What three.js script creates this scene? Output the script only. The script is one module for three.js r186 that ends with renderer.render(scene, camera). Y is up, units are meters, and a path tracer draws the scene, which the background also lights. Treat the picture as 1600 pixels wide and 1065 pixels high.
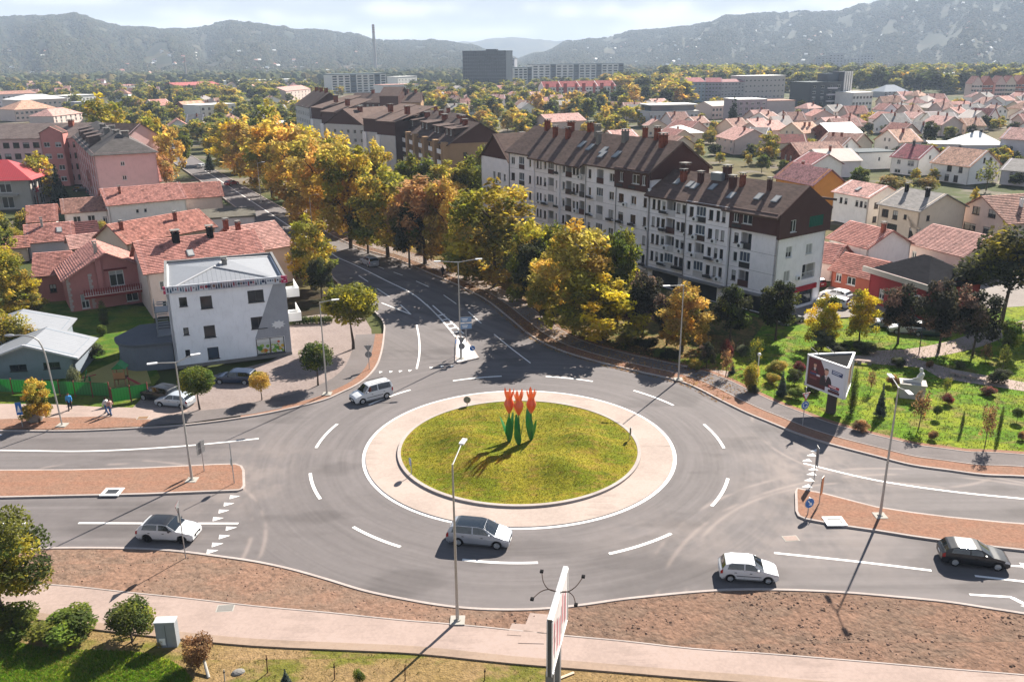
import * as THREE from 'three';
import { mergeGeometries } from 'three/addons/utils/BufferGeometryUtils.js';
import { MarchingCubes } from 'three/addons/objects/MarchingCubes.js';

// ---------------------------------------------------------------- camera, sky, sun, exposure
const scene = new THREE.Scene();
const camera = new THREE.PerspectiveCamera(43.64, 1024 / 681, 0.5, 20000);
camera.position.set(-0.55, 33, 69.01);                       // a drone 33 m above the road, roundabout centre at the origin
camera.rotation.set(-0.32083, 0, -0.00825, 'YXZ');
const renderer = new THREE.WebGLRenderer({ antialias: true });
renderer.setSize(1024, 681);
renderer.toneMapping = THREE.LinearToneMapping;
renderer.toneMappingExposure = 3.3;
renderer.shadowMap.enabled = true;
const SUN = new THREE.Vector3(Math.sin(0.57) * Math.cos(0.645), Math.sin(0.645), -Math.cos(0.57) * Math.cos(0.645));
const sun = new THREE.DirectionalLight(new THREE.Color(1, 0.93, 0.83), 4.8);
sun.position.copy(SUN).multiplyScalar(400);
sun.castShadow = true;
Object.assign(sun.shadow.camera, { left: -260, right: 260, top: 260, bottom: -260, near: 10, far: 900 });
sun.shadow.mapSize.set(4096, 4096);
scene.add(sun, sun.target);
scene.fog = new THREE.FogExp2(new THREE.Color(0.64, 0.78, 0.98), 0.00015);

// ---------------------------------------------------------------- random numbers and noise
const { lerp, clamp, smoothstep } = THREE.MathUtils;
function mulberry(a) { return () => { a = (a + 0x6d2b79f5) | 0; let t = Math.imul(a ^ (a >>> 15), 1 | a); t = (t + Math.imul(t ^ (t >>> 7), 61 | t)) ^ t; return ((t ^ (t >>> 14)) >>> 0) / 4294967296; }; }
const rnd = mulberry(20231);
const rr = (a, b, r = rnd) => a + (b - a) * r();
const pick = (list, r = rnd) => list[Math.floor(r() * list.length)];
function hash2(x, y, s) { let h = Math.imul(x | 0, 374761393) + Math.imul(y | 0, 668265263) + Math.imul(s | 0, 1274126177); h = Math.imul(h ^ (h >>> 13), 1274126177); return ((h ^ (h >>> 16)) >>> 0) / 4294967296; }
function vnoise(x, y, s = 0, per = 0) {                        // value noise, repeating every per cells when per is set
  const ix = Math.floor(x), iy = Math.floor(y), fx = x - ix, fy = y - iy, w = (k) => (per ? ((k % per) + per) % per : k);
  const u = fx * fx * (3 - 2 * fx), v = fy * fy * (3 - 2 * fy), a = w(ix), b = w(ix + 1), c = w(iy), d = w(iy + 1);
  return lerp(lerp(hash2(a, c, s), hash2(b, c, s), u), lerp(hash2(a, d, s), hash2(b, d, s), u), v);
}
function fbm(x, y, s = 0, oct = 4, per = 0) { let a = 0.5, t = 0, n = 0; for (let i = 0; i < oct; i++) { t += a * vnoise(x, y, s + i * 17, per); n += a; a *= 0.5; x *= 2; y *= 2; per *= 2; } return t / n; }

// sky: pale blue autumn haze with thin cloud streaks, computed for every direction
{
  const W = 1024, H = 512, data = new Float32Array(W * H * 4);
  for (let j = 0; j < H; j++) for (let i = 0; i < W; i++) {
    const up = ((j + 0.5) / H - 0.5) * Math.PI, az = ((i + 0.5) / W) * 2 * Math.PI, e = Math.max(0, Math.sin(up));
    const t = 1 - Math.exp(-e * 4.4);
    let c = [lerp(1.24, 0.16, t), lerp(1.29, 0.32, t), lerp(1.33, 0.64, t)];
    const px = Math.cos(az) / (e + 0.12), pz = Math.sin(az) / (e + 0.12);
    const n = fbm(px * 1.3 + 3, pz * 1.3 + 9, 5, 5), m = fbm(az * 11 + 40, up * 120, 9, 5);
    const k = clamp(smoothstep(n, 0.5, 0.78) * 0.5 + smoothstep(m, 0.52, 0.68) * smoothstep(e, 0.012, 0.03) * (1 - smoothstep(e, 0.3, 0.6)), 0, 1);
    const w = 0.9 + 1.1 * (1 - smoothstep(e, 0.03, 0.3)); c = [lerp(c[0], w, k), lerp(c[1], w * 0.985, k), lerp(c[2], w * 0.96, k)];
    const o = (j * W + i) * 4; data[o] = c[0]; data[o + 1] = c[1]; data[o + 2] = c[2]; data[o + 3] = 1;
  }
  const sky = new THREE.DataTexture(data, W, H, THREE.RGBAFormat, THREE.FloatType);
  sky.mapping = THREE.EquirectangularReflectionMapping; sky.magFilter = THREE.LinearFilter; sky.needsUpdate = true;
  scene.background = sky; scene.environment = sky;
  scene.environmentIntensity = 0.2; scene.backgroundIntensity = 0.2;
}

// ---------------------------------------------------------------- naming
const used = new Map();
function numbered(name) { const k = used.get(name) ?? 0; used.set(name, k + 1); return k ? name + '_' + String(k).padStart(3, '0') : name; }
function tag(o, label, category, group, kind) {
  if (label) o.userData.label = label;
  if (category) o.userData.category = category;
  if (group) o.userData.group = group;
  if (kind) o.userData.kind = kind;
  return o;
}
function thing(name, label, category, [x, z], turn = 0, group, y = 0) {
  const o = new THREE.Group(); o.name = numbered(name); o.position.set(x, y, z); o.rotation.y = turn; scene.add(o);
  return tag(o, label, category, group);
}
function mesh(name, geometry, material, parent = scene) {
  const o = new THREE.Mesh(geometry, material); o.name = parent === scene ? numbered(name) : name; o.castShadow = o.receiveShadow = true; parent.add(o); return o;
}
function copyOf(src, name, [x, z], turn, sx, sy, sz, label, group) {
  const c = src.clone(); c.name = numbered(name); c.position.set(x, 0, z); c.rotation.y = turn; c.scale.set(sx, sy, sz); scene.add(c);
  c.userData = { ...src.userData }; return tag(c, label, null, group);
}
const turnOf = (A, B) => -Math.atan2(B[1] - A[1], B[0] - A[0]);
const dist = (A, B) => Math.hypot(B[0] - A[0], B[1] - A[1]);

// ---------------------------------------------------------------- geometry helpers
function boxUV(g) {                                            // uv in metres from the plane a face lies closest to
  if (g.index) g = g.toNonIndexed();
  g.computeVertexNormals();
  const p = g.attributes.position, n = g.attributes.normal, uv = new Float32Array(p.count * 2);
  for (let i = 0; i < p.count; i++) {
    const nx = n.getX(i), ny = n.getY(i), nz = n.getZ(i);
    if (Math.abs(ny) > 0.75) { uv[2 * i] = p.getX(i); uv[2 * i + 1] = p.getZ(i); }
    else if (Math.abs(nx) > Math.abs(nz)) { uv[2 * i] = p.getZ(i); uv[2 * i + 1] = p.getY(i); }
    else { uv[2 * i] = p.getX(i); uv[2 * i + 1] = p.getY(i); }
  }
  g.setAttribute('uv', new THREE.BufferAttribute(uv, 2));
  for (const k of Object.keys(g.attributes)) if (!['position', 'normal', 'uv'].includes(k)) g.deleteAttribute(k);
  return g;
}
class MB {                                                     // collects triangles into one flat-shaded geometry
  constructor() { this.p = []; this.extra = []; }
  tri(a, b, c) { this.p.push(...a, ...b, ...c); return this; }
  quad(a, b, c, d) { return this.tri(a, b, c).tri(a, c, d); }
  box(x, y, z, w, h, d, turn = 0, tilt = 0) {                  // centre of the base, size
    const g = new THREE.BoxGeometry(w, h, d).translate(0, h / 2, 0); if (tilt) g.rotateZ(tilt); if (turn) g.rotateY(turn); g.translate(x, y, z); return this.add(g);
  }
  add(g) { const q = g.index ? g.toNonIndexed() : g; const a = q.attributes.position.array; for (let i = 0; i < a.length; i++) this.p.push(a[i]); return this; }
  bar(a, b, r, r2 = r, n = 6) {
    const A = new THREE.Vector3(...a), B = new THREE.Vector3(...b), L = A.distanceTo(B);
    const g = new THREE.CylinderGeometry(r2, r, L, n).translate(0, L / 2, 0);
    g.applyQuaternion(new THREE.Quaternion().setFromUnitVectors(new THREE.Vector3(0, 1, 0), B.sub(A).normalize())); g.translate(...a); return this.add(g);
  }
  prism(poly, y0, y1) {                                        // poly of [x, z]
    const s = new THREE.Shape(poly.map(([x, z]) => new THREE.Vector2(x, -z)));
    const g = new THREE.ExtrudeGeometry(s, { depth: y1 - y0, bevelEnabled: false }).rotateX(-Math.PI / 2).translate(0, y0, 0); return this.add(g);
  }
  geo() { const g = new THREE.BufferGeometry(); g.setAttribute('position', new THREE.Float32BufferAttribute(this.p, 3)); return boxUV(g); }
  build(name, mat, parent) { return mesh(name, this.geo(), mat, parent); }
}
function smooth(pts, closed = false, per = 6) {                // Catmull-Rom through [x, z] points
  const c = new THREE.CatmullRomCurve3(pts.map(([x, z]) => new THREE.Vector3(x, 0, z)), closed, 'centripetal');
  return c.getPoints((pts.length - (closed ? 0 : 1)) * per).map((v) => [v.x, v.z]);
}
function offset(line, d) {                                     // d > 0 shifts to the right-hand side of the direction of travel (seen from above)
  return line.map((p, i) => {
    const a = line[Math.max(0, i - 1)], b = line[Math.min(line.length - 1, i + 1)], L = dist(a, b) || 1;
    return [p[0] - ((b[1] - a[1]) / L) * d, p[1] + ((b[0] - a[0]) / L) * d];
  });
}
function sheetGeo(poly, y) {                                   // flat polygon with uv in metres
  const s = new THREE.Shape(poly.map(([x, z]) => new THREE.Vector2(x, -z)));
  const g = new THREE.ShapeGeometry(s).rotateX(-Math.PI / 2).translate(0, y, 0); return boxUV(g);
}
function ribbonGeo(line, w, y0, y1) {                          // a band of width w centred on the line, with sides down to y0
  const L = offset(line, -w / 2), R = offset(line, w / 2), m = new MB();
  for (let i = 0; i < line.length - 1; i++) {
    const a = L[i], b = L[i + 1], c = R[i + 1], d = R[i];
    m.quad([a[0], y1, a[1]], [d[0], y1, d[1]], [c[0], y1, c[1]], [b[0], y1, b[1]]);
    if (y0 < y1) { m.quad([d[0], y0, d[1]], [c[0], y0, c[1]], [c[0], y1, c[1]], [d[0], y1, d[1]]); m.quad([a[0], y1, a[1]], [b[0], y1, b[1]], [b[0], y0, b[1]], [a[0], y0, a[1]]); }
  }
  return m.geo();
}
const between = (a, b) => [...a, ...[...b].reverse()];
function arc(r, a0, a1, n = 48) { return Array.from({ length: n + 1 }, (_, i) => { const a = lerp(a0, a1, i / n); return [r * Math.cos(a), r * Math.sin(a)]; }); }

// ---------------------------------------------------------------- textures and materials
const toS = (c) => Math.round(255 * clamp(c <= 0.0031308 ? c * 12.92 : 1.055 * Math.pow(c, 1 / 2.4) - 0.055, 0, 1));
function tex(w, h, metres, fn, metresV = metres) {             // fn(u, v) in 0..1 gives a linear colour
  const d = new Uint8Array(w * h * 4);
  for (let j = 0; j < h; j++) for (let i = 0; i < w; i++) { const c = fn((i + 0.5) / w, (j + 0.5) / h), o = (j * w + i) * 4; d[o] = toS(c[0]); d[o + 1] = toS(c[1]); d[o + 2] = toS(c[2]); d[o + 3] = 255; }
  const t = new THREE.DataTexture(d, w, h); t.wrapS = t.wrapT = THREE.RepeatWrapping; t.magFilter = THREE.LinearFilter; t.minFilter = THREE.LinearMipmapLinearFilter; t.colorSpace = THREE.SRGBColorSpace;
  t.repeat.set(1 / metres, 1 / metresV); t.needsUpdate = true; return t;
}
function bumpTex(w, metres, fn) { const t = tex(w, w, metres, (u, v) => { const k = fn(u, v); return [k, k, k]; }); t.colorSpace = THREE.NoColorSpace; return t; }
const mix3 = (a, b, t) => [lerp(a[0], b[0], t), lerp(a[1], b[1], t), lerp(a[2], b[2], t)];
const mul3 = (a, k) => [a[0] * k, a[1] * k, a[2] * k];
const col = (r, g, b) => new THREE.Color().setRGB(r, g, b);
const std = (c, o = {}) => new THREE.MeshPhysicalMaterial({ color: Array.isArray(c) ? col(...c) : c, roughness: 0.85, specularIntensity: (o.roughness ?? 0.85) > 0.7 ? 0.22 : 0.7, side: THREE.DoubleSide, ...o });

const plasterTex = tex(512, 512, 6, (u, v) => { const a = fbm(u * 6, v * 6, 3, 5, 6), b = fbm(u * 40, v * 10, 8, 3, 40), k = 0.88 + 0.16 * a - 0.06 * smoothstep(b, 0.55, 0.8); return [k, k, k * 0.985]; });
const fineTex = tex(256, 256, 1.5, (u, v) => { const k = 0.82 + 0.3 * fbm(u * 32, v * 32, 21, 3, 32); return [k, k, k]; });
const tileTex = tex(512, 512, 4.8, (u, v) => {                  // clay tiles 0.3 m wide, 0.34 m courses: tone of each tile and moss
  const cx = Math.floor(u * 16), cy = Math.floor(v * 14), h = hash2(cx, cy, 7), m = fbm(u * 5, v * 5, 31, 4, 5), e = Math.abs((u * 16) % 1 - 0.5) * 2;
  let k = 0.62 + 0.62 * h * h + 0.12 * h; k *= 1 - 0.28 * smoothstep(e, 0.72, 1); k *= 1 - 0.42 * smoothstep(m, 0.52, 0.75);
  return [k, k * lerp(1.02, 0.97, h), k * lerp(1.04, 0.96, h)];
});
const shingleTex = tex(512, 512, 6, (u, v) => {
  const row = Math.floor(v * 24), cx = Math.floor(u * 12 + (row % 2) * 0.5), h = hash2(cx, row, 4), m = fbm(u * 4, v * 9, 12, 5, 4);
  const k = 0.66 + 0.26 * h + 0.5 * (m - 0.4) ; return [k, k * 0.985, k * 0.97];
});
const plasterMats = new Map();
const plaster = (r, g, b) => { const k = [r, g, b].join(); if (!plasterMats.has(k)) plasterMats.set(k, std([r, g, b], { map: plasterTex, roughness: 0.92 })); return plasterMats.get(k); };
const tileMats = new Map();
const tiles = (r, g, b) => { const k = [r, g, b].join(); if (!tileMats.has(k)) tileMats.set(k, std([r, g, b], { map: tileTex, roughness: 0.85 })); return tileMats.get(k); };
const M = {
  glass: new THREE.MeshPhysicalMaterial({ color: col(0.018, 0.022, 0.028), roughness: 0.08, metalness: 0, specularIntensity: 1, side: THREE.DoubleSide }),
  glassBlue: new THREE.MeshPhysicalMaterial({ color: col(0.06, 0.08, 0.11), roughness: 0.12, side: THREE.DoubleSide }),
  curtain: std([0.34, 0.34, 0.33]),
  whiteFrame: std([0.62, 0.62, 0.60], { roughness: 0.5 }),
  brownFrame: std([0.055, 0.03, 0.022], { roughness: 0.6 }),
  darkFrame: std([0.03, 0.032, 0.036], { roughness: 0.5 }),
  galv: std([0.36, 0.37, 0.38], { roughness: 0.45, metalness: 0.55, map: fineTex }),
  steelWhite: std([0.6, 0.6, 0.6], { roughness: 0.5 }),
  black: std([0.012, 0.012, 0.013], { roughness: 0.95, specularIntensity: 0.08 }),
  rubber: std([0.016, 0.016, 0.017], { roughness: 0.9 }),
  concrete: std([0.34, 0.32, 0.29], { map: plasterTex, roughness: 0.95 }),
  concreteDark: std([0.20, 0.19, 0.18], { map: plasterTex, roughness: 0.95 }),
  brick: std([0.22, 0.07, 0.045], { map: tileTex }),
  brownClad: std([0.085, 0.043, 0.038], { map: plasterTex, roughness: 0.8 }),
  shingle: std([0.135, 0.092, 0.078], { map: shingleTex, roughness: 0.95 }),
  shingleDark: std([0.095, 0.064, 0.056], { map: shingleTex, roughness: 0.95 }),
  wood: std([0.11, 0.055, 0.03], { map: plasterTex }),
  bark: std([0.075, 0.058, 0.045], { map: fineTex, roughness: 1 }),
  barkPale: std([0.16, 0.14, 0.11], { map: fineTex, roughness: 1 }),
  white: std([0.7, 0.7, 0.69], { roughness: 0.6 }),
  greyMetal: std([0.20, 0.215, 0.235], { roughness: 0.45, metalness: 0.3, map: plasterTex }),
};

// ================================================================ THE SETTING: ground, roads, kerbs, verges, hills
const struct = (name, g, m) => tag(mesh(name, g, m), null, null, null, 'structure');
const grassTone = (u, v, seed, f = 1) => {                      // mown autumn grass: green to straw
  const a = fbm(u * 5 * f, v * 9 * f, seed, 5, 5 * f), b = fbm(u * 60, v * 60, seed + 3, 3, 60), c = fbm(u * 14, v * 40, seed + 8, 3, 14);
  let k = mix3([0.050, 0.082, 0.008], [0.115, 0.108, 0.016], smoothstep(a, 0.34, 0.66));
  k = mix3(k, [0.130, 0.090, 0.036], smoothstep(c, 0.60, 0.85) * 0.6); return mul3(k, 0.62 + 0.72 * b);
};
const islandTex = tex(1024, 1024, 11, (u, v) => { const a = fbm(u * 4, v * 7, 91, 5, 4), b = fbm(u * 90, v * 90, 92, 3, 90), c = fbm(u * 10, v * 44, 93, 4, 10); let k = mix3([0.108, 0.125, 0.005], [0.185, 0.158, 0.012], smoothstep(a, 0.32, 0.68)); k = mix3(k, [0.20, 0.115, 0.030], smoothstep(c, 0.55, 0.78) * 0.6); k = mix3(k, [0.060, 0.080, 0.005], smoothstep(fbm(u * 24, v * 30, 94, 3, 24), 0.58, 0.75) * 0.45); return mul3(k, 0.62 + 0.76 * b); });
const lawnTex = tex(1024, 1024, 14, (u, v) => { const k = grassTone(u, v, 55); return [k[0] * 0.86, k[1] * 1.16, k[2] * 0.9]; });
const parkTex = tex(1024, 1024, 16, (u, v) => { const a = fbm(u * 5, v * 8, 71, 5, 5), b = fbm(u * 70, v * 70, 72, 3, 70); let k = mix3([0.076, 0.146, 0.005], [0.150, 0.180, 0.010], smoothstep(a, 0.34, 0.66)); k = mix3(k, [0.155, 0.125, 0.035], smoothstep(fbm(u * 9, v * 12, 74, 4, 9), 0.55, 0.75) * 0.8); k = mix3(k, [0.030, 0.050, 0.006], smoothstep(fbm(u * 22, v * 22, 75, 3, 22), 0.56, 0.72) * 0.5); return mul3(k, 0.42 + 1.1 * b); });
const dryTex = tex(1024, 1024, 14, (u, v) => {                  // thin dry grass over clay
  const a = fbm(u * 6, v * 8, 81, 5, 6), b = fbm(u * 80, v * 80, 82, 3, 80); let k = mix3([0.215, 0.140, 0.075], [0.17, 0.118, 0.042], a); k = mix3(k, [0.088, 0.096, 0.012], smoothstep(fbm(u * 7, v * 11, 84, 5, 7), 0.47, 0.68) * 0.85); return mul3(k, 0.6 + 0.8 * b);
});
const soilTex = tex(1024, 1024, 9, (u, v) => { const a = fbm(u * 5, v * 9, 41, 5, 5), b = fbm(u * 64, v * 64, 42, 4, 64), c = fbm(u * 22, v * 30, 43, 3, 22); let k = mix3([0.200, 0.120, 0.084], [0.165, 0.110, 0.080], smoothstep(a, 0.3, 0.7)); k = mix3(k, [0.095, 0.062, 0.046], smoothstep(c, 0.56, 0.78) * 0.5); return mul3(k, 0.66 + 0.68 * b); });
const soilBump = bumpTex(1024, 9, (u, v) => 0.5 * fbm(u * 40, v * 40, 44, 4, 40) + 0.5 * fbm(u * 12, v * 16, 45, 3, 12));
const grassBump = bumpTex(512, 5, (u, v) => fbm(u * 60, v * 60, 46, 3, 60));
const redSoilTex = tex(512, 512, 6, (u, v) => { const a = fbm(u * 4, v * 6, 47, 5, 4), b = fbm(u * 50, v * 50, 48, 4, 50); return mul3(mix3([0.225, 0.112, 0.074], [0.190, 0.118, 0.084], a), 0.7 + 0.6 * b); });
const pavingTex = tex(1024, 1024, 10, (u, v) => { const a = fbm(u * 4, v * 4, 61, 5, 4), b = fbm(u * 64, v * 64, 62, 3, 64), s = fbm(u * 3, v * 26, 63, 4, 3); const k = (0.80 + 0.32 * a) * (0.88 + 0.22 * b) * (1 - 0.12 * smoothstep(s, 0.55, 0.75)); return [k, k * 0.985, k * 0.97]; });
const paverTex = tex(1024, 1024, 4, (u, v) => {                 // interlocking pavers, 0.2 m by 0.1 m
  const row = Math.floor(v * 40), x = u * 20 + (row % 2) * 0.5, cx = Math.floor(x), h = hash2(((cx % 20) + 20) % 20, row, 5), e = Math.max(smoothstep(Math.abs(x - cx - 0.5), 0.42, 0.5), smoothstep(Math.abs(v * 40 - row - 0.5), 0.36, 0.5));
  const k = (0.8 + 0.28 * h) * (1 - 0.35 * e) * (0.86 + 0.28 * fbm(u * 3, v * 3, 66, 4, 3)); return [k, k * 0.975, k * 0.95];
});
const asphaltTone = (x, z) => {
  const r = Math.hypot(x, z), a = Math.atan2(z, x);
  let k = 0.92 + 0.16 * fbm(x * 0.09 + 50, z * 0.09 + 50, 101, 4) + 0.12 * (fbm(x * 3.1, z * 3.1, 103, 3) - 0.5);
  const ring = smoothstep(r, 12, 14) * (1 - smoothstep(r, 23, 27));
  const along = z < -24 ? fbm((x * 0.8 - z * 0.55) * 1.7, (x * 0.5 + z * 0.8) * 0.05, 107, 4) : fbm(x * 0.045 + 20, z * 1.5, 108, 4);
  const around = fbm(r * 1.6, a * 3 + 30, 105, 4) * 0.6 + fbm(r * 5.5, a * 4 + 70, 106, 3) * 0.4;
  k *= 1 + lerp(along - 0.5, around - 0.5, ring) * 0.50;
  const west = Math.exp(-(((x + 23) / 5) ** 2 + ((z - 5) / 7) ** 2)), east = Math.exp(-(((x - 24) / 5) ** 2 + ((z - 6) / 9) ** 2)), se = Math.exp(-(((x - 15) / 9) ** 2 + ((z - 15) / 4) ** 2));
  const dust = (west * 0.75 + east * 1.1 + se * 0.5) * smoothstep(fbm(x * 0.5 + 9, z * 0.5 + 3, 111, 4) * 0.7 + fbm(x * 2.3, z * 1.2, 112, 3) * 0.3, 0.30, 0.72);
  let track = 0;                                                // pale wheel tracks of trucks that crossed from the building site
  for (const [cx, cz, R] of [[30, 27.5, 23], [31, 29, 23.4], [28, 24.5, 17.6], [-34, 17, 14.5], [-34.5, 18, 16.2], [33, -3, 11]]) { const d = Math.abs(Math.hypot(x - cx, z - cz) - R); track += Math.exp(-((d / 0.17) ** 2)) * smoothstep(fbm(x * 0.3 + R, z * 0.3, 113, 3), 0.42, 0.62); }
  if (r < 14.4 || (x > 30 && z > 12)) track *= 0.25;
  let c = [0.130 * k, 0.1165 * k, 0.115 * k];
  c = mix3(c, [0.29, 0.24, 0.215], clamp(dust * 0.46, 0, 0.6)); c = mix3(c, [0.33, 0.27, 0.24], clamp(track * 0.36, 0, 0.45));
  const dark = smoothstep(fbm(x * 0.13 + 7, z * 0.3 + 7, 115, 4), 0.56, 0.74) * 0.22; return mul3(c, 1 - dark);
};
const roadTex = tex(2048, 2048, 128, (u, v) => asphaltTone(u * 128 - 64, v * 128 - 98));
roadTex.offset.set(0.5, 98 / 128);
Object.assign(M, {
  asphalt: std([1, 1, 1], { map: roadTex, roughness: 0.82, bumpMap: bumpTex(256, 1.2, (u, v) => fbm(u * 60, v * 60, 120, 2, 60)), bumpScale: 0.003 }),
  walk: std([0.140, 0.124, 0.122], { map: pavingTex, roughness: 0.9 }),
  pale: std([0.315, 0.245, 0.216], { map: pavingTex, roughness: 0.92 }),
  apron: std([0.35, 0.288, 0.254], { map: pavingTex, roughness: 0.9 }),
  paver: std([0.235, 0.192, 0.180], { map: paverTex, roughness: 0.92 }),
  kerb: std([0.36, 0.315, 0.295], { map: pavingTex, roughness: 0.9 }),
  paint: std([0.70, 0.68, 0.66], { roughness: 0.7, map: fineTex }),
  soil: std([1, 1, 1], { map: soilTex, bumpMap: soilBump, bumpScale: 0.14, roughness: 1 }),
  redSoil: std([1, 1, 1], { map: redSoilTex, bumpMap: soilBump, bumpScale: 0.08, roughness: 1 }),
  island: std([1, 1, 1], { map: islandTex, bumpMap: grassBump, bumpScale: 0.06, roughness: 1 }),
  lawn: std([1, 1, 1], { map: lawnTex, bumpMap: grassBump, bumpScale: 0.06, roughness: 1 }),
  park: std([1, 1, 1], { map: parkTex, bumpMap: grassBump, bumpScale: 0.05, roughness: 1 }),
  dry: std([1, 1, 1], { map: dryTex, bumpMap: grassBump, bumpScale: 0.06, roughness: 1 }),
});

// the ground: one sheet to the horizon
const baseTex = tex(1024, 1024, 240, (u, v) => { const a = fbm(u * 7, v * 7, 131, 5, 7), b = fbm(u * 60, v * 60, 132, 4, 60), c = fbm(u * 20, v * 20, 133, 4, 20); let k = mix3([0.045, 0.056, 0.016], [0.085, 0.070, 0.028], smoothstep(a, 0.35, 0.65)); k = mix3(k, [0.15, 0.125, 0.105], smoothstep(c, 0.58, 0.68) * 0.7); return mul3(k, 0.6 + 0.8 * b); });
{ const g = new THREE.PlaneGeometry(12000, 12000, 8, 8).rotateX(-Math.PI / 2).translate(0, -0.25, -2600); struct('ground', boxUV(g), std([1, 1, 1], { map: baseTex, roughness: 1 })); }

// kerb lines, traced in metres: outer edge south of the roundabout, its north-east side up the avenue, its north-west side
const southKerb = smooth([[-48.75, 16.41], [-41.64, 16.18], [-37.19, 16], [-32.09, 15.87], [-26.89, 16.07], [-24.15, 16.45], [-21.41, 17.06], [-18.41, 17.82], [-15.69, 18.79], [-12.96, 20.03], [-10.36, 21.29], [-7.91, 22.16], [-5.5, 22.87], [-3.2, 23.3], [-0.69, 23.46], [1.57, 23.36], [3.91, 23], [6.24, 22.49], [8.6, 22.11], [11.03, 21.77], [13.4, 21.55], [15.99, 21.55], [20.53, 21.9], [23.82, 22.43], [27.01, 23.04], [28.98, 23.63], [31.1, 24.28], [37.53, 26.4], [43.25, 28.64]], false, 4);
const eastKerb = smooth([...[[58.59, 10.78], [50.36, 8.48], [41.37, 6.36], [38.3, 6.01], [35.78, 5.12], [33.18, 4.13], [30.86, 2.39], [27.59, -0.25], [25.42, -2.61], [23.67, -5.12], [22.18, -7.29], [20.49, -10.42], [18.42, -14.51], [16.82, -16.43], [13.34, -19.06], [10.01, -21.63], [4.78, -26.89], [1.7, -32.4], [-0.53, -38.76], [-4.67, -49.95], [-8.92, -57.6], [-14.43, -66.22], [-21, -76.25], [-29.2, -86.09]], [-44, -112], [-66, -152], [-92, -200], [-150, -310], [-240, -480], [-340, -700]], false, 4);
const westKerb = smooth([[-352, -700], [-252, -480], [-162, -310], [-104, -205], [-80, -160], [-58, -118], [-45, -95], [-35, -77], [-27.6, -60], [-22.6, -49.6], ...[[-18.35, -41.33], [-17.14, -37.23], [-16.64, -33.41], [-15.98, -26.49], [-15.86, -21.41], [-16.33, -17.97], [-17.25, -15.32], [-18.44, -13.35], [-19.42, -11.84], [-20.96, -10.47], [-22.98, -9.1], [-25.6, -7.59], [-31.37, -5.56], [-35.44, -4.9], [-41.93, -4.3], [-48.8, -4.44], [-54.76, -4.34], [-66.53, -4]]], false, 4);
struct('road', sheetGeo([...southKerb, ...eastKerb, ...westKerb], 0), M.asphalt);
for (const k of [southKerb, eastKerb, westKerb]) struct('kerb', ribbonGeo(offset(k, 0.09), 0.2, -0.05, 0.13), M.kerb);

// roundabout: apron of pale concrete, its kerb, the grass mound
struct('roundabout_apron', ribbonGeo([...arc(12.15, 0, 2 * Math.PI, 128)], 2.75, -0.02, 0.07), M.apron);
struct('kerb', ribbonGeo(arc(10.62, 0, 2 * Math.PI, 128), 0.3, 0, 0.24), M.kerb);
struct('edge_line', ribbonGeo(arc(13.68, 0, 2 * Math.PI, 128), 0.30, 0.004, 0.012), M.paint);
const moundH = (x, z) => {
  const r = Math.hypot(x, z), e = 1 - smoothstep(r, 3, 10.5);
  const b = (cx, cz, s, h) => h * Math.exp(-(((x - cx) ** 2 + (z - cz) ** 2) / (s * s)));
  return 0.2 + e * 0.45 + (1 - smoothstep(r, 8, 10.5)) * (b(5.6, 0.2, 2.3, 0.95) + b(-5.4, -1.2, 2.4, 0.85) + b(4.6, -5.2, 2.2, 0.6) + b(3.6, 5, 2.3, 0.85) + b(-3.4, 4.6, 2.2, 0.7) + b(-2.5, -6.2, 2, 0.5)) + 0.07 * (fbm(x * 1.3 + 30, z * 1.3 + 30, 140, 4) - 0.5) * smoothstep(10.5 - r, 0, 1);
};
{
  const n = 44, k = 128, p = [], idx = [], uv = [];
  for (let i = 0; i <= n; i++) for (let j = 0; j < k; j++) { const r = (i / n) * 10.55, a = (j / k) * 2 * Math.PI, x = r * Math.cos(a), z = r * Math.sin(a); p.push(x, moundH(x, z), z); uv.push(x, z); }
  for (let i = 0; i < n; i++) for (let j = 0; j < k; j++) { const a = i * k + j, b = i * k + ((j + 1) % k), c = a + k, d = b + k; idx.push(a, b, c, b, d, c); }
  const g = new THREE.BufferGeometry(); g.setAttribute('position', new THREE.Float32BufferAttribute(p, 3)); g.setAttribute('uv', new THREE.Float32BufferAttribute(uv, 2)); g.setIndex(idx); g.computeVertexNormals();
  struct('grass_mound', g, M.island);
}
// painted lane dashes round the roundabout and lines of the four arms
const line = (pts, w = 0.22) => struct('lane_marking', ribbonGeo(pts.length > 2 ? smooth(pts, false, 5) : pts, w, 0.004, 0.009), M.paint);
for (const [a, b] of [[181.2, 198.1], [165.6, 150.5], [133.3, 118.3], [103.1, 86.5], [70.3, 53], [35.6, 19.5], [1.1, -15.4], [-31.5, -48.3], [-63.6, -80.2], [-95.4, -112.5], [-128.3, -145.6]])
  line(arc(18.2, a * Math.PI / 180, b * Math.PI / 180, 10), 0.26);
line([[-53.43, -0.47], [-46.52, -0.42], [-38.29, -0.12], [-30.54, -0.96], [-23.92, -2.46]]); line([[-33.37, 12.36], [-27.14, 12.5], [-21.23, 12.61]]); line([[-42.23, 12.22], [-37.36, 12.3]]);
line([[24.27, 3.43], [25.52, 4.31], [29.15, 6.59], [34.12, 8.52], [39.37, 9.86], [47.93, 11.88]]); line([[17.69, 17.2], [22.66, 18.27], [27.63, 19.5]]); line([[30.21, 20.17], [35.28, 21.36]]);
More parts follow.
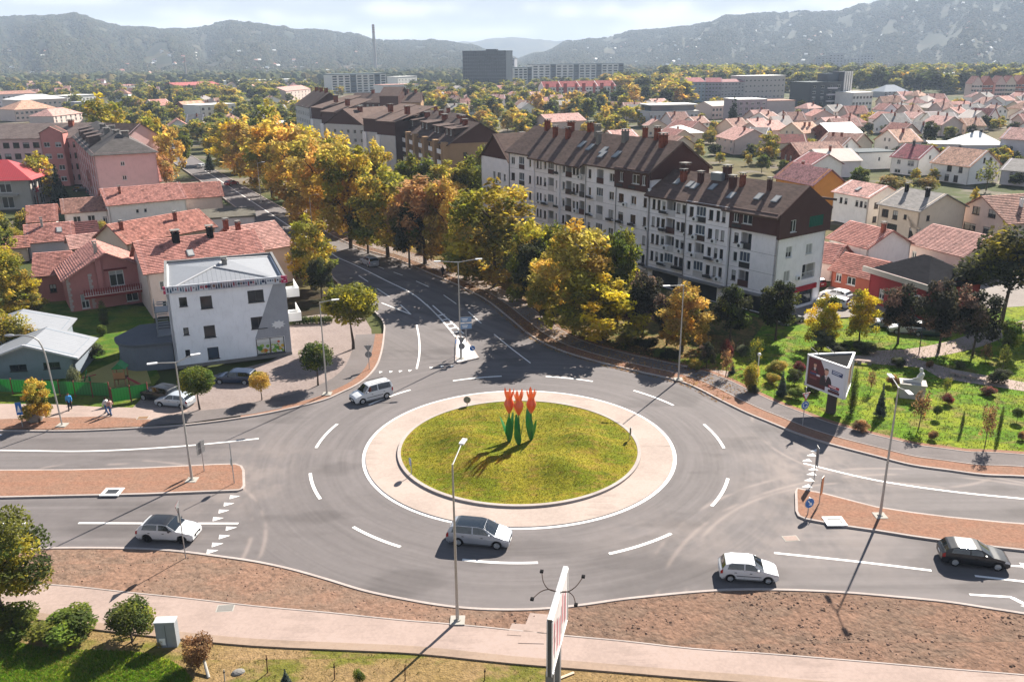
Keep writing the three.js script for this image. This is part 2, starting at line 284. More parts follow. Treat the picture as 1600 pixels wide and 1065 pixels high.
line([[-9.8, -39.31], [-12.63, -46.82], [-15.4, -53.12], [-20.28, -60.94], [-26.65, -71.16], [-31.13, -77.63]]); line([[-7.58, -32.13], [-9.68, -38.73], [-12.66, -47.15]]); line([[-6.69, -33.41], [-8.66, -38.7], [-11.7, -46.47]]);
line([[-31.1, -77.6], [-45, -104], [-66, -144], [-97, -203]]);
line([[-13.01, -37.39], [-12.03, -30.97], [-11.45, -25.23], [-11.28, -20.67]]); line([[-19.13, -48.01], [-14.28, -42.12]]);
for (const p of [[[-19.78, -66.4], [-18.05, -64.19]], [[-15.49, -60.38], [-13.17, -56.77]], [[-10.57, -52], [-8.4, -47.16]], [[-6.49, -43.12], [-4.56, -37.73]], [[-2.8, -33.04], [-0.56, -27.26]], [[-0.56, -27.26], [1.54, -22.26]], [[-25.19, -64.43], [-22.98, -60.23]], [[-20.97, -56.07], [-18.5, -51.43]], [[-16.3, -46.93], [-14.28, -42.12]], [[-23.29, -71.04], [-21.67, -68.69]]]) line(p, 0.16);
for (let i = 0; i < 5; i++) { const t = i / 5, a = [lerp(-7.9, -8.0, t), 0], p = [[[-10.65, -41.41], [-9.89, -39.31], [-9.15, -37.29], [-8.54, -35.61], [-8.02, -33.97]], [[-9.66, -41.99], [-8.91, -39.87], [-8.18, -37.83], [-7.58, -36.13], [-7.07, -34.48]]]; line([p[0][i], p[1][i]], 0.42); }
const triangles = (pts, dx, dz) => { for (const [x, z] of pts) { const m = new MB(); m.tri([x - dx * 0.42, 0.008, z - dz * 0.42], [x + dx * 0.35 + dz * 0.3, 0.008, z + dz * 0.35 - dx * 0.3], [x + dx * 0.35 - dz * 0.3, 0.008, z + dz * 0.35 + dx * 0.3]); struct('yield_triangle', m.geo(), M.paint); } };
triangles([[-22.79, 8.47], [-22.89, 9.63], [-22.94, 10.72], [-23.01, 11.87], [-21.58, 13.26], [-21.72, 14.42], [-21.88, 15.48], [-21.95, 16.38]], -1, 0.25);
triangles([[26.06, 1.03], [25.41, 1.91], [24.68, 2.94], [24.65, 4.57], [24.22, 5.44], [23.68, 6.5], [23.15, 7.55]], 1, -0.2);
triangles([[-15.22, -19.66], [-14.1, -19.75], [-13.05, -19.89], [-12, -20.07], [-9.72, -20.97], [-8.53, -21.36], [-7.37, -21.41]], 0.1, -0.75);
for (const [x0, y0] of [[0, 0], [1, 0], [2, 0], [3, 0]]) line([[-57 + x0 * 1.1 + 5.2, -3.9], [-57.8 + x0 * 1.1 + 5.2, -1.4]], 0.5);      // zebra crossing at the west arm
{ // lane arrows on the east arm
  const arrow = (x, z, turn, bent) => { const m = new MB(), q = (pts) => { for (let i = 1; i < pts.length - 1; i++) m.tri(...[pts[0], pts[i], pts[i + 1]].map(([u, v]) => [x + u * Math.cos(turn) - v * Math.sin(turn), 0.008, z + u * Math.sin(turn) + v * Math.cos(turn)])); };
    q([[-2.2, -0.1], [0.4, -0.1], [0.4, 0.1], [-2.2, 0.1]]); if (bent) { q([[0.1, 0.0], [0.5, 0.0], [1.2, 0.9], [0.9, 1.0]]); q([[0.5, 0.9], [1.6, 0.75], [1.9, 1.75]]); } else q([[0.4, -0.45], [1.8, 0], [0.4, 0.45]]);
    struct('arrow_marking', m.geo(), M.paint); };
  const A = [33.58, 19.05], B = [30.98, 22.49]; arrow(A[0], A[1], 0.12, false); arrow(B[0], B[1], 0.12, true);
}
// raised medians with red clay, west and east, and the white splitter island of the avenue
function median(poly, fill, name) { struct('kerb', new MB().prism(poly, -0.02, 0.14).geo(), M.kerb); const c = poly.reduce((s, p) => [s[0] + p[0] / poly.length, s[1] + p[1] / poly.length], [0, 0]); const inner = poly.map((p, i) => { const a = poly[(i + poly.length - 1) % poly.length], b = poly[(i + 1) % poly.length], L = dist(a, b), s = Math.sign((b[0] - a[0]) * (c[1] - p[1]) - (b[1] - a[1]) * (c[0] - p[0])); return [p[0] - ((b[1] - a[1]) / L) * 0.2 * s, p[1] + ((b[0] - a[0]) / L) * 0.2 * s]; }); struct(name, sheetGeo(inner, 0.146), fill); }
median([[-58.44, 3.55], [-44.22, 3.63], [-38.04, 3.68], [-32.04, 3.43], [-26.05, 2.88], [-24.41, 2.85], [-23.75, 3.22], [-23.28, 4.06], [-22.42, 6.8], [-22.42, 7.34], [-22.73, 7.66], [-30.11, 8.17], [-41.45, 8.5], [-54.72, 8.48]], M.redSoil, 'median_soil');
median([[22.25, 8], [24.05, 8.87], [27.32, 11.05], [29.69, 11.93], [32.11, 12.64], [35.69, 13.46], [37.16, 13.72], [45.35, 15.48], [42.75, 19.11], [35.08, 17.33], [33.06, 16.85], [30.41, 16.11], [28.13, 15.39], [25.89, 14.57], [23.55, 13.82], [21.32, 12.87], [20.89, 12.39], [20.94, 11.63], [21.85, 8.63]], M.redSoil, 'median_soil');
median([[-7.53, -32.13], [-7.36, -27.2], [-7.09, -22.69], [-6.7, -22.25], [-4.35, -23.93], [-5.14, -27.14], [-6.64, -32.36]], M.white, 'splitter_island');

M.soilDark = std([0.84, 0.84, 0.84], { map: soilTex, bumpMap: soilBump, bumpScale: 0.22, roughness: 1 });
// verges and pavements round the roundabout (0.1 m above the road)
const sliceKerb = (k, test) => k.filter(test);
{
  const e1 = sliceKerb(eastKerb, ([x, z]) => z > -135);
  for (const [f, a, b] of [[([, z]) => z > -27, M.redSoil, M.walk], [([, z]) => z < -25, M.soilDark, std([0.215, 0.180, 0.165], { map: pavingTex })]]) { const k = e1.filter(f), strip = (u, v, y, m, n) => struct(n, sheetGeo(between(offset(k, u), offset(k, v)), y + (a === M.redSoil ? 0.003 : 0)), m); strip(0.15, 1.9, 0.10, a, 'verge_soil'); strip(1.9, 4.4, 0.104, b, 'pavement'); strip(4.4, 5.1, 0.09, a, 'verge_soil'); }
  for (const d of [1.9, 4.4]) struct('kerb', ribbonGeo(offset(e1, d), 0.1, 0.05, 0.14), M.kerb);
  const w1 = sliceKerb(westKerb, ([x, z]) => z > -34 && x > -28 && z < -3), wband = (a, b, y, m, n) => struct(n, sheetGeo(between(offset(w1, a), offset(w1, b)), y), m);
  wband(0.15, 1.2, 0.10, M.redSoil, 'verge_soil'); wband(1.2, 3.6, 0.104, M.walk, 'pavement');
}
const southWalkTop = smooth([[-46.43, 19.48], [-34.86, 20.09], [-32.34, 20.34], [-29.4, 20.71], [-25.9, 21.36], [-22.11, 22], [-16.95, 22.98], [-12.21, 23.7], [-7.62, 24.5], [-5.34, 24.81], [-2.26, 25.28], [2.34, 26.11], [5.73, 26.64], [9.88, 27.41], [14.16, 27.92], [19.12, 28.61], [23.95, 29.32], [27.9, 29.87], [34.32, 30.88]], false, 3);
const southWalkLow = smooth([[-44.53, 22], [-33.19, 23.03], [-30.69, 23.45], [-26.41, 24.53], [-20.82, 25.53], [-16.03, 26.25], [-9.47, 26.78], [-6.23, 27.07], [-0.7, 27.98], [3.44, 28.53], [9.48, 29.35], [13.59, 29.87], [20.32, 30.86], [33.12, 32.55]], false, 3);
{ const L = (k, a, b) => k.filter(([x]) => x > a && x < b), k1 = offset(southKerb, 0.15); struct('verge_soil', sheetGeo(between(L(k1, -400, -1.2), L(southWalkTop, -400, -1.2)), 0.08), M.soil); struct('verge_soil', sheetGeo(between(L(k1, -3, 400), L(southWalkTop, -3, 400)), 0.076), M.soilDark); }
struct('pavement', sheetGeo(between(southWalkTop, southWalkLow), 0.105), M.pale);
struct('pavement_edge', ribbonGeo(southWalkTop, 0.09, 0.03, 0.13), M.kerb);
struct('pavement_edge', ribbonGeo(offset(southWalkLow, 0.3), 0.62, 0.02, 0.15), std([0.27, 0.20, 0.155], { map: pavingTex }));
struct('dry_verge', sheetGeo([...offset(southWalkLow, 0.5), [70, 66], [-70, 66]], 0.06), M.dry);
struct('lawn', sheetGeo(smooth([[-36.95, 25.92], [-31.51, 25.99], [-28.81, 26.73], [-25.21, 27.12], [-22.7, 27.26], [-20.67, 27.96], [-19.27, 28.95], [-18.44, 30.26], [-18.86, 32.88], [-27.14, 33.68], [-32.46, 33.62]], true, 5), 0.085), M.park);
{ // concrete slabs by the lamp
  struct('concrete_slab', new MB().prism([[0.43, 23.93], [1.78, 24.14], [1.2, 26.88], [-0.32, 26.8]], 0, 0.13).geo(), M.pale);
  struct('concrete_slab', new MB().prism([[-0.69, 24.93], [0.32, 25.07], [0.15, 26.16], [-1, 26.02]], 0, 0.125).geo(), M.pale);
}
// west side: strip of soil, pale pavement, asphalt walk, pavers before the kindergarten
struct('verge_soil', sheetGeo([[-61.13, -4.83], [-49.05, -4.88], [-42.11, -4.67], [-35.59, -5.27], [-33.72, -6.28], [-36.96, -7.11], [-40.62, -7.65], [-44.34, -7.57], [-50.39, -7.23], [-62.8, -7.18]], 0.10), M.redSoil);
struct('pavement', sheetGeo([[-62.8, -7.18], [-50.39, -7.23], [-44.34, -7.57], [-40.62, -7.65], [-36.96, -7.11], [-33.72, -6.28], [-31.64, -7], [-33.13, -9.41], [-38.09, -9.84], [-41.73, -10.08], [-46.61, -10.85], [-52.61, -11.15], [-66.06, -11.77]], 0.102), M.pale);
struct('pavement', sheetGeo([[-35.59, -5.27], [-31.54, -6.01], [-25.75, -8.13], [-23.55, -9.37], [-23.65, -10.53], [-26.35, -10.25], [-29.92, -9.34], [-32.84, -8.6], [-35.4, -7.08]], 0.108), M.walk);
struct('paved_yard', sheetGeo([[-38.6, -9.52], [-32.26, -8.74], [-29.6, -9.33], [-26.35, -10.25], [-23.7, -10.7], [-20.69, -13.93], [-18.62, -17.24], [-17.46, -22.94], [-17.49, -28.89], [-18.64, -35.34], [-20.25, -40.19], [-26.67, -42.17], [-30.17, -40.47], [-27.63, -25.4], [-28.55, -23.21], [-33.69, -18.77], [-38.81, -14.33]], 0.095), M.paver);
struct('lawn', sheetGeo([[-66.16, -10.1], [-52.61, -11.15], [-46.53, -10.68], [-41.73, -10.08], [-38.6, -9.52], [-38.81, -14.33], [-39.23, -18.5], [-42.76, -24.88], [-48.63, -40.41], [-58.36, -39.23], [-61.32, -35.14], [-77.5, -25.73]], 0.05), M.lawn);
struct('play_surface', sheetGeo([[-48.08, -19.1], [-45.11, -27.69], [-42.62, -22.69], [-39.44, -16.57], [-45.75, -14.49]], 0.09), std([0.30, 0.25, 0.085], { map: fineTex }));
struct('lawn', sheetGeo([[-61.32, -35.14], [-48.63, -40.41], [-51.57, -46.68], [-63.75, -50.39], [-75.11, -50.73], [-91.72, -47.87], [-77.5, -25.73]], 0.052), M.lawn);
struct('paved_yard', sheetGeo([[-30.17, -40.47], [-26.67, -42.17], [-20.25, -40.19], [-22.38, -47.78], [-26.41, -54.57], [-32.47, -55.88], [-33.01, -49.45]], 0.07), std([0.13, 0.12, 0.075], { map: dryTex }));
// the park north-east of the roundabout and the wooded strip along the avenue
const eastOut = sliceKerb(offset(eastKerb, 5.1), ([x, z]) => z > -130);
struct('park_lawn', sheetGeo([...eastOut, ...[[-30, -125], [2, -92], [20, -57], [36, -36], [62, -44], [100, -60], [140, -60], [170, -30]]], 0.07), M.park);
const litterTex = tex(1024, 1024, 9, (u, v) => { const a = fbm(u * 5, v * 5, 171, 5, 5), b = fbm(u * 70, v * 70, 172, 3, 70); let k = mix3([0.055, 0.060, 0.012], [0.120, 0.088, 0.030], smoothstep(a, 0.36, 0.62)); k = mix3(k, [0.19, 0.105, 0.045], smoothstep(fbm(u * 30, v * 30, 173, 3, 30), 0.54, 0.7) * 0.7); return mul3(k, 0.4 + 1.2 * b); });
struct('woodland_floor', sheetGeo([...eastOut.filter(([x, z]) => z < -22), ...[[-30, -125], [2, -92], [20, -57], [33, -38], [27, -26]]], 0.079), std([1, 1, 1], { map: litterTex, bumpMap: soilBump, bumpScale: 0.06, roughness: 1 }));
struct('plaza', sheetGeo([[37.84, -21.59], [42.32, -20.22], [44.87, -19.54], [45.37, -16.15], [52.09, -12.32], [57.48, -10.46], [58.8, -12.52], [53.53, -14.83], [48.07, -18.85], [45.49, -22.48], [40.13, -23.72], [37.78, -23.78]], 0.09), M.pale);
struct('park_path', ribbonGeo(smooth([[40.86, -23.7], [46.28, -24.24], [52.91, -27.08], [60.11, -31.87], [71.61, -37.58], [89.18, -45.72]]), 3.2, 0, 0.092), M.pale);
struct('park_path', ribbonGeo(smooth([[23.19, -18.03], [20.63, -19.1], [18.74, -19.55]]), 1.6, 0, 0.088), M.pale);
struct('car_park', sheetGeo([[33, -37], [44, -50], [52, -62], [66, -62], [100, -56], [96, -48], [62, -42]], 0.085), std([0.20, 0.175, 0.16], { map: pavingTex }));

// ---------------------------------------------------------------- the hills round the valley
const hillTex = tex(1024, 1024, 1600, (u, v) => { const a = fbm(u * 6, v * 6, 151, 6, 6), b = fbm(u * 120, v * 120, 152, 3, 120), c = fbm(u * 16, v * 16, 153, 5, 16); let k = mix3([0.026, 0.036, 0.016], [0.060, 0.058, 0.024], smoothstep(a, 0.38, 0.62)); k = mix3(k, [0.115, 0.105, 0.042], smoothstep(c, 0.62, 0.70) * 0.7); k = mix3(k, [0.085, 0.052, 0.024], smoothstep(fbm(u * 30, v * 30, 155, 4, 30), 0.56, 0.72) * 0.5); return mul3(k, 0.26 + 0.6 * b); });
const hillMat = std([1, 1, 1], { map: hillTex, roughness: 1 });
const hillSpots = [];                                            // where trees and far houses can stand
// each ridge: azimuth in degrees from straight ahead (right positive), crest elevation profile in degrees above the horizon, foot and crest distance
function ridge(name, az0, az1, foot, crest, back, profile, seed) {
  const na = 150, nr = 26, p = [], uv = [], idx = [];
  const heightAt = (az, d) => {
    const i = clamp((az - profile[0][0]) / (profile[profile.length - 1][0] - profile[0][0]), 0, 1); let j = 0; while (j < profile.length - 2 && profile[j + 1][0] < az) j++;
    const t = clamp((az - profile[j][0]) / (profile[j + 1][0] - profile[j][0]), 0, 1), el = lerp(profile[j][1], profile[j + 1][1], t * t * (3 - 2 * t));
    const top = 33 + Math.tan(el * Math.PI / 180) * crest, x = az * 40, s = clamp((d - foot) / (crest - foot), 0, 1), bk = clamp((d - crest) / (back - crest), 0, 1);
    const folds = fbm(x * 0.012 + seed, d * 0.0011, seed, 5) - 0.5, fine = fbm(x * 0.05 + seed, d * 0.006, seed + 2, 4) - 0.5;
    const rise = Math.pow(smoothstep(s, 0, 1) * 0.5 + s * 0.5, 1.05);
    return (top + 4) * rise * (1 - 0.55 * bk * bk) + (folds * top * 0.55 * Math.sin(Math.PI * s) + fine * top * 0.12 * s) - 4;
  };
  for (let i = 0; i <= na; i++) for (let j = 0; j <= nr; j++) {
    const az = lerp(az0, az1, i / na), d = j < 20 ? lerp(foot, crest, j / 20) : lerp(crest, back, (j - 20) / (nr - 20)), a = az * Math.PI / 180, y = heightAt(az, d);
    const x = d * Math.sin(a), z = 69 - d * Math.cos(a); p.push(x, y, z); uv.push(x, z + y);
    if (j > 0 && j < 21 && foot < 4000 && Math.abs(az) < 40) hillSpots.push([az, d, heightAt]);
  }
  for (let i = 0; i < na; i++) for (let j = 0; j < nr; j++) { const a = i * (nr + 1) + j, b = a + nr + 1; idx.push(a, a + 1, b, b, a + 1, b + 1); }
  const g = new THREE.BufferGeometry(); g.setAttribute('position', new THREE.Float32BufferAttribute(p, 3)); g.setAttribute('uv', new THREE.Float32BufferAttribute(uv, 2)); g.setIndex(idx); g.computeVertexNormals();
  struct(name, g, hillMat); return heightAt;
}
// crest elevations in degrees above the horizon
const leftHill = ridge('hill', -75, 2, 1900, 3900, 5600, [[-75, 2.6], [-50, 2.3], [-34, 1.9], [-29.7, 2.25], [-26.5, 2.42], [-25.5, 2.47], [-23.2, 1.92], [-21.1, 1.73], [-19.6, 1.8], [-17.1, 2.15], [-15.2, 2.0], [-12.9, 1.7], [-11.3, 1.68], [-9.7, 1.48], [-8.5, 1.15], [-6.5, 1.05], [-4.9, 1.1], [-2.4, 0.78], [-1.2, 0.4], [2, -0.5]], 11);
const rightHill = ridge('hill', -1, 75, 2300, 4200, 6200, [[-1, -0.5], [2, 0.3], [3.9, 0.98], [5.5, 1.1], [8.1, 1.53], [9.1, 1.6], [11.1, 1.76], [12.5, 2.0], [13.3, 2.28], [15.9, 2.46], [19.6, 2.44], [21, 2.78], [23.2, 3.13], [24.4, 3.33], [29.7, 4.1], [36, 4.2], [50, 4.0], [75, 3.6]], 23);
const farHill = ridge('hill', -22, 24, 5600, 7000, 8000, [[-22, 0.5], [-6, 0.9], [-2.4, 1.0], [-0.8, 1.2], [0, 1.25], [1.6, 1.16], [2.9, 0.98], [12, 1.2], [24, 1.5]], 37);

// ================================================================ BUILDING KIT
const cache = new Map();
const memo = (key, make) => { if (!cache.has(key)) cache.set(key, make()); return cache.get(key); };
// a wall outline (list of [x, y]) with rectangular openings [x, y, w, h], t thick, outer face at z = 0
function wallGeo(outline, holes, t = 0.3) {
  const s = new THREE.Shape(outline.map(([x, y]) => new THREE.Vector2(x, y)));
  for (const [x, y, w, h] of holes) s.holes.push(new THREE.Path([[x, y], [x, y + h], [x + w, y + h], [x + w, y]].map((p) => new THREE.Vector2(...p))));
  return new THREE.ExtrudeGeometry(s, { depth: t, bevelEnabled: false }).translate(0, 0, -t);
}
function frameGeo(w, h, f = 0.07, mullions = 1, d = 0.06) {     // a window frame standing in an opening, origin at its lower left corner
  return memo(['frame', w, h, f, mullions, d].join(), () => { const m = new MB(); m.box(w / 2, 0, -0.12, w, f, d).box(w / 2, h - f, -0.12, w, f, d).box(f / 2, f, -0.12, f, h - 2 * f, d).box(w - f / 2, f, -0.12, f, h - 2 * f, d); for (let i = 1; i <= mullions; i++) m.box((w * i) / (mullions + 1), f, -0.12, f, h - 2 * f, d); m.box(w / 2, -0.05, 0.03, w + 0.12, 0.05, 0.2); return m.geo(); });
}
const paneGeo = (w, h) => memo(['pane', w, h].join(), () => boxUV(new THREE.PlaneGeometry(w - 0.1, h - 0.1).translate(w / 2, h / 2, -0.15)));
const blindGeo = (w, h, k) => memo(['blind', w, h, k].join(), () => boxUV(new THREE.BoxGeometry(w - 0.12, h * k, 0.03).translate(w / 2, h - (h * k) / 2 - 0.04, -0.11)));
function window_(parent, x, y, w, h, frame = M.whiteFrame, glass = M.glass, blind = 0, mull = 1) {
  const f = mesh('window', frameGeo(w, h, Math.min(0.09, w * 0.11), mull), frame, parent); f.position.set(x, y, 0);
  mesh('pane', paneGeo(w, h), glass, f);
  if (blind > 0) mesh('blind', blindGeo(w, h, Math.round(blind * 4) / 4), M.curtain, f);
  return f;
}
// a deep balcony opening: side walls, back wall with a door pane, parapet in front
function loggia(parent, x, y, w, h, wallM, parM, open = false) {
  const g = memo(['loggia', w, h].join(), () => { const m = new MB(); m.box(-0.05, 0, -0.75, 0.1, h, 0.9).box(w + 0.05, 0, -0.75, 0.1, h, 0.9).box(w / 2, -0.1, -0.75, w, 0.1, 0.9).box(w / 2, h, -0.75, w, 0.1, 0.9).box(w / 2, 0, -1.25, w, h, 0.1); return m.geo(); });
  const b = mesh('balcony', g, wallM, parent); b.position.set(x, y, 0);
  const door = mesh('balcony_door', memo(['bdoor', w, h].join(), () => boxUV(new THREE.PlaneGeometry(w * 0.62, h * 0.82).translate(w * 0.5, h * 0.42, -1.18))), M.glass, b);
  const p = mesh('parapet', memo(['par', w, h, open].join(), () => { const m = new MB(); if (open) { for (let i = 0; i <= 8; i++) m.box((w * i) / 8, 0.1, 0.0, 0.035, 0.85, 0.035); m.box(w / 2, 0.93, 0, w, 0.05, 0.06); } else m.box(w / 2, 0, -0.02, w + 0.04, h * 0.4, 0.1); return m.geo(); }), parM, b);
  return b;
}
const acGeo = memo('ac', () => new MB().box(0, 0, 0.2, 0.85, 0.6, 0.34).geo()), acFan = memo('acf', () => boxUV(new THREE.CylinderGeometry(0.22, 0.22, 0.03, 14).rotateX(Math.PI / 2).translate(-0.1, 0.3, 0.385)));
function ac(parent, x, y) { const a = mesh('air_conditioner', acGeo, M.white, parent); a.position.set(x, y, 0); mesh('fan_grille', acFan, M.darkFrame, a); return a; }
// a sloped roof plane a, b (eave), c, d (ridge) in courses, t thick
function slopeGeo(a, b, c, d, courses = 1, t = 0.16, m = new MB()) {
  const A = new THREE.Vector3(...a), B = new THREE.Vector3(...b), C = new THREE.Vector3(...c), D = new THREE.Vector3(...d);
  const n = B.clone().sub(A).cross(D.clone().sub(A)).normalize(); if (n.y < 0) n.negate();
  const L = (P, Q, k) => P.clone().lerp(Q, k), up = (P, k) => P.clone().addScaledVector(n, k), arr = (P) => [P.x, P.y, P.z];
  const step = courses > 1 ? 0.085 : 0;
  for (let i = 0; i < courses; i++) {
    const k0 = i / courses, k1 = (i + 1) / courses, p = up(L(A, D, k0), step), q = up(L(B, C, k0), step), r = L(B, C, k1), s = L(A, D, k1);
    m.quad(arr(p), arr(q), arr(r), arr(s)); if (step) m.quad(arr(L(A, D, k0)), arr(L(B, C, k0)), arr(q), arr(p));
  }
  const dn = (P) => arr(up(P, -t));
  m.quad(dn(A), dn(D), dn(C), dn(B)); m.quad(arr(A), dn(A), dn(B), arr(B)); m.quad(arr(B), dn(B), dn(C), arr(C)); m.quad(arr(D), dn(D), dn(A), arr(A));
  return m;
}
function slopeUV(g) {                                           // uv in metres: along the eave and up the slope
  const p = g.attributes.position, n = g.attributes.normal, uv = g.attributes.uv;
  for (let i = 0; i < p.count; i++) { const nx = n.getX(i), ny = n.getY(i), nz = n.getZ(i), h = Math.hypot(nx, nz) || 1e-6; if (Math.abs(ny) > 0.995) continue; const ux = nz / h, uz = -nx / h; uv.setXY(i, p.getX(i) * ux + p.getZ(i) * uz, p.getY(i) / Math.max(0.2, h)); }
  return g;
}
const chimGeo = memo('chimney', () => new MB().box(0, -1, 0, 0.62, 2.1, 0.62).box(0, 1.1, 0, 0.78, 0.12, 0.78).geo()), chimCap = memo('chimcap', () => new MB().box(-0.24, 1.22, -0.24, 0.09, 0.26, 0.09).box(0.24, 1.22, -0.24, 0.09, 0.26, 0.09).box(-0.24, 1.22, 0.24, 0.09, 0.26, 0.09).box(0.24, 1.22, 0.24, 0.09, 0.26, 0.09).box(0, 1.48, 0, 0.85, 0.08, 0.85).geo());
function chimney(parent, x, y, z, m = M.brick, s = 1, cap = true) { const c = mesh('chimney', chimGeo, m, parent); c.position.set(x, y, z); c.scale.set(s, 1, s); if (cap) mesh('chimney_cap', chimCap, M.concreteDark, c); return c; }
const skyGeo = memo('skylight', () => new MB().box(0, 0, 0, 0.9, 0.12, 1.35).geo()), skyPane = memo('skypane', () => boxUV(new THREE.PlaneGeometry(0.7, 1.12).rotateX(-Math.PI / 2).translate(0, 0.135, 0)));
function skylight(parent, x, y, z, tilt, s = 1) { const c = mesh('skylight', skyGeo, M.greyMetal, parent); c.position.set(x, y, z); c.rotation.x = tilt; c.scale.setScalar(s); mesh('pane', skyPane, M.curtain, c); return c; }

const footprints = [];
/* house: A, B front corners (left, right as seen from the road side), d depth, h eaves, rise of the roof
   type e: ridge along the front, g: gable to the front, hip, flat, shed. win: [n columns, floors] per side f, r, l */
function house(o) {
  const { A, B, d, h, rise = 2.2, type = 'e', over = 0.5, wall, roof, label, name = 'house', group, category = 'house', courses = 1, win = {}, wsize = [1.1, 1.25], chim = [], frame = M.whiteFrame, gableM, sky = [], base = 0.9, floorH = 2.8 } = o;
  const W = dist(A, B), t = thing(name, label, category, A, turnOf(A, B), group);
  footprints.push([A, B, d]);
  const sides = {
    f: { len: W, pos: [0, 0, 0], rot: 0, gable: type === 'g' }, r: { len: d, pos: [W, 0, 0], rot: Math.PI / 2, gable: type === 'e' },
    l: { len: d, pos: [0, 0, -d], rot: -Math.PI / 2, gable: type === 'e' }, b: { len: W, pos: [W, 0, -d], rot: Math.PI, gable: type === 'g' },
  };
  const all = [], gab = [];
  for (const [k, s] of Object.entries(sides)) {
    const out = [[0, 0], [s.len, 0], [s.len, h]]; if (s.gable && !gableM) out.push([s.len / 2, h + rise]); out.push([0, h]);
    const holes = [], wins = [];
    const spec = win[k];
    if (spec) {
      if (Array.isArray(spec[0])) for (const q of spec) { if (q[1] + q[3] < h + (s.gable && !gableM ? rise * 0.5 : -0.05)) { holes.push(q); wins.push(q); } }
      else for (let f = 0; f < spec[1]; f++) for (let i = 0; i < spec[0]; i++) { const q = [((i + 0.5) / spec[0]) * s.len - wsize[0] / 2, base + f * floorH, wsize[0], wsize[1]]; if (q[1] + q[3] < h - 0.1 || (s.gable && q[1] + q[3] < h + rise * (1 - Math.abs((i + 0.5) / spec[0] - 0.5) * 2) - 0.5)) { holes.push(q); wins.push(q); } }
    }
    const place = (g) => g.rotateY(s.rot).translate(...s.pos);
    all.push(place(wallGeo(out, holes, 0.25)));
    if (s.gable && gableM) gab.push(place(wallGeo([[0, h], [s.len, h], [s.len / 2, h + rise]], [], 0.25)));
    if (wins.length) { for (const q of wins) { const f = window_(t, 0, 0, q[2], q[3], frame, M.glass, rnd() < 0.3 ? pick([0.25, 0.5]) : 0, q[2] > 0.8 ? 1 : 0); const p = new THREE.Vector3(q[0], q[1], 0).applyAxisAngle(new THREE.Vector3(0, 1, 0), s.rot).add(new THREE.Vector3(...s.pos)); f.position.copy(p); f.rotation.y = s.rot; } }
  }
  mesh('wall', boxUV(mergeGeometries(all)), wall, t);
  for (const g of gab) mesh('gable', boxUV(g), gableM, t);
  const m = new MB(), v = over, y0 = h - 0.02;
  let zr = -d / 2;
  if (type === 'e') { const k = rise / (d / 2), e = y0 - v * k, R = y0 + rise; slopeGeo([-v, e, v], [W + v, e, v], [W + v, R, -d / 2], [-v, R, -d / 2], courses, 0.14, m); slopeGeo([W + v, e, -d - v], [-v, e, -d - v], [-v, R, -d / 2], [W + v, R, -d / 2], courses, 0.14, m); }
  else if (type === 'g') { const k = rise / (W / 2), e = y0 - v * k, R = y0 + rise; slopeGeo([W + v, e, v], [W + v, e, -d - v], [W / 2, R, -d - v], [W / 2, R, v], courses, 0.14, m); slopeGeo([-v, e, -d - v], [-v, e, v], [W / 2, R, v], [W / 2, R, -d - v], courses, 0.14, m); }
  else if (type === 'hip') { const a = Math.min(W, d) / 2, k = rise / a, e = y0 - v * k, R = y0 + rise, P = [[-v, e, v], [W + v, e, v], [W + v, e, -d - v], [-v, e, -d - v]]; const r1 = W > d ? [a, R, -d / 2] : [W / 2, R, -a], r2 = W > d ? [W - a, R, -d / 2] : [W / 2, R, -d + a];
    const tri = (a1, b1, c1) => slopeGeo(a1, b1, c1, c1, courses, 0.12, m);
    if (W > d) { slopeGeo(P[0], P[1], r2, r1, courses, 0.12, m); slopeGeo(P[2], P[3], r1, r2, courses, 0.12, m); tri(P[1], P[2], r2); tri(P[3], P[0], r1); } else { tri(P[0], P[1], r1); slopeGeo(P[1], P[2], r2, r1, courses, 0.12, m); tri(P[2], P[3], r2); slopeGeo(P[3], P[0], r1, r2, courses, 0.12, m); } }
  else if (type === 'shed') { slopeGeo([-v, y0, v], [W + v, y0, v], [W + v, y0 + rise, -d - v], [-v, y0 + rise, -d - v], courses, 0.16, m); }
  else { m.box(W / 2, y0, -d / 2, W + 2 * v, 0.3, d + 2 * v); if (rise > 0) m.box(W / 2, y0 + 0.3, -d / 2, W * 0.4, rise, d * 0.4); }
  const rg = slopeUV(m.geo()), R = mesh('roof', rg, roof, t);
  for (const [u, w, s = 1] of chim) { const k = type === 'e' ? 1 - Math.abs(w - 0.5) * 2 : type === 'g' ? 1 - Math.abs(u - 0.5) * 2 : 0.7; chimney(R, u * W, h + rise * k + 0.1, -w * d, o.chimM ?? M.brick, s); }
  for (const [u, w] of sky) { const a = Math.atan2(rise, d / 2); skylight(R, u * W, h + rise * w * 2 + 0.05, -w * d, a); }
  return t;
}

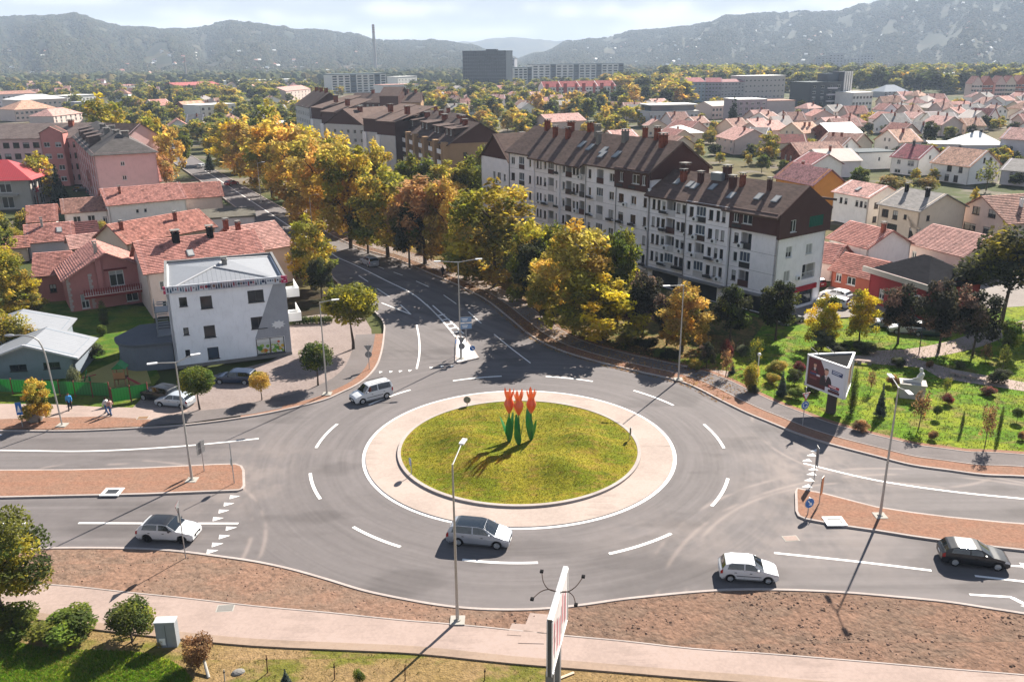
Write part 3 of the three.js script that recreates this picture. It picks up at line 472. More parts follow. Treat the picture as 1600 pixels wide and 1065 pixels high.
// ================================================================ TREES: crowns of leaf-sized faces round clumps, trunks with limbs
const leafMat = new THREE.MeshPhysicalMaterial({ vertexColors: true, roughness: 0.95, transmission: 0.56, thickness: 0, side: THREE.DoubleSide, specularIntensity: 0.2 });
const needleMat = new THREE.MeshPhysicalMaterial({ vertexColors: true, roughness: 0.95, transmission: 0.2, thickness: 0, side: THREE.DoubleSide, specularIntensity: 0.35 });
const PAL = {                                                   // base colours of leaves (linear)
  gold: [[0.66, 0.45, 0.060], [0.58, 0.35, 0.045], [0.68, 0.53, 0.10], [0.34, 0.31, 0.040]],
  orange: [[0.62, 0.38, 0.085], [0.52, 0.29, 0.065], [0.66, 0.46, 0.10], [0.34, 0.25, 0.05]],
  rust: [[0.60, 0.33, 0.13], [0.50, 0.26, 0.11], [0.58, 0.37, 0.13], [0.30, 0.19, 0.07]],
  yellow: [[0.68, 0.56, 0.025], [0.52, 0.43, 0.022], [0.36, 0.34, 0.022], [0.66, 0.44, 0.02]],
  olive: [[0.30, 0.285, 0.026], [0.205, 0.225, 0.022], [0.48, 0.38, 0.030], [0.12, 0.145, 0.018]],
  green: [[0.130, 0.170, 0.020], [0.090, 0.128, 0.017], [0.20, 0.205, 0.024], [0.060, 0.086, 0.014]],
  bright: [[0.150, 0.225, 0.014], [0.105, 0.175, 0.014], [0.235, 0.255, 0.018], [0.065, 0.115, 0.012]],
  dark: [[0.044, 0.054, 0.014], [0.030, 0.040, 0.011], [0.075, 0.074, 0.020], [0.022, 0.028, 0.009]],
  silver: [[0.20, 0.22, 0.11], [0.14, 0.16, 0.075], [0.28, 0.28, 0.16], [0.09, 0.105, 0.045]],
  plum: [[0.075, 0.062, 0.038], [0.048, 0.044, 0.024], [0.30, 0.18, 0.13], [0.034, 0.036, 0.017]],
  spruce: [[0.030, 0.052, 0.030], [0.022, 0.040, 0.022], [0.046, 0.066, 0.036], [0.016, 0.027, 0.015]],
  bluish: [[0.065, 0.088, 0.078], [0.046, 0.066, 0.056], [0.088, 0.12, 0.10], [0.034, 0.048, 0.038]],
  red: [[0.42, 0.045, 0.06], [0.30, 0.04, 0.05], [0.32, 0.11, 0.06], [0.14, 0.06, 0.03]],
  brown: [[0.27, 0.14, 0.065], [0.19, 0.10, 0.05], [0.31, 0.20, 0.09], [0.13, 0.08, 0.035]],
};
// a crown in a unit box: width 1, height 1 above the ground. shape gives blobs [x, y, z, rx, ry]
function crownGeo({ pal, mix = null, share = 0, n, size, blobs, seed, fill = 0.45, long = 1.7, droop = 0 }) {
  const r = mulberry(seed), pos = [], colr = [], nrm = [], v = new THREE.Vector3(), a = new THREE.Vector3(), b = new THREE.Vector3();
  const total = blobs.reduce((s, q) => s + q[3] * q[3] * q[4], 0);
  for (const [bx, by, bz, rx, ry] of blobs) {
    const count = Math.round((n * rx * rx * ry) / total), tone = 0.62 + 0.66 * r(), base = pick(mix && r() < share ? PAL[mix] : PAL[pal], r), second = pick(mix && r() < share ? PAL[mix] : PAL[pal], r), off = r() * 90;
    for (let i = 0; i < count; i++) {
      const u = r() * 2 - 1, t = r() * Math.PI * 2, s = Math.sqrt(1 - u * u), rad = Math.pow(r(), fill) * (0.82 + 0.42 * vnoise(Math.cos(t) * s * 2.6 + off, u * 2.6 + Math.sin(t) * s * 2, seed));
      v.set(bx + rx * rad * s * Math.cos(t), by + ry * rad * u, bz + rx * rad * s * Math.sin(t));
      const k = size * (0.6 + 0.8 * r()), d1 = r() * 6.283, up = r() * 1.5 - 0.9 - droop;
      a.set(Math.cos(d1), up, Math.sin(d1)).normalize().multiplyScalar(k * long * 0.5);
      b.set(-Math.sin(d1), r() * 1.2 - 0.6, Math.cos(d1)).normalize().multiplyScalar(k * 0.5);
      const c = mix3(base, second, r()), j = tone * (0.72 + 0.56 * r());
      const P = [[v.x - a.x, v.y - a.y, v.z - a.z], [v.x + b.x, v.y + b.y, v.z + b.z], [v.x + a.x, v.y + a.y, v.z + a.z], [v.x - b.x, v.y - b.y, v.z - b.z]];
      for (const q of [0, 1, 2, 0, 2, 3]) { pos.push(...P[q]); colr.push(c[0] * j, c[1] * j, c[2] * j); }
    }
  }
  const g = new THREE.BufferGeometry(); g.setAttribute('position', new THREE.Float32BufferAttribute(pos, 3)); g.setAttribute('color', new THREE.Float32BufferAttribute(colr, 3)); g.computeVertexNormals(); return g;
}
const SHAPES = {
  broad(r, k = 26) { const o = []; for (let i = 0; i < k; i++) { const y = lerp(0.30, 0.86, (i + r() * 0.8) / k), w = 0.36 * Math.sqrt(Math.max(0.05, 1 - ((y - 0.52) / 0.50) ** 2)), t = i * 2.4 + r(), q = w * (0.45 + 0.6 * r()); o.push([Math.cos(t) * q, y, Math.sin(t) * q, 0.095 + 0.085 * r(), 0.06 + 0.055 * r()]); } o.push([0.03, 0.88, 0, 0.11, 0.09], [0, 0.55, 0, 0.2, 0.2]); return o; },
  tall(r, k = 30) { const o = []; for (let i = 0; i < k; i++) { const y = lerp(0.15, 0.86, (i + r() * 0.8) / k), w = 0.42 * (1 - Math.pow(Math.abs(y - 0.42) / 0.62, 1.8)), t = i * 2.4 + r(), q = w * (0.5 + 0.6 * r()); o.push([Math.cos(t) * q, y, Math.sin(t) * q, 0.10 + 0.09 * r(), 0.05 + 0.045 * r()]); } o.push([0, 0.92, 0, 0.09, 0.07], [0, 0.45, 0, 0.18, 0.25]); return o; },
  globe(r) { const o = [[0, 0.66, 0, 0.42, 0.28]]; for (let i = 0; i < 14; i++) { const u = r() * 1.7 - 0.7, t = i * 2.4, s = Math.sqrt(Math.max(0, 1 - u * u)); o.push([Math.cos(t) * s * 0.34, 0.66 + u * 0.22, Math.sin(t) * s * 0.34, 0.15, 0.10]); } return o; },
  cone(r, k = 13) { const o = []; for (let i = 0; i < k; i++) { const y = lerp(0.10, 0.94, i / (k - 1)), w = 0.40 * (1 - (y - 0.05) / 0.95); for (let j = 0; j < 3; j++) { const t = i * 1.1 + j * 2.1 + r(); o.push([Math.cos(t) * w * 0.55, y, Math.sin(t) * w * 0.55, Math.max(0.05, w * 0.62), 0.05]); } } return o; },
  column(r) { const o = []; for (let i = 0; i < 10; i++) { const y = lerp(0.08, 0.92, i / 9); o.push([rr(-0.06, 0.06, r), y, rr(-0.06, 0.06, r), 0.42 * (1 - Math.pow(Math.abs(y - 0.4) / 0.65, 2)) + 0.06, 0.08]); } return o; },
  bush(r) { const o = []; for (let i = 0; i < 12; i++) { const t = i * 2.4, q = 0.32 * Math.sqrt(r()); o.push([Math.cos(t) * q, 0.28 + 0.5 * r() * (1 - q), Math.sin(t) * q, 0.2, 0.2]); } return o; },
  wide(r) { const o = []; for (let i = 0; i < 22; i++) { const t = i * 2.4, q = 0.40 * Math.sqrt((i + 0.5) / 22); o.push([Math.cos(t) * q, 0.62 + 0.26 * r() - q * 0.5, Math.sin(t) * q, 0.14 + 0.08 * r(), 0.12 + 0.06 * r()]); } return o; },
};
function trunkGeo(seed, { top = 0.72, r0 = 0.028, limbs = 7, spread = 0.3, first = 0.28 }) {
  const r = mulberry(seed), m = new MB(); let p = [0, 0, 0], q;
  for (let i = 1; i <= 5; i++) { q = [p[0] + rr(-0.012, 0.012, r), (top * i) / 5, p[2] + rr(-0.012, 0.012, r)]; m.bar(p, q, r0 * (1 - (i - 1) / 5.6), r0 * (1 - i / 5.6), 7); p = q; }
  for (let i = 0; i < limbs; i++) { const y = lerp(first, top * 0.92, i / limbs), t = i * 2.4 + r(), l = spread * (0.6 + 0.5 * r()), a = [0, y, 0], b = [Math.cos(t) * l * 0.55, y + 0.08 + 0.05 * r(), Math.sin(t) * l * 0.55], c = [Math.cos(t + 0.3) * l, y + 0.17 + 0.06 * r(), Math.sin(t + 0.3) * l]; m.bar(a, b, r0 * 0.45, r0 * 0.28, 5); m.bar(b, c, r0 * 0.28, r0 * 0.1, 5); }
  return m.geo();
}
const protos = new Map();
// kinds: shape, palette, amount of leaves by distance class
const KIND = {
  gold: ['tall', 'gold', 'olive', 0.28], orange: ['tall', 'orange', 'gold', 0.3], rust: ['broad', 'rust', 'olive', 0.12], yellow: ['tall', 'yellow', 'olive', 0.3], olive: ['tall', 'olive', 'gold', 0.28],
  green: ['broad', 'green', 'olive', 0.3], bright: ['broad', 'bright', 'green', 0.3], dark: ['broad', 'dark', 'green', 0.2], plum: ['broad', 'plum', 'dark', 0.4], globe: ['globe', 'bright', 'yellow', 0.25], globeGold: ['globe', 'orange', 'gold', 0.5], globeYellow: ['globe', 'yellow', 'olive', 0.45], globeGreen: ['globe', 'green', 'bright', 0.4],
  spruce: ['cone', 'spruce', null, 0], blueSpruce: ['cone', 'bluish', null, 0], cypress: ['column', 'green', 'dark', 0.4], poplar: ['column', 'yellow', 'green', 0.5], bush: ['bush', 'green', 'bright', 0.3], bushDark: ['bush', 'dark', 'green', 0.3], bushGold: ['bush', 'olive', 'orange', 0.4], bushRed: ['bush', 'red', 'brown', 0.4], bushSilver: ['bush', 'silver', 'green', 0.3], bushBrown: ['bush', 'brown', 'rust', 0.3], bushBright: ['bush', 'bright', 'green', 0.3],
  openOlive: ['broad', 'olive', 'green', 0.55], walnut: ['wide', 'dark', 'olive', 0.25], sapling: ['broad', 'brown', 'rust', 0.4], saplingGreen: ['broad', 'olive', 'green', 0.4], silver: ['broad', 'silver', 'green', 0.2], conifer: ['cone', 'dark', 'spruce', 0.5],
};
function treeProto(kind, lod, variant) {
  const key = [kind, lod, variant].join(); if (protos.has(key)) return protos.get(key);
  const [shape, pal, mixp, share] = KIND[kind], seed = hash2(kind.length * 31 + kind.charCodeAt(0), variant * 7 + kind.charCodeAt(kind.length - 1), 5) * 1e9 | 0, r = mulberry(seed);
  const dense = shape === 'globe' || shape === 'bush' || shape === 'column' ? 0.8 : 1, n = Math.round((kind === 'openOlive' ? 15000 : [6800, 2400, 650][lod]) * dense), size = kind === 'openOlive' ? 0.019 : [0.033, 0.052, 0.10][lod] * (shape === 'cone' ? 0.85 : 1);
  const sap = kind.startsWith('sapling');
  const p = { crown: crownGeo({ pal, mix: mixp, share, n: sap ? Math.round(n * 0.16) : n, size: sap ? size * 1.25 : size, blobs: SHAPES[shape](r), seed: seed + 1, fill: shape === 'globe' || shape === 'bush' ? 0.3 : 0.42, droop: shape === 'cone' ? 0.3 : 0 }), trunk: trunkGeo(seed + 2, shape === 'cone' ? { top: 0.85, limbs: 0 } : shape === 'bush' ? { top: 0.5, r0: 0.03, limbs: 9, spread: 0.35, first: 0.02 } : shape === 'globe' ? { top: 0.55, r0: 0.03, limbs: 5, first: 0.4, spread: 0.2 } : {}), leaf: shape === 'cone' ? needleMat : leafMat };
  protos.set(key, p); return p;
}
const treeSpots = [];
function tree(kind, x, z, h, w, label, category, group, lod = null, name = null, y = 0) {
  const d = Math.hypot(x, z - 69); if (lod === null) lod = d < 190 ? 0 : d < 420 ? 1 : 2;
  const variant = Math.floor(rnd() * (lod === 2 ? 2 : 3)), p = treeProto(kind, lod, variant), bush = KIND[kind][0] === 'bush';
  const t = thing(name ?? (bush ? 'bush' : KIND[kind][0] === 'cone' ? 'conifer' : 'tree'), label, category ?? (bush ? 'bush' : 'tree'), [x, z], rnd() * 6.28, group, y);
  const c = mesh('crown', p.crown, p.leaf, t); c.scale.set(w, h, w);
  const k = mesh('trunk', p.trunk, M.bark, t); k.scale.set(Math.min(w, h * 0.8), h, Math.min(w, h * 0.8));
  treeSpots.push([x, z, w / 2]); return t;
}

// ---------------------------------------------------------------- trees and shrubs placed one by one: kind, (x, z, height, crown width), label
for (const [kind, x, z, h, w, label, group] of [
  ['openOlive', -31.38, 25.39, 8.47, 6.76, 'loose olive green tree at the bottom left corner of the view, beside the pale pavement'],
  ['bush', -23.42, 26.27, 3.55, 3.15, 'tall green bush left of the grey utility cabinet'],
  ['bushBright', -27.44, 26.04, 2.05, 4.16, 'wide low green bush on the lawn, left of the tall green bush'],
  ['bush', -30.72, 25.88, 2.62, 3.46, 'dark green bush at the foot of the loose olive tree'],
  ['bushBrown', -18.69, 28.53, 2.81, 2.06, 'reddish brown shrub on the dry grass right of the grey utility cabinet'],
  ['bushGold', -21.45, 26.71, 0.78, 0.75, 'small yellowish shrub at the front of the grey utility cabinet'],
  ['blueSpruce', -13.25, 30.17, 1.17, 0.87, 'small bluish spruce at the bottom edge, in the dry grass'],
  ['bush', -9.23, 30.01, 1.19, 0.76, 'small leafy plant at the bottom edge, right of the bluish spruce'],
  // north-west corner
  ['globe', -31.66, -9.22, 4.86, 3.87, 'large clipped ball tree beside the silver parked car'],
  ['globeGold', -26.15, -11.6, 3.3, 2.48, 'small orange ball tree on the paved yard before the white building'],
  ['globeGreen', -21.25, -15.59, 5, 3.94, 'green ball tree with a thin trunk beside the paved yard lamp'],
  ['globeYellow', -19.58, -27.51, 8.8, 7.13, 'big round yellow green tree at the corner of the avenue'],
  ['olive', -30.81, -55.82, 11.81, 7.8, 'tall green tree with a yellowish edge behind the white building, left of the avenue'],
  ['dark', -28.04, -49.98, 6.59, 5.02, 'low dark green tree between the tall green tree and the round yellow tree'],
  ['gold', -46.17, -6.53, 4.72, 3.15, 'young golden tree on the pavement beside the round concrete planter'],
  ['bushSilver', -46.5, -14.5, 3.21, 1.76, 'pale variegated shrub at the corner of the grey pavilion'],
  ['bushDark', -49.81, -24.61, 2.15, 3.42, 'dark hedge clump between the pavilion and the green slide'],
  ['cypress', -54.27, -38.26, 3.43, 1.35, 'narrow climbing evergreen before the balcony of the pink house'],
  ['bushBright', -52.52, -33.85, 1.66, 1.59, 'light green shrub in the garden of the pink house'],
  ['olive', -68.26, -40.96, 10.98, 7.29, 'bushy olive tree at the left edge, in the garden west of the pink house'],
  ['bushGold', -58.38, -25.26, 6.84, 5.72, 'brownish shrub mass at the left edge above the pavilion roof'],
  ['green', -87.16, -70.99, 10.82, 8.19, 'green tree at the left edge below the house with the bright red roof'],
  ['bushBright', -70.56, -50.59, 4.21, 3.2, 'bright green shrub left of the pink house wall'],
  ['bushBrown', -67.21, -43.34, 2.31, 3.02, 'brown shrub left of the pink house, near its basement door'],
  ['olive', -116.26, -142.12, 12.93, 8.56, 'dark tree with a yellow top before the pink apartment block'],
  ['spruce', -108.92, -135.99, 10.08, 6.23, 'feathery spruce right of the dark tree with a yellow top'],
  ['bushGold', -96.67, -97.13, 6.73, 4.35, 'yellowish shrub beside the unfinished house with a red roof'],
  ['bushGold', -83, -100.41, 3.32, 3, 'small shrub between the low tiled houses on the left'],
  // the big trees on the left of the far avenue
  ['olive', -126.85, -202.88, 24.34, 16.66, 'large green and yellow tree behind the pink apartment block'],
  ['yellow', -113.96, -191.34, 16.63, 9.15, 'yellowish tree right of the large green and yellow tree'],
  ['olive', -105.47, -186.47, 19.77, 8.71, 'olive tree beside the left side of the far avenue'],
  ['orange', -98, -177.76, 16.36, 8.82, 'orange tree at the left kerb of the far avenue'],
  ['green', -106.1, -211.38, 11.49, 6.58, 'green tree left of the parked cars of the far avenue'],
  ['spruce', -94.66, -200.78, 7.81, 4.14, 'small dark conifer at the left kerb of the far avenue'],
  ['rust', -91.46, -157.71, 9.93, 6.26, 'rusty tree behind the long tiled barn roof'],
]) tree(kind, x, z, h, w, label, null, group);
const rowE = 'plane trees in the row right of the avenue';
[
  ['yellow', 10.4, -28.9, 9, 8.53, 'yellow green tree with low branches, first of the avenue row from the roundabout'],
  ['gold', 7.26, -32.77, 15.03, 9.72, 'broad golden tree behind the yellow green tree, second of the avenue row'],
  ['olive', -3.2, -56.07, 16.81, 12.92, 'big olive tree turning yellow, third of the avenue row from the roundabout'],
  ['rust', -15.16, -71.68, 15.5, 11.85, 'pale rust thin tree, fourth of the avenue row from the roundabout'],
  ['olive', -22.2, -77.3, 16.45, 11.35, 'dark olive tree with a yellow side, fifth of the avenue row'],
  ['gold', -30.07, -85.01, 21.06, 11.78, 'tall golden tree, sixth of the avenue row from the roundabout'],
  ['orange', -37.51, -93.46, 19.52, 11.62, 'orange tree left of the tall golden tree, seventh of the avenue row'],
  ['gold', -45.78, -108.42, 20.34, 12.3, 'golden tree, eighth of the avenue row from the roundabout'],
  ['orange', -54.86, -124.46, 20.33, 11.9, 'deep orange tree, ninth of the avenue row from the roundabout'],
  ['gold', -66.51, -147.64, 20.08, 12.88, 'yellow gold tree, tenth of the avenue row from the roundabout'],
  ['orange', -78.75, -171.41, 19.05, 12.15, 'orange tree, eleventh of the avenue row from the roundabout'],
  ['yellow', -91.57, -197.45, 16.83, 11.51, 'pale gold tree, twelfth of the avenue row from the roundabout'],
  ['gold', -103.59, -223.6, 14.03, 9.74, 'last clearly seen golden tree of the avenue row'],
].forEach(([kind, x, z, h, w, label]) => tree(kind, z < -100 ? x + 5.5 : x, z, h, w * 1.18, label));
for (const [kind, x, z, h, w, label] of [
  ['dark', -17.51, -69.45, 11.27, 7.52, 'dark low tree between the dark olive avenue tree and the pale rust tree'],
  ['orange', -11.03, -68.32, 15.89, 9.53, 'orange brown tree between the pale rust tree and the big olive tree'],
  ['olive', -7.73, -61.34, 13.07, 7.73, 'olive tree crowding the left side of the big olive tree'],
  ['dark', -26.19, -80.54, 10.93, 7.81, 'dark undergrowth tree under the tall golden tree'],
  ['olive', 2, -45.73, 12.79, 6.87, 'olive tree crowding the right side of the big olive tree'],
  ['gold', 3.71, -38.93, 9.33, 5.35, 'small golden tree left of the broad golden tree'],
  // second row, between the avenue and the blocks
  ['gold', -28.46, -107.65, 18.26, 9.89, 'golden tree behind the dark olive avenue tree'],
  ['orange', -41.36, -125.52, 18.51, 9.9, 'orange tree in the second row, left of the brown roofed blocks'],
  ['yellow', -51.89, -144.8, 18.95, 9.85, 'yellow tree in the second row behind the orange avenue trees'],
  ['orange', -63.9, -168.03, 19.48, 10.13, 'orange tree in the second row under the far end of the brown blocks'],
  ['olive', -77.53, -209.45, 21.82, 12.2, 'tall olive tree left of the far end of the brown roofed blocks'],
  ['green', -20.82, -108.76, 15.31, 10.82, 'green tree before the tan gable of the brown roofed block'],
  ['olive', -13.42, -106.99, 13.9, 11.56, 'olive tree right of the rust coloured tree, before the tan wall'],
  ['green', -8.67, -108.22, 14.76, 9.79, 'round green tree against the left end of the white apartment block'],
  ['green', -7.03, -140.42, 13.84, 7.46, 'green tree in the gap between the tan block and the white block'],
  ['dark', 2.82, -43.16, 10.67, 6.92, 'dark tree between the big olive tree and the broad golden tree'],
  ['green', 5.54, -48.27, 11.78, 6.48, 'green tree close to the white facade behind the golden tree'],
  ['green', 12.95, -35.29, 13.42, 7.04, 'green tree before the recess between the two white blocks'],
  ['plum', 15.61, -31, 8.76, 6.18, 'greyish brown tree right of the green tree, before the white facade'],
  ['plum', 18.08, -27.98, 6.99, 4.49, 'small grey green tree behind the tall lamp of the roundabout'],
  ['orange', 19.47, -25.59, 8.81, 7.13, 'orange brown tree right of the tall lamp of the roundabout'],
  ['dark', 25.59, -27.78, 8.04, 5.29, 'dark tree with a reddish tint before the white facade'],
  ['dark', 31.65, -29.58, 7.99, 5.74, 'dense dark green tree at the corner of the white block'],
  ['yellow', 36.07, -26.1, 7.13, 4.63, 'yellow tree, left one of the pair before the car park'],
  ['yellow', 41.6, -28.82, 6.82, 4.39, 'yellow tree, right one of the pair before the car park'],
  ['plum', 45.79, -27.74, 7.89, 5.78, 'dark tree with pinkish leaf tips before the red house'],
  ['plum', 49.03, -24.39, 9.35, 6.4, 'large dark tree with pinkish tips right of the red house'],
  ['plum', 52.54, -23.41, 8.22, 5.34, 'dark tree with pinkish tips, rightmost of the three by the car park'],
  ['walnut', 63.53, -37.24, 13.12, 12.08, 'huge dark tree at the right edge of the view behind the park'],
  ['walnut', 67.17, -31.68, 11.12, 9.86, 'dark tree beyond the right edge beside the huge dark tree'],
  ['bright', 56.06, -22.44, 4.92, 3.1, 'green tree with an orange top at the right end of the park'],
  ['dark', 23.61, -32.86, 4.16, 4.68, 'dark shrub tree behind the orange brown tree'],
  ['silver', 35.74, -24.73, 3.1, 3.2, 'silvery willow like shrub behind the three sided billboard'],
]) tree(kind, x, z, h, w, label);
// the park: shrubs, saplings and small conifers
for (const [kind, x, z, h, w, label] of [
  ['blueSpruce', 26.87, -11.47, 2.89, 1.48, 'bluish spruce left of the three sided billboard'],
  ['bushDark', 29.18, -14.64, 2.13, 1.78, 'dark round bush left of the billboard, behind the bluish spruce'],
  ['bushBright', 28.14, -10.76, 1.65, 2.07, 'low green bush under the left edge of the billboard'],
  ['bushDark', 30.4, -12.44, 1.53, 2.09, 'dark bush behind the billboard column'],
  ['bushGold', 28.19, -17.92, 1.98, 2.65, 'yellowish shrub in the flower bed left of the bluish spruce'],
  ['blueSpruce', 34.7, -6.1, 3.62, 1.44, 'dark slim spruce on the lawn between billboard and statue'],
  ['cypress', 32.19, -6.77, 4.93, 0.9, 'thin leaning evergreen right beside the billboard'],
  ['sapling', 36.28, -12.31, 2.62, 1.2, 'thin sapling on the lawn right of the thin leaning evergreen'],
  ['sapling', 37.2, -3.38, 4.24, 2.1, 'brown leaved young tree before the white statue'],
  ['globeGreen', 39.9, -5.54, 1.48, 0.96, 'dark small ball shrub right of the brown young tree'],
  ['saplingGreen', 43.86, -11.8, 1.98, 1.26, 'small green tree on the lawn right of the statue'],
  ['bushRed', 42.6, -8.95, 1.4, 1.33, 'low reddish shrub below the small green tree'],
  ['bushBrown', 37.27, -0.87, 1.35, 1.01, 'brown shrub near the pavement below the brown young tree'],
  ['bushBrown', 31.61, -2.92, 1.51, 1.73, 'brown shrub near the pavement right of the billboard'],
  ['sapling', 41.19, 0.67, 4.56, 1.73, 'brown leaved sapling close to the pavement at the right'],
  ['cypress', 43.52, -1.43, 3.1, 0.44, 'pencil thin dark cypress on the right lawn'],
  ['cypress', 40.74, -2.59, 2.17, 0.36, 'very thin sapling on the lawn between the brown ones'],
  ['globeGreen', 47.02, -4.64, 1.52, 1.12, 'dark green ball shrub at the right edge of the lawn'],
  ['bushBrown', 45.2, -0.71, 1.21, 0.77, 'small brown shrub at the right edge near the pavement'],
  ['bushDark', 50.65, -14.52, 2.09, 2.64, 'spreading dark conifer shrub by the park path at the right'],
  ['bushRed', 47.89, -11.36, 1.22, 1.68, 'reddish shrub under the spreading conifer shrub'],
  ['saplingGreen', 53.43, -18.72, 3.19, 1.56, 'sapling with sparse leaves, right of a pair by the plaza'],
  ['sapling', 52.64, -20.81, 2.66, 1.48, 'sapling with brown leaves, left of a pair by the plaza'],
  ['bushBrown', 45.71, -19.52, 1.25, 1.01, 'rusty low shrub behind the statue'],
  ['bushSilver', 48.8, -19.04, 1.17, 1.48, 'pale grassy tuft shrub in the bed behind the white benches'],
  ['bushDark', 42.35, -19.8, 1.41, 1.79, 'dark clipped shrub at the back of the plaza'],
  ['bushBrown', 39.32, -14.04, 1.69, 1.57, 'reddish brown bush at the front edge of the plaza'],
  ['bushDark', 39.73, -11.19, 1.37, 1.16, 'dark shrub at the foot of the statue'],
  ['plum', 21.09, -19.9, 3.29, 2.07, 'brownish young tree left of the red flowering shrub'],
  ['bushRed', 24, -22.79, 3.07, 1.83, 'red flowering shrub by the park path'],
  ['sapling', 22.54, -17.07, 3.42, 1.73, 'brown sapling beside the walkway, below the red shrub'],
  ['blueSpruce', 23.52, -18.22, 1.48, 0.94, 'tiny spruce right of the brown sapling'],
  ['bushGold', 24.07, -12.94, 3.77, 2.15, 'tall yellowish shrub beside the short white park lamp'],
  ['saplingGreen', 26.59, -19.98, 3.8, 2.04, 'thin green young tree behind the short white park lamp'],
  ['bushDark', 24.25, -12.4, 1.19, 1.39, 'dark low shrub at the foot of the short white park lamp'],
  ['bushGold', 19.66, -19.52, 1.5, 1.66, 'yellowish shrub near the tall lamp of the roundabout'],
  ['bushGold', 26.94, -15.06, 1.58, 1.93, 'golden shrub between the park lamp and the bluish spruce'],
  ['bushRed', 30.95, -18.45, 1.48, 1.58, 'dark red shrub behind the left edge of the billboard'],
  ['bushSilver', 26.16, -24.07, 1.63, 1.85, 'pale shrub in the shade of the dark trees'],
  ['bushBright', 16.47, -23.86, 1.4, 1.89, 'low green shrub at the foot of the orange brown tree'],
  ['bushDark', 17.79, -22.95, 1.7, 2.87, 'dark shrub left of the brownish young tree'],
  ['bushDark', 37.19, -23.79, 2, 2.74, 'dark hedge behind the billboard roof'],
  ['bushDark', 40.48, -24.61, 1.7, 3, 'dark hedge clump behind the billboard, right part'],
  ['bushDark', 15.34, -26.16, 2.22, 3.28, 'dark undergrowth bush beneath the greyish brown tree'],
  ['bushGold', 13.32, -28.1, 2.26, 3.04, 'yellowish undergrowth bush by the walkway'],
  ['bushDark', 0.87, -48.42, 2.83, 3.29, 'undergrowth bush beneath the big olive tree'],
  ['bushDark', 4.56, -38.9, 2.64, 3.38, 'undergrowth bush beneath the broad golden tree'],
]) tree(kind, x, z, h, w, label);

// ================================================================ THE WHITE APARTMENT BLOCKS RIGHT OF THE AVENUE
const wallWhite = plaster(0.84, 0.81, 0.83), wallGrey = plaster(0.56, 0.54, 0.54), tan = plaster(0.34, 0.215, 0.125), pink = plaster(0.64, 0.43, 0.42), pinkDark = plaster(0.50, 0.21, 0.19);
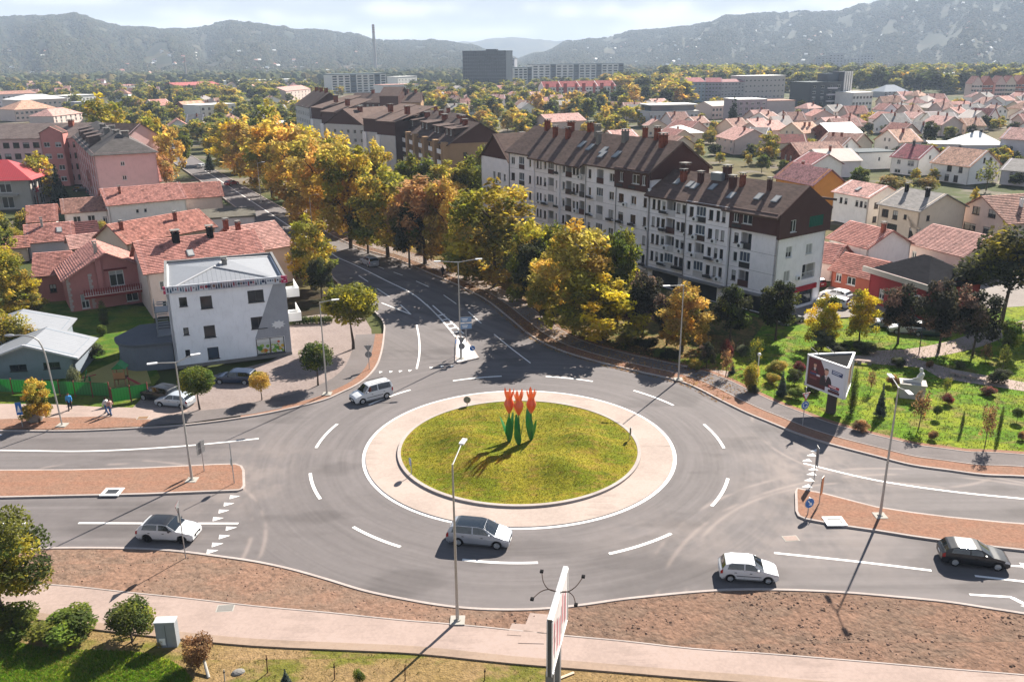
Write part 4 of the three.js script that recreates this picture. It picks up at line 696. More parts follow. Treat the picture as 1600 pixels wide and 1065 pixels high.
// a straight slab block: A, B ends of the street facade (left, right seen from the street), depth d, eaves h, ridge rise
function slabBlock({ A, B, d, h, rise, label, units, floors = 4, ground = 2.6, seed, gableR, over = 0.7, roofM = M.shingle, clad = [], kinks = [], roofParts }) {
  const W = dist(A, B), t = thing('apartment_block', label, 'apartment block', A, turnOf(A, B)), r = mulberry(seed), walls = [], uw = W / units.length, fh = (h - ground - 0.3) / floors;
  footprints.push([A, B, d]);
  units.forEach((u, i) => {
    const x0 = i * uw, out = u.out ?? 0, holes = [], add = []; let lx = 0.7; const gap = (uw - 1.2 - u.cols.reduce((s, c) => s + { n: 0.75, w: 1.25, b: 1.75, p: 1.7, e: 0.8 }[c], 0)) / (u.cols.length - 1 || 1);
    for (const c of u.cols) {
      const wd = { n: 0.75, w: 1.25, b: 1.75, p: 1.7, e: 0.8 }[c];
      for (let f = 0; f < floors; f++) {
        const y = ground + f * fh + 0.75, skip = u.clad && f === floors - 1;
        if (c === 'n') { holes.push([lx, y, 0.75, 1.4]); add.push(['w', lx, y, 0.75, 1.4]); }
        if (c === 'w') { holes.push([lx, y, 1.25, 1.35]); add.push(['w', lx, y, 1.25, 1.35]); }
        if (c === 'p') for (const k of [0, 1.0]) { holes.push([lx + k, y, 0.62, 1.45]); add.push(['d', lx + k, y, 0.62, 1.45]); }
        if (c === 'b') { holes.push([lx, y - 0.6, 1.75, 2.25]); add.push(['b', lx, y - 0.6, 1.75, 2.25]); }
      }
      lx += wd + gap;
    }
    holes.push([1.2, 0.05, uw - 2.4, ground - 0.7]); 
    walls.push(wallGeo([[0, 0], [uw, 0], [uw, h], [0, h]], holes, 0.3).translate(x0, 0, out));
    if (out) for (const s of [0, uw]) walls.push(new THREE.BoxGeometry(0.3, h - 0.004, Math.abs(out) + 0.28).toNonIndexed().translate(x0 + s + (s ? -0.152 : 0.152), h / 2, out / 2 - 0.16));
    const shop = mesh('shop_front', memo(['shop', uw, ground].join(), () => boxUV(new THREE.PlaneGeometry(uw - 2.3, ground - 0.6).translate(uw / 2, ground / 2 - 0.28, -0.2))), M.glass, t); shop.position.set(x0, 0, out);
    const ledge = mesh('canopy', memo(['canopy', uw].join(), () => new MB().box(uw / 2, 0, 0.45, uw - 0.1, 0.18, 0.9).geo()), M.concreteDark, t); ledge.position.set(x0, ground - 0.45, out);
    for (const [k, x, y, w, hh] of add) {
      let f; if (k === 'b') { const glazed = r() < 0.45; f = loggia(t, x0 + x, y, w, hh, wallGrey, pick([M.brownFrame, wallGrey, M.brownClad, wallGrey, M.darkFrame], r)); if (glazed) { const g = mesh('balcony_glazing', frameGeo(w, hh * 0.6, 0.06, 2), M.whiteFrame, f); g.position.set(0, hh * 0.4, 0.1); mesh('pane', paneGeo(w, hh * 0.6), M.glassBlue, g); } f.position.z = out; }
      else { f = window_(t, x0 + x, y, w, hh, k === 'd' || r() < 0.55 ? M.brownFrame : M.whiteFrame, M.glass, r() < 0.32 ? pick([0.25, 0.5, 1], r) : 0, w > 1 ? 1 : 0); f.position.z = out; if (r() < 0.16) ac(t, x0 + x + w + 0.5, y - 0.5).position.z = out; else if (k === 'w' && r() < 0.5) { const p = mesh('window_box', memo('wbox', () => { const m = new MB(); m.box(0.62, 0, 0.28, 1.5, 0.06, 0.5).box(0.62, 0.06, 0.5, 1.5, 0.35, 0.04); return m.geo(); }), M.darkFrame, t); p.position.set(x0 + x, y - 0.35, out); } }
    }
    // thin floor joints and a rain pipe
    const j = new MB(); for (let f = 0; f < floors; f++) j.box(uw / 2, ground + f * fh + 0.05, 0.012, uw, 0.03, 0.02); const jm = mesh('floor_joint', j.geo(), M.concreteDark, t); jm.position.set(x0, 0, out);
    const pipe = mesh('rain_pipe', memo(['pipe', h].join(), () => new MB().bar([0.12, 0.2, 0.1], [0.12, h - 0.2, 0.1], 0.06).geo()), M.concreteDark, t); pipe.position.set(x0, 0, out);
    if (u.clad) { const c = [], y0 = h - fh - 0.15, hs = []; if (u.cladWin) for (const q of u.cladWin) hs.push([q[0], q[1] + y0, q[2], q[3]]); c.push(wallGeo([[0, y0], [uw, y0], [uw, h + 0.1], [0, h + 0.1]], hs, 0.35)); const cm = mesh('brown_cladding', boxUV(mergeGeometries(c)), M.brownClad, t); cm.position.set(x0, 0, out + 0.4); for (const q of hs) { const w = window_(cm, q[0], q[1], q[2], q[3], M.whiteFrame, M.glass, 0, 1); } }
  });
  for (const s of gableR ? ['l', 'b'] : ['l', 'r', 'b']) {
    const g = s === 'b' ? wallGeo([[0, 0], [W, 0], [W, h], [0, h]], [], 0.3).rotateY(Math.PI).translate(W, 0, -d) : wallGeo([[0, 0], [d, 0], [d, h], [0, h]], [], 0.3).rotateY(s === 'r' ? Math.PI / 2 : -Math.PI / 2).translate(s === 'r' ? W : 0, 0, s === 'r' ? 0 : -d); walls.push(g);
    if (s !== 'b') { const top = wallGeo([[0, h - 1.2], [d, h - 1.2], [d, h], [d / 2, h + rise], [0, h]], [], 0.12).rotateY(s === 'r' ? Math.PI / 2 : -Math.PI / 2).translate(s === 'r' ? W + 0.13 : -0.13, 0, s === 'r' ? 0 : -d); mesh('gable', boxUV(top), M.brownClad, t); }
  }
  mesh('wall', boxUV(mergeGeometries(walls)), wallWhite, t);
  const m = new MB(), k = rise / (d / 2), lip = over; let xs = [-0.5, ...kinks.map((q) => q[0] * W), W + 0.3], ov = [lip, ...kinks.map((q) => q[1])];
  for (let i = 0; i < xs.length - 1; i++) { const v = ov[i]; slopeGeo([xs[i], h + 0.25 - v * k, v], [xs[i + 1], h + 0.25 - v * k, v], [xs[i + 1], h + 0.25 + rise, -d / 2], [xs[i], h + 0.25 + rise, -d / 2], 1, 0.3, m); }
  slopeGeo([W + 0.3, h + 0.25 - lip * k, -d - lip], [-0.5, h + 0.25 - lip * k, -d - lip], [-0.5, h + 0.25 + rise, -d / 2], [W + 0.3, h + 0.25 + rise, -d / 2], 1, 0.3, m);
  const R = mesh('roof', slopeUV(m.geo()), roofM, t);
  const at = (u, w) => [u * W, h + 0.25 + rise * (1 - Math.abs(w - 0.5) * 2), -w * d];
  return { t, R, W, at, tilt: Math.atan2(rise, d / 2), fh };
}
const cladWin = [[1.3, 1.0, 0.9, 1.45], [4.3, 1.0, 1.7, 1.45], [6.6, 1.0, 0.8, 1.45]];
{ // block B: nearer, lower, ends in the big brown gable
  const A = [20.2, -58.6], B = [34.1, -39.9];
  const b = slabBlock({ A, B, d: 10.5, h: 13.6, rise: 3.0, seed: 5, gableR: true, floors: 4, ground: 2.9,
    label: 'lower white apartment block with a big brown gable and shop front beside the park',
    units: [{ cols: ['p', 'n', 'b', 'n', 'n'], out: 0 }, { cols: ['n', 'b', 'n', 'p'], out: 0.5 }, { cols: ['n', 'b', 'e', 'e', 'e'], out: 0, clad: true, cladWin: [[0.7, 0.9, 0.9, 1.3], [2.2, 0.9, 1.6, 1.3]] }], kinks: [[0.62, 1.0]] });
  const { t, R, W, at, tilt } = b, d = 10.5;
  // right end wall
  const rs = [[1.4, 9.9, 0, 0]], holes = [[2.0, 4.3, 1.3, 1.5], [2.0, 7.6, 1.3, 1.5], [6.0, 4.0, 2.9, 2.1], [6.0, 7.4, 1.5, 1.5], [6.2, 8.95, 0.01, 0.01]].slice(0, 3).concat([[6.4, 7.5, 1.4, 1.4]]);
  holes.push([1.0, 0.5, 3.4, 1.8], [5.4, 0.4, 3.6, 2.0]);
  const place = (g) => g.rotateY(Math.PI / 2).translate(W, 0, 0);
  mesh('end_wall', boxUV(place(wallGeo([[0, 0], [d, 0], [d, 10.4], [0, 10.4]], holes, 0.3))), wallWhite, t);
  const ch = [[1.9, 11.0, 1.2, 1.7], [6.0, 11.2, 3.1, 1.5], [5.6, 8.2, 3.2, 2.2]];
  mesh('brown_gable', boxUV(place(wallGeo([[-0.4, 10.4], [d + 0.3, 10.4], [d + 0.3, 13.6], [d / 2, 16.85], [-0.4, 13.6]], [[1.9, 11.1, 1.2, 1.6], [5.9, 11.3, 3.2, 1.45]], 0.4)).translate(0.42, 0, 0)), M.brownClad, t);
  const put = (o) => { const p = new THREE.Vector3(W, 0, 0); o.rotation.y = Math.PI / 2; return o; };
  const onEnd = (o, x, y, dz = 0) => { o.position.set(W + dz, y, -x); o.rotation.y = Math.PI / 2; return o; };
  onEnd(window_(t, 0, 0, 1.2, 1.6, M.whiteFrame, M.glass), 1.9, 11.1, 0.42);
  onEnd(mesh('green_shutter', memo('gshut', () => { const m = new MB(); for (let i = 0; i < 9; i++) m.box(0.18 + i * 0.355, 0, -0.08, 0.3, 1.45, 0.05); return m.geo(); }), std([0.02, 0.10, 0.07]), t), 5.9, 11.3, 0.42);
  const redCurtain = std([0.16, 0.03, 0.035]);
  onEnd(window_(t, 0, 0, 1.3, 1.5, M.whiteFrame, M.glass, 0.5), 2.0, 7.6); onEnd(window_(t, 0, 0, 1.3, 1.5, M.whiteFrame, M.glassBlue, 1), 2.0, 4.3);
  onEnd(window_(t, 0, 0, 1.4, 1.4, M.whiteFrame, M.glass, 1), 6.4, 7.5);
  onEnd(loggia(t, 0, 0, 2.9, 2.1, wallGrey, M.whiteFrame, true), 6.0, 4.0);
  onEnd(ac(t, 0, 0), 2.6, 3.2); onEnd(ac(t, 0, 0), 5.0, 4.2);
  onEnd(mesh('shop_front', boxUV(new THREE.PlaneGeometry(8.4, 2.0).translate(4.2, 1.0, -0.2)), M.glass, t), 0.8, 0.4);
  onEnd(mesh('shop_sign', memo('ssign', () => new MB().box(4.4, 0, 0.1, 8.6, 0.7, 0.16).geo()), std([0.33, 0.02, 0.03]), t), 0.8, 2.45);
  // roof furniture
  for (const [u, w, s] of [[0.30, 0.30, 1.1], [0.55, 0.30, 1.3], [0.60, 0.36, 1.0], [0.80, 0.34, 0.8], [0.12, 0.42, 1.6], [0.16, 0.30, 1.2], [0.44, 0.47, 1.5]]) { const p = at(u, w); chimney(R, p[0], p[1] + 0.2, p[2], pick([M.brownClad, M.brick, M.brownClad]), s); }
  for (const [u, w] of [[0.13, 0.26], [0.24, 0.24], [0.29, 0.22], [0.42, 0.25], [0.60, 0.15], [0.78, 0.20], [0.90, 0.20]]) { const p = at(u, w); skylight(R, p[0], p[1] + 0.05, p[2], tilt, 1.05); }
  const gp = at(0.40, 0.42); { const g = mesh('roof_hatch', new MB().box(0, 0, 0, 2.0, 1.1, 1.4).geo(), M.greyMetal, R); g.position.set(gp[0], gp[1] - 0.2, gp[2]); }
  // rear wing roofs showing over the ridge
  const back = mesh('rear_dormer', slopeUV(slopeGeo([W * 0.86, 15.4, -d * 0.62], [W + 0.2, 15.4, -d * 0.62], [W + 0.2, 14.5, -d - 1.6], [W * 0.86, 14.5, -d - 1.6], 1, 0.3).geo()), M.shingleDark, t);
}
{ // block A: farther, one floor higher
  const A = [-0.8, -92.8], B = [20.3, -59.3];
  const a = slabBlock({ A, B, d: 12, h: 16.7, rise: 3.9, seed: 9, floors: 5, ground: 1.9,
    label: 'long higher white apartment block with many chimneys, behind the avenue trees',
    units: [{ cols: ['w', 'b', 'n'], out: 0 }, { cols: ['p', 'n', 'b', 'n'], out: -0.4 }, { cols: ['n', 'b', 'n', 'n', 'b'], out: -0.4 }, { cols: ['n', 'b', 'w'], out: 0 }, { cols: ['w', 'w', 'n'], out: 0, clad: true, cladWin }], kinks: [[0.2, 1.3], [0.42, 1.5], [0.6, 0.7]] });
  const { t, R, W, at, tilt } = a;
  for (const [u, w, s, k] of [[0.23, 0.34, 1.1, 0], [0.33, 0.34, 1.2, 0], [0.30, 0.46, 1.5, 0], [0.50, 0.44, 1.3, 1], [0.56, 0.31, 1.1, 1], [0.70, 0.40, 1.4, 1], [0.86, 0.50, 1.2, 0], [0.93, 0.40, 1.6, 0], [0.12, 0.45, 1.3, 0], [0.42, 0.52, 1.4, 0], [0.78, 0.52, 1.0, 0]]) { const p = at(u, w); chimney(R, p[0], p[1] + 0.4, p[2], k ? M.concreteDark : M.brick, s); }
  for (const [u, w] of [[0.47, 0.25], [0.54, 0.22], [0.64, 0.20], [0.74, 0.16], [0.66, 0.13]]) { const p = at(u, w); skylight(R, p[0], p[1] + 0.05, p[2], tilt, 1.25); }
}
{ // the left end: a cross wing with its own brown gable
  house({ A: [-6.4, -104.2], B: [-0.8, -94.4], d: 15, h: 14.6, rise: 4.6, type: 'g', over: 0.4, name: 'apartment_block', category: 'apartment block', wall: wallWhite, roof: M.shingle, gableM: M.brownClad, label: 'white end wing with a steep brown gable at the left of the long white block', win: { f: [[4.8, 3.5, 1, 1.5], [6.6, 3.5, 1.3, 1.5], [9, 3.5, 0.8, 1.4], [4.8, 7, 1, 1.5], [6.6, 7, 1.3, 1.5], [9, 7, 0.8, 1.4], [4.8, 10.5, 1, 1.5], [6.6, 10.5, 1.3, 1.5], [9, 10.5, 0.8, 1.4]] }, chim: [[0.3, 0.5, 1.4], [0.7, 0.6, 1.4]] });
}
// ---------------------------------------------------------------- brown roofed blocks along the avenue, behind the golden trees
const dormer = (parent, x, y, z, w, dd, hh) => { const D = mesh('dormer', slopeUV((() => { const m = new MB(); m.box(0, 0, -dd / 2, w, hh, dd); slopeGeo([-w / 2 - 0.3, hh, 0.5], [w / 2 + 0.3, hh, 0.5], [w / 2 + 0.3, hh + 0.5, -dd], [-w / 2 - 0.3, hh + 0.5, -dd], 1, 0.2, m); return m; })().geo()), M.shingleDark, parent); D.position.set(x, y, z); for (const s of [-0.25, 0.25]) { const f = window_(D, s * w - 0.45, hh * 0.3, 0.9, hh * 0.55, M.whiteFrame, M.glassBlue, 0, 0); f.position.z = 0.16; } return D; };
{
  const A = [-39.6, -212], B = [-16.4, -152.4], d = 17;
  const c = house({ A, B, d, h: 12.4, rise: 5.0, over: 0.6, name: 'apartment_block', category: 'apartment block', wall: tan, roof: M.shingleDark, gableM: M.brownClad, frame: M.brownFrame, label: 'tan apartment block with brown gable and dormers, nearest one behind the golden trees', base: 1.4, floorH: 2.8, wsize: [1.5, 1.6], win: { f: [20, 4], r: [[4, 8.6, 1, 1.5]] }, chim: [[0.2, 0.45, 2], [0.34, 0.4, 2.2], [0.46, 0.52, 1.8], [0.6, 0.42, 2.2], [0.82, 0.46, 1.9], [0.7, 0.55, 1.8], [0.9, 0.4, 1.9]] });
  for (const [x, y, w] of [[8, 13.4, 6], [20, 13.2, 7], [35, 13.4, 8], [47, 13.2, 6], [58, 13.3, 7]]) dormer(c, x, y, -2.2, w, 5.4, 2.6);
  for (const x of [4, 12, 22, 30, 40, 50, 58]) { for (let f = 0; f < 4; f++) { const b = mesh('balcony', memo('cbal', () => new MB().box(1.3, 0, 0.6, 3.6, 0.14, 1.2).box(1.3, 0.14, 1.14, 3.6, 1.0, 0.1).geo()), wallWhite, c); b.position.set(x, 1.2 + f * 2.8, 0); } const st = mesh('stair_bay', memo('stbay', () => new MB().box(0, 0.2, 0.7, 2.0, 12.6, 1.4).geo()), tan, c); st.position.set(x + 5, 0, 0); }
}
const mono = (A, B, d, h, rise, label, roofM = M.shingle, wall = M.brownClad) => { const t = house({ A, B, d, h, rise, type: 'shed', over: 0.3, name: 'apartment_block', category: 'apartment block', wall, roof: roofM, frame: M.brownFrame, label, chim: [[0.8, 0.4, 2]] }); mesh('white_pillar', new MB().box(0.9, 0.1, 0.3, 1.8, h - 4.2, 0.7).geo(), wallWhite, t); mesh('lower_wall', new MB().box(dist(A, B) / 2 + 0.9, 0.1, 0.12, dist(A, B) - 1.9, h - 4.2, 0.3).geo(), wallGrey, t); return t; };
mono([-47, -208], [-41.4, -203], 16, 15.4, 3.8, 'brown stair tower with a sloping roof, left one of the leading pair');
mono([-41, -196], [-34.6, -190], 16, 15.4, 3.8, 'brown stair tower with a sloping roof, right one of the leading pair');
house({ A: [-63, -226], B: [-48, -216], d: 20, h: 12.6, rise: 5.0, type: 'g', over: 0.4, name: 'apartment_block', category: 'apartment block', wall: wallGrey, roof: M.shingle, gableM: M.brownClad, label: 'apartment wing with a wide brown gable, behind the tall golden avenue trees', win: { f: [6, 4] }, base: 1.4, chim: [[0.6, 0.3, 2], [0.4, 0.5, 2]] });
mono([-67, -240], [-60.5, -234], 16, 15.8, 3.8, 'brown block with a sloping top, left of the wide brown gable');
mono([-74, -256], [-68, -249], 16, 16.4, 3.8, 'brown stair tower with a sloping roof, second from the far left end');
house({ A: [-88, -290], B: [-76, -262], d: 16, h: 16, rise: 5.2, over: 0.4, name: 'apartment_block', category: 'apartment block', wall: wallGrey, roof: M.shingleDark, gableM: M.brownClad, label: 'grey apartment block with dark brown gable at the far left end', win: { f: [8, 5], r: [3, 4] }, base: 1.6, frame: M.brownFrame, chim: [[0.2, 0.5, 2], [0.5, 0.5, 2], [0.8, 0.5, 2]] });
house({ A: [-73.6, -328], B: [-57, -320], d: 14, h: 15, rise: 3.6, over: 0.5, name: 'apartment_block', category: 'apartment block', wall: M.brownClad, roof: M.shingle, label: 'brown block with a pale roof, left part of the rear row', win: { f: [6, 5] }, base: 1.4, chim: [[0.5, 0.5, 1.8]] });
house({ A: [-56.8, -312], B: [-48.6, -310], d: 14, h: 18.2, rise: 3.4, type: 'e', over: 0.5, name: 'stair_tower', category: 'apartment block', wall: M.brownClad, roof: M.shingle, label: 'dark brown stair tower rising from the rear row', win: { f: [2, 5] }, base: 1.6 });
house({ A: [-48.4, -314], B: [-39.4, -314], d: 14, h: 15.4, rise: 3.6, over: 0.5, name: 'apartment_block', category: 'apartment block', wall: tan, roof: M.shingle, gableM: M.brownClad, frame: M.brownFrame, label: 'tan block with a pale brown roof, right part of the rear row', win: { f: [5, 5] }, base: 1.4, chim: [[0.3, 0.5, 1.8], [0.7, 0.5, 1.8]] });
house({ A: [-40, -262], B: [-22, -226], d: 15, h: 10.4, rise: 4.6, over: 0.5, name: 'apartment_block', category: 'apartment block', wall: tan, roof: M.shingle, gableM: M.brownClad, label: 'low brown roofed block behind the nearest tan block, partly hidden by trees', win: { f: [7, 3] }, chim: [[0.3, 0.5, 1.8], [0.6, 0.5, 1.8]] });

// ---------------------------------------------------------------- pink apartment blocks on the left
{
  const e = house({ A: [-93.2, -123.6], B: [-82, -130], d: 66, h: 13.6, rise: 3.6, type: 'hip', over: 0.7, name: 'apartment_block', category: 'apartment block', wall: pink, roof: std([0.105, 0.095, 0.092], { map: shingleTex }), label: 'long pink apartment block with a grey hipped roof, its blank end facing the tiled houses', win: { f: [[5.2, 10.6, 0.9, 1.0], [5.2, 7.4, 0.9, 1.0]], l: [24, 4] }, base: 1.6, floorH: 3, wsize: [1.1, 1.5], chim: [[0.6, 0.1, 2.2], [0.5, 0.18, 2], [0.4, 0.3, 2], [0.55, 0.42, 2], [0.45, 0.55, 2]], chimM: M.concreteDark });
  for (let i = 0; i < 9; i++) { const s = mesh('wall_stripe', memo('pstripe', () => new MB().box(-0.06, 0.6, 0, 0.1, 12.6, 1.6).geo()), pinkDark, e); s.position.set(0, 0, -4 - i * 6.8); }
  for (const [x, z] of [[2.4, -16], [2.6, -26], [2.4, -36], [2.6, -46]]) { const D = mesh('dormer', slopeUV((() => { const m = new MB(); m.box(0, 0, 0, 2.6, 1.9, 3.4); slopeGeo([-1.6, 1.9, 2], [-1.6, 1.9, -2], [1.8, 2.5, -2], [1.8, 2.5, 2], 1, 0.15, m); return m; })().geo()), std([0.12, 0.09, 0.085], { map: shingleTex }), e); D.position.set(x - 0.6, 14.2, z); }
  house({ A: [-150, -172], B: [-118, -174.5], d: 13, h: 13.2, rise: 3.4, over: 0.6, name: 'apartment_block', category: 'apartment block', wall: pink, roof: std([0.21, 0.165, 0.15], { map: shingleTex }), gableM: pinkDark, frame: M.brownFrame, label: 'pink apartment block with wide windows at the left edge, facing the camera', win: { f: [12, 4] }, base: 1.3, floorH: 3, wsize: [1.7, 1.5], chim: [[0.8, 0.4, 2]] });
  const red = house({ A: [-129.8, -170.6], B: [-123.8, -171.2], d: 4, h: 14.6, rise: 1.6, type: 'g', over: 0.2, name: 'stair_tower', category: 'apartment block', wall: pinkDark, roof: M.shingleDark, label: 'red stair tower set between the pink apartment blocks', win: { f: [2, 4] }, base: 1.4, floorH: 3.1, wsize: [1.6, 1.3] });
  house({ A: [-118.4, -174], B: [-105.5, -168.5], d: 12, h: 13.2, rise: 3.4, over: 0.4, name: 'apartment_block', category: 'apartment block', wall: pink, roof: M.shingleDark, frame: M.brownFrame, label: 'salmon pink corner block joining the two pink apartment blocks', win: { f: [5, 4] }, base: 1.3, floorH: 3, wsize: [1.6, 1.4] });
}

// ================================================================ HOUSES
const T1 = tiles(0.50, 0.235, 0.195), T2 = tiles(0.44, 0.20, 0.16), T3 = tiles(0.55, 0.31, 0.265), T4 = tiles(0.38, 0.21, 0.165), T5 = tiles(0.22, 0.055, 0.05), T6 = tiles(0.58, 0.34, 0.24);
const P1 = plaster(0.82, 0.79, 0.77), P2 = plaster(0.64, 0.54, 0.44), P3 = plaster(0.62, 0.49, 0.45), P4 = plaster(0.58, 0.55, 0.59), P6 = plaster(0.40, 0.15, 0.115);
const greyRoof = std([0.26, 0.245, 0.235], { map: shingleTex }), paleRoof = std([0.50, 0.44, 0.40], { map: plasterTex }), whiteRoof = std([0.66, 0.65, 0.63], { map: plasterTex, roughness: 0.6 });
const slateBlack = std([0.020, 0.020, 0.025], { map: shingleTex, roughness: 1, specularIntensity: 0.08 });
const seamTex = tex(256, 64, 3, (u, v) => { const e = Math.abs(((u * 6) % 1) - 0.5) * 2, k = 0.9 + 0.14 * fbm(u * 8, v * 4, 77, 3, 8) - 0.32 * smoothstep(e, 0.8, 0.98); return [k, k, k]; });
const metalRoof = std([0.25, 0.26, 0.28], { map: seamTex, roughness: 0.5, metalness: 0.25 });

// ---- the white kindergarten building with the picture frieze
{
  const A = [-38.4, -21.1], B = [-26.5, -25.7], W = dist(A, B), d = 13.4, h = 9.3;
  const t = thing('kindergarten', 'white three storey kindergarten with a picture frieze under its grey hipped roof', 'building', A, turnOf(A, B)); footprints.push([A, B, d]);
  const wl = plaster(0.82, 0.83, 0.87), blue = plaster(0.15, 0.165, 0.20);
  const holes = [[1.22, 7.2, 0.82, 1.04], [3.4, 6.7, 1.24, 1.43], [8.5, 6.85, 1.75, 1.4], [1.25, 3.9, 0.56, 0.85], [3.4, 3.3, 1.2, 1.4], [8.55, 3.7, 1.7, 1.4], [1.15, 1.4, 0.5, 0.75], [3.5, 0.75, 1.2, 1.35], [8.85, 0.5, 3.2, 1.95]];
  const lh = [[2, 0.9, 1, 1.9], [6, 3.6, 1.0, 2], [9.5, 6.7, 1, 1.3], [5, 6.7, 1.2, 1.4]];
  const walls = [wallGeo([[0, 0], [W, 0], [W, h], [0, h]], holes), wallGeo([[0, 0], [d, 0], [d, h], [0, h]], [[2, 0.5, 1.2, 2], [6, 3.6, 1.4, 2], [6, 6.6, 1.4, 2], [9.5, 3.8, 1.2, 1.4]]).rotateY(Math.PI / 2).translate(W, 0, 0), wallGeo([[0, 0], [d, 0], [d, h], [0, h]], lh).rotateY(-Math.PI / 2).translate(0, 0, -d), wallGeo([[0, 0], [W, 0], [W, h], [0, h]], []).rotateY(Math.PI).translate(W, 0, -d)];
  mesh('wall', boxUV(mergeGeometries(walls)), wl, t);
  holes.slice(0, 8).forEach((q, i) => window_(t, q[0], q[1], q[2], q[3], M.darkFrame, i === 7 ? M.glassBlue : M.glass, 0, q[2] > 1.5 ? 1 : 0));
  for (const q of lh) { const f = window_(t, 0, q[1], q[2], q[3], M.darkFrame); f.position.set(0, q[1], -d + q[0]); f.rotation.y = -Math.PI / 2; }
  { // shop window with a printed film of trees and balloons
    const c = document.createElement('canvas'); c.width = 512; c.height = 320; const x = c.getContext('2d'), r = mulberry(3); x.fillStyle = '#d8dcd2'; x.fillRect(0, 0, 512, 320);
    for (let i = 0; i < 60; i++) { x.fillStyle = pick(['#7fae3a', '#4f9433', '#a8c65a', '#d7b345', '#c9762e', '#e8e6de'], r); x.beginPath(); x.arc(r() * 512, 130 + r() * 190, 8 + r() * 34, 0, 7); x.fill(); }
    x.fillStyle = '#eef0ec'; x.fillRect(0, 0, 512, 70); x.fillStyle = '#3f8a3a'; x.beginPath(); x.arc(70, 200, 44, 0, 7); x.fill(); x.fillStyle = '#d8622e'; x.beginPath(); x.arc(420, 90, 26, 0, 7); x.fill();
    const film = new THREE.CanvasTexture(c); film.colorSpace = THREE.SRGBColorSpace; film.repeat.set(1 / 3.1, 1 / 1.85); film.wrapS = film.wrapT = THREE.RepeatWrapping; film.flipY = true;
    const f = window_(t, 8.85, 0.5, 3.2, 1.95, M.darkFrame, std([0.75, 0.75, 0.75], { map: film, roughness: 0.25 }), 0, 1); f.name = 'printed_window';
  }
  const base = new MB(); base.box(W / 2, 0, 0.02, W + 0.1, 0.42, 0.1); mesh('plinth', base.geo(), M.concreteDark, t);
  const g = new MB().tri([W * 0.91, h - 0.02, 0.025], [W * 0.80, 0.43, 0.025], [W + 0.02, 0.43, 0.025]).tri([W * 0.91, h - 0.02, 0.025], [W + 0.02, 0.43, 0.025], [W + 0.02, h - 0.02, 0.025]); 
  { const s = new THREE.Shape([[W * 0.91, h - 0.02], [W * 0.80, 0.43], [8.8, 0.43], [8.8, 2.5], [12.1, 2.5], [12.1, 0.43], [W + 0.02, 0.43], [W + 0.02, h - 0.02]].map((p) => new THREE.Vector2(...p))); mesh('grey_paint_field', boxUV(new THREE.ExtrudeGeometry(s, { depth: 0.02, bevelEnabled: false })), plaster(0.33, 0.34, 0.37), t); }
  { const pts = []; for (let i = 0; i < 18; i++) { const a = (i / 18) * 6.283, r = i % 2 ? 0.42 : 0.60; pts.push(new THREE.Vector2(W * 0.905 + Math.cos(a) * r * 1.35, 3.95 + Math.sin(a) * r * 0.85)); } const s = new THREE.Shape(); s.setFromPoints(new THREE.SplineCurve([...pts, pts[0]]).getPoints(90)); mesh('splash_sign', boxUV(new THREE.ExtrudeGeometry(s, { depth: 0.06, bevelEnabled: false }).translate(0, 0, 0.03)), M.white, t); }
  { // picture frieze: a row of small drawings
    const c = document.createElement('canvas'); c.width = 2048; c.height = 128; const x = c.getContext('2d'), r = mulberry(8); x.fillStyle = '#c9ccd2'; x.fillRect(0, 0, 2048, 128);
    for (let i = 0; i < 46; i++) { const u = 20 + i * 41, f = u > 640 && u < 1450; if (f) { x.fillStyle = pick(['#a9a3ae', '#b5adb2', '#9fa7b3'], r); x.fillRect(u, 10, 36, 108); } x.fillStyle = pick(['#8d3b48', '#40465c', '#6d6a78', '#35566e', '#7a5a4c', '#3b3f47', '#a5626e'], r); const k = r(); if (k < 0.35) { x.beginPath(); x.arc(u + 18, 60, 12 + r() * 16, 0, 7); x.fill(); } else if (k < 0.7) { x.fillRect(u + 4, 22 + r() * 20, 12 + r() * 16, 60 + r() * 30); } else { x.beginPath(); x.moveTo(u, 110); x.lineTo(u + 18, 20); x.lineTo(u + 34, 110); x.fill(); } }
    x.fillStyle = '#b8355a'; x.fillRect(1900, 6, 148, 116); x.fillStyle = '#e8dfe4'; for (let i = 0; i < 7; i++) { x.beginPath(); x.arc(1912 + i * 20, 30 + r() * 70, 9, 0, 7); x.fill(); }
    const tx = new THREE.CanvasTexture(c); tx.colorSpace = THREE.SRGBColorSpace; tx.wrapS = tx.wrapT = THREE.RepeatWrapping; tx.repeat.set(1 / (W + 0.5), 1 / 0.85); tx.offset.set(0, -(h - 0.5) / 0.85 % 1);
    mesh('picture_frieze', new MB().box(W / 2, h - 0.5, 0.16, W + 0.5, 0.85, 0.16).geo(), std([0.85, 0.85, 0.85], { map: tx }), t);
  }
  const par = new MB(); par.box(0.05, h - 0.3, -d / 2, 0.3, 0.65, d + 0.3).box(W - 0.05, h - 0.3, -d / 2, 0.3, 0.65, d + 0.3).box(W / 2, h - 0.3, -d, W + 0.2, 0.6, 0.3); mesh('parapet', par.geo(), std([0.17, 0.17, 0.175], { map: plasterTex }), t);
  const m = new MB(), e = h - 0.15, k = e + 1.15, P = [[0.3, e, 0], [W - 0.3, e, 0], [W - 0.3, e, -d + 0.25], [0.3, e, -d + 0.25]], r1 = [W * 0.42, k, -4.6], r2 = [W * 0.55, k, -8.3];
  slopeGeo(P[0], P[1], r1, r1, 1, 0.1, m); slopeGeo(P[1], P[2], r2, r1, 1, 0.1, m); slopeGeo(P[2], P[3], r2, r2, 1, 0.1, m); slopeGeo(P[3], P[0], r1, r2, 1, 0.1, m);
  const R = mesh('roof', slopeUV(m.geo()), metalRoof, t);
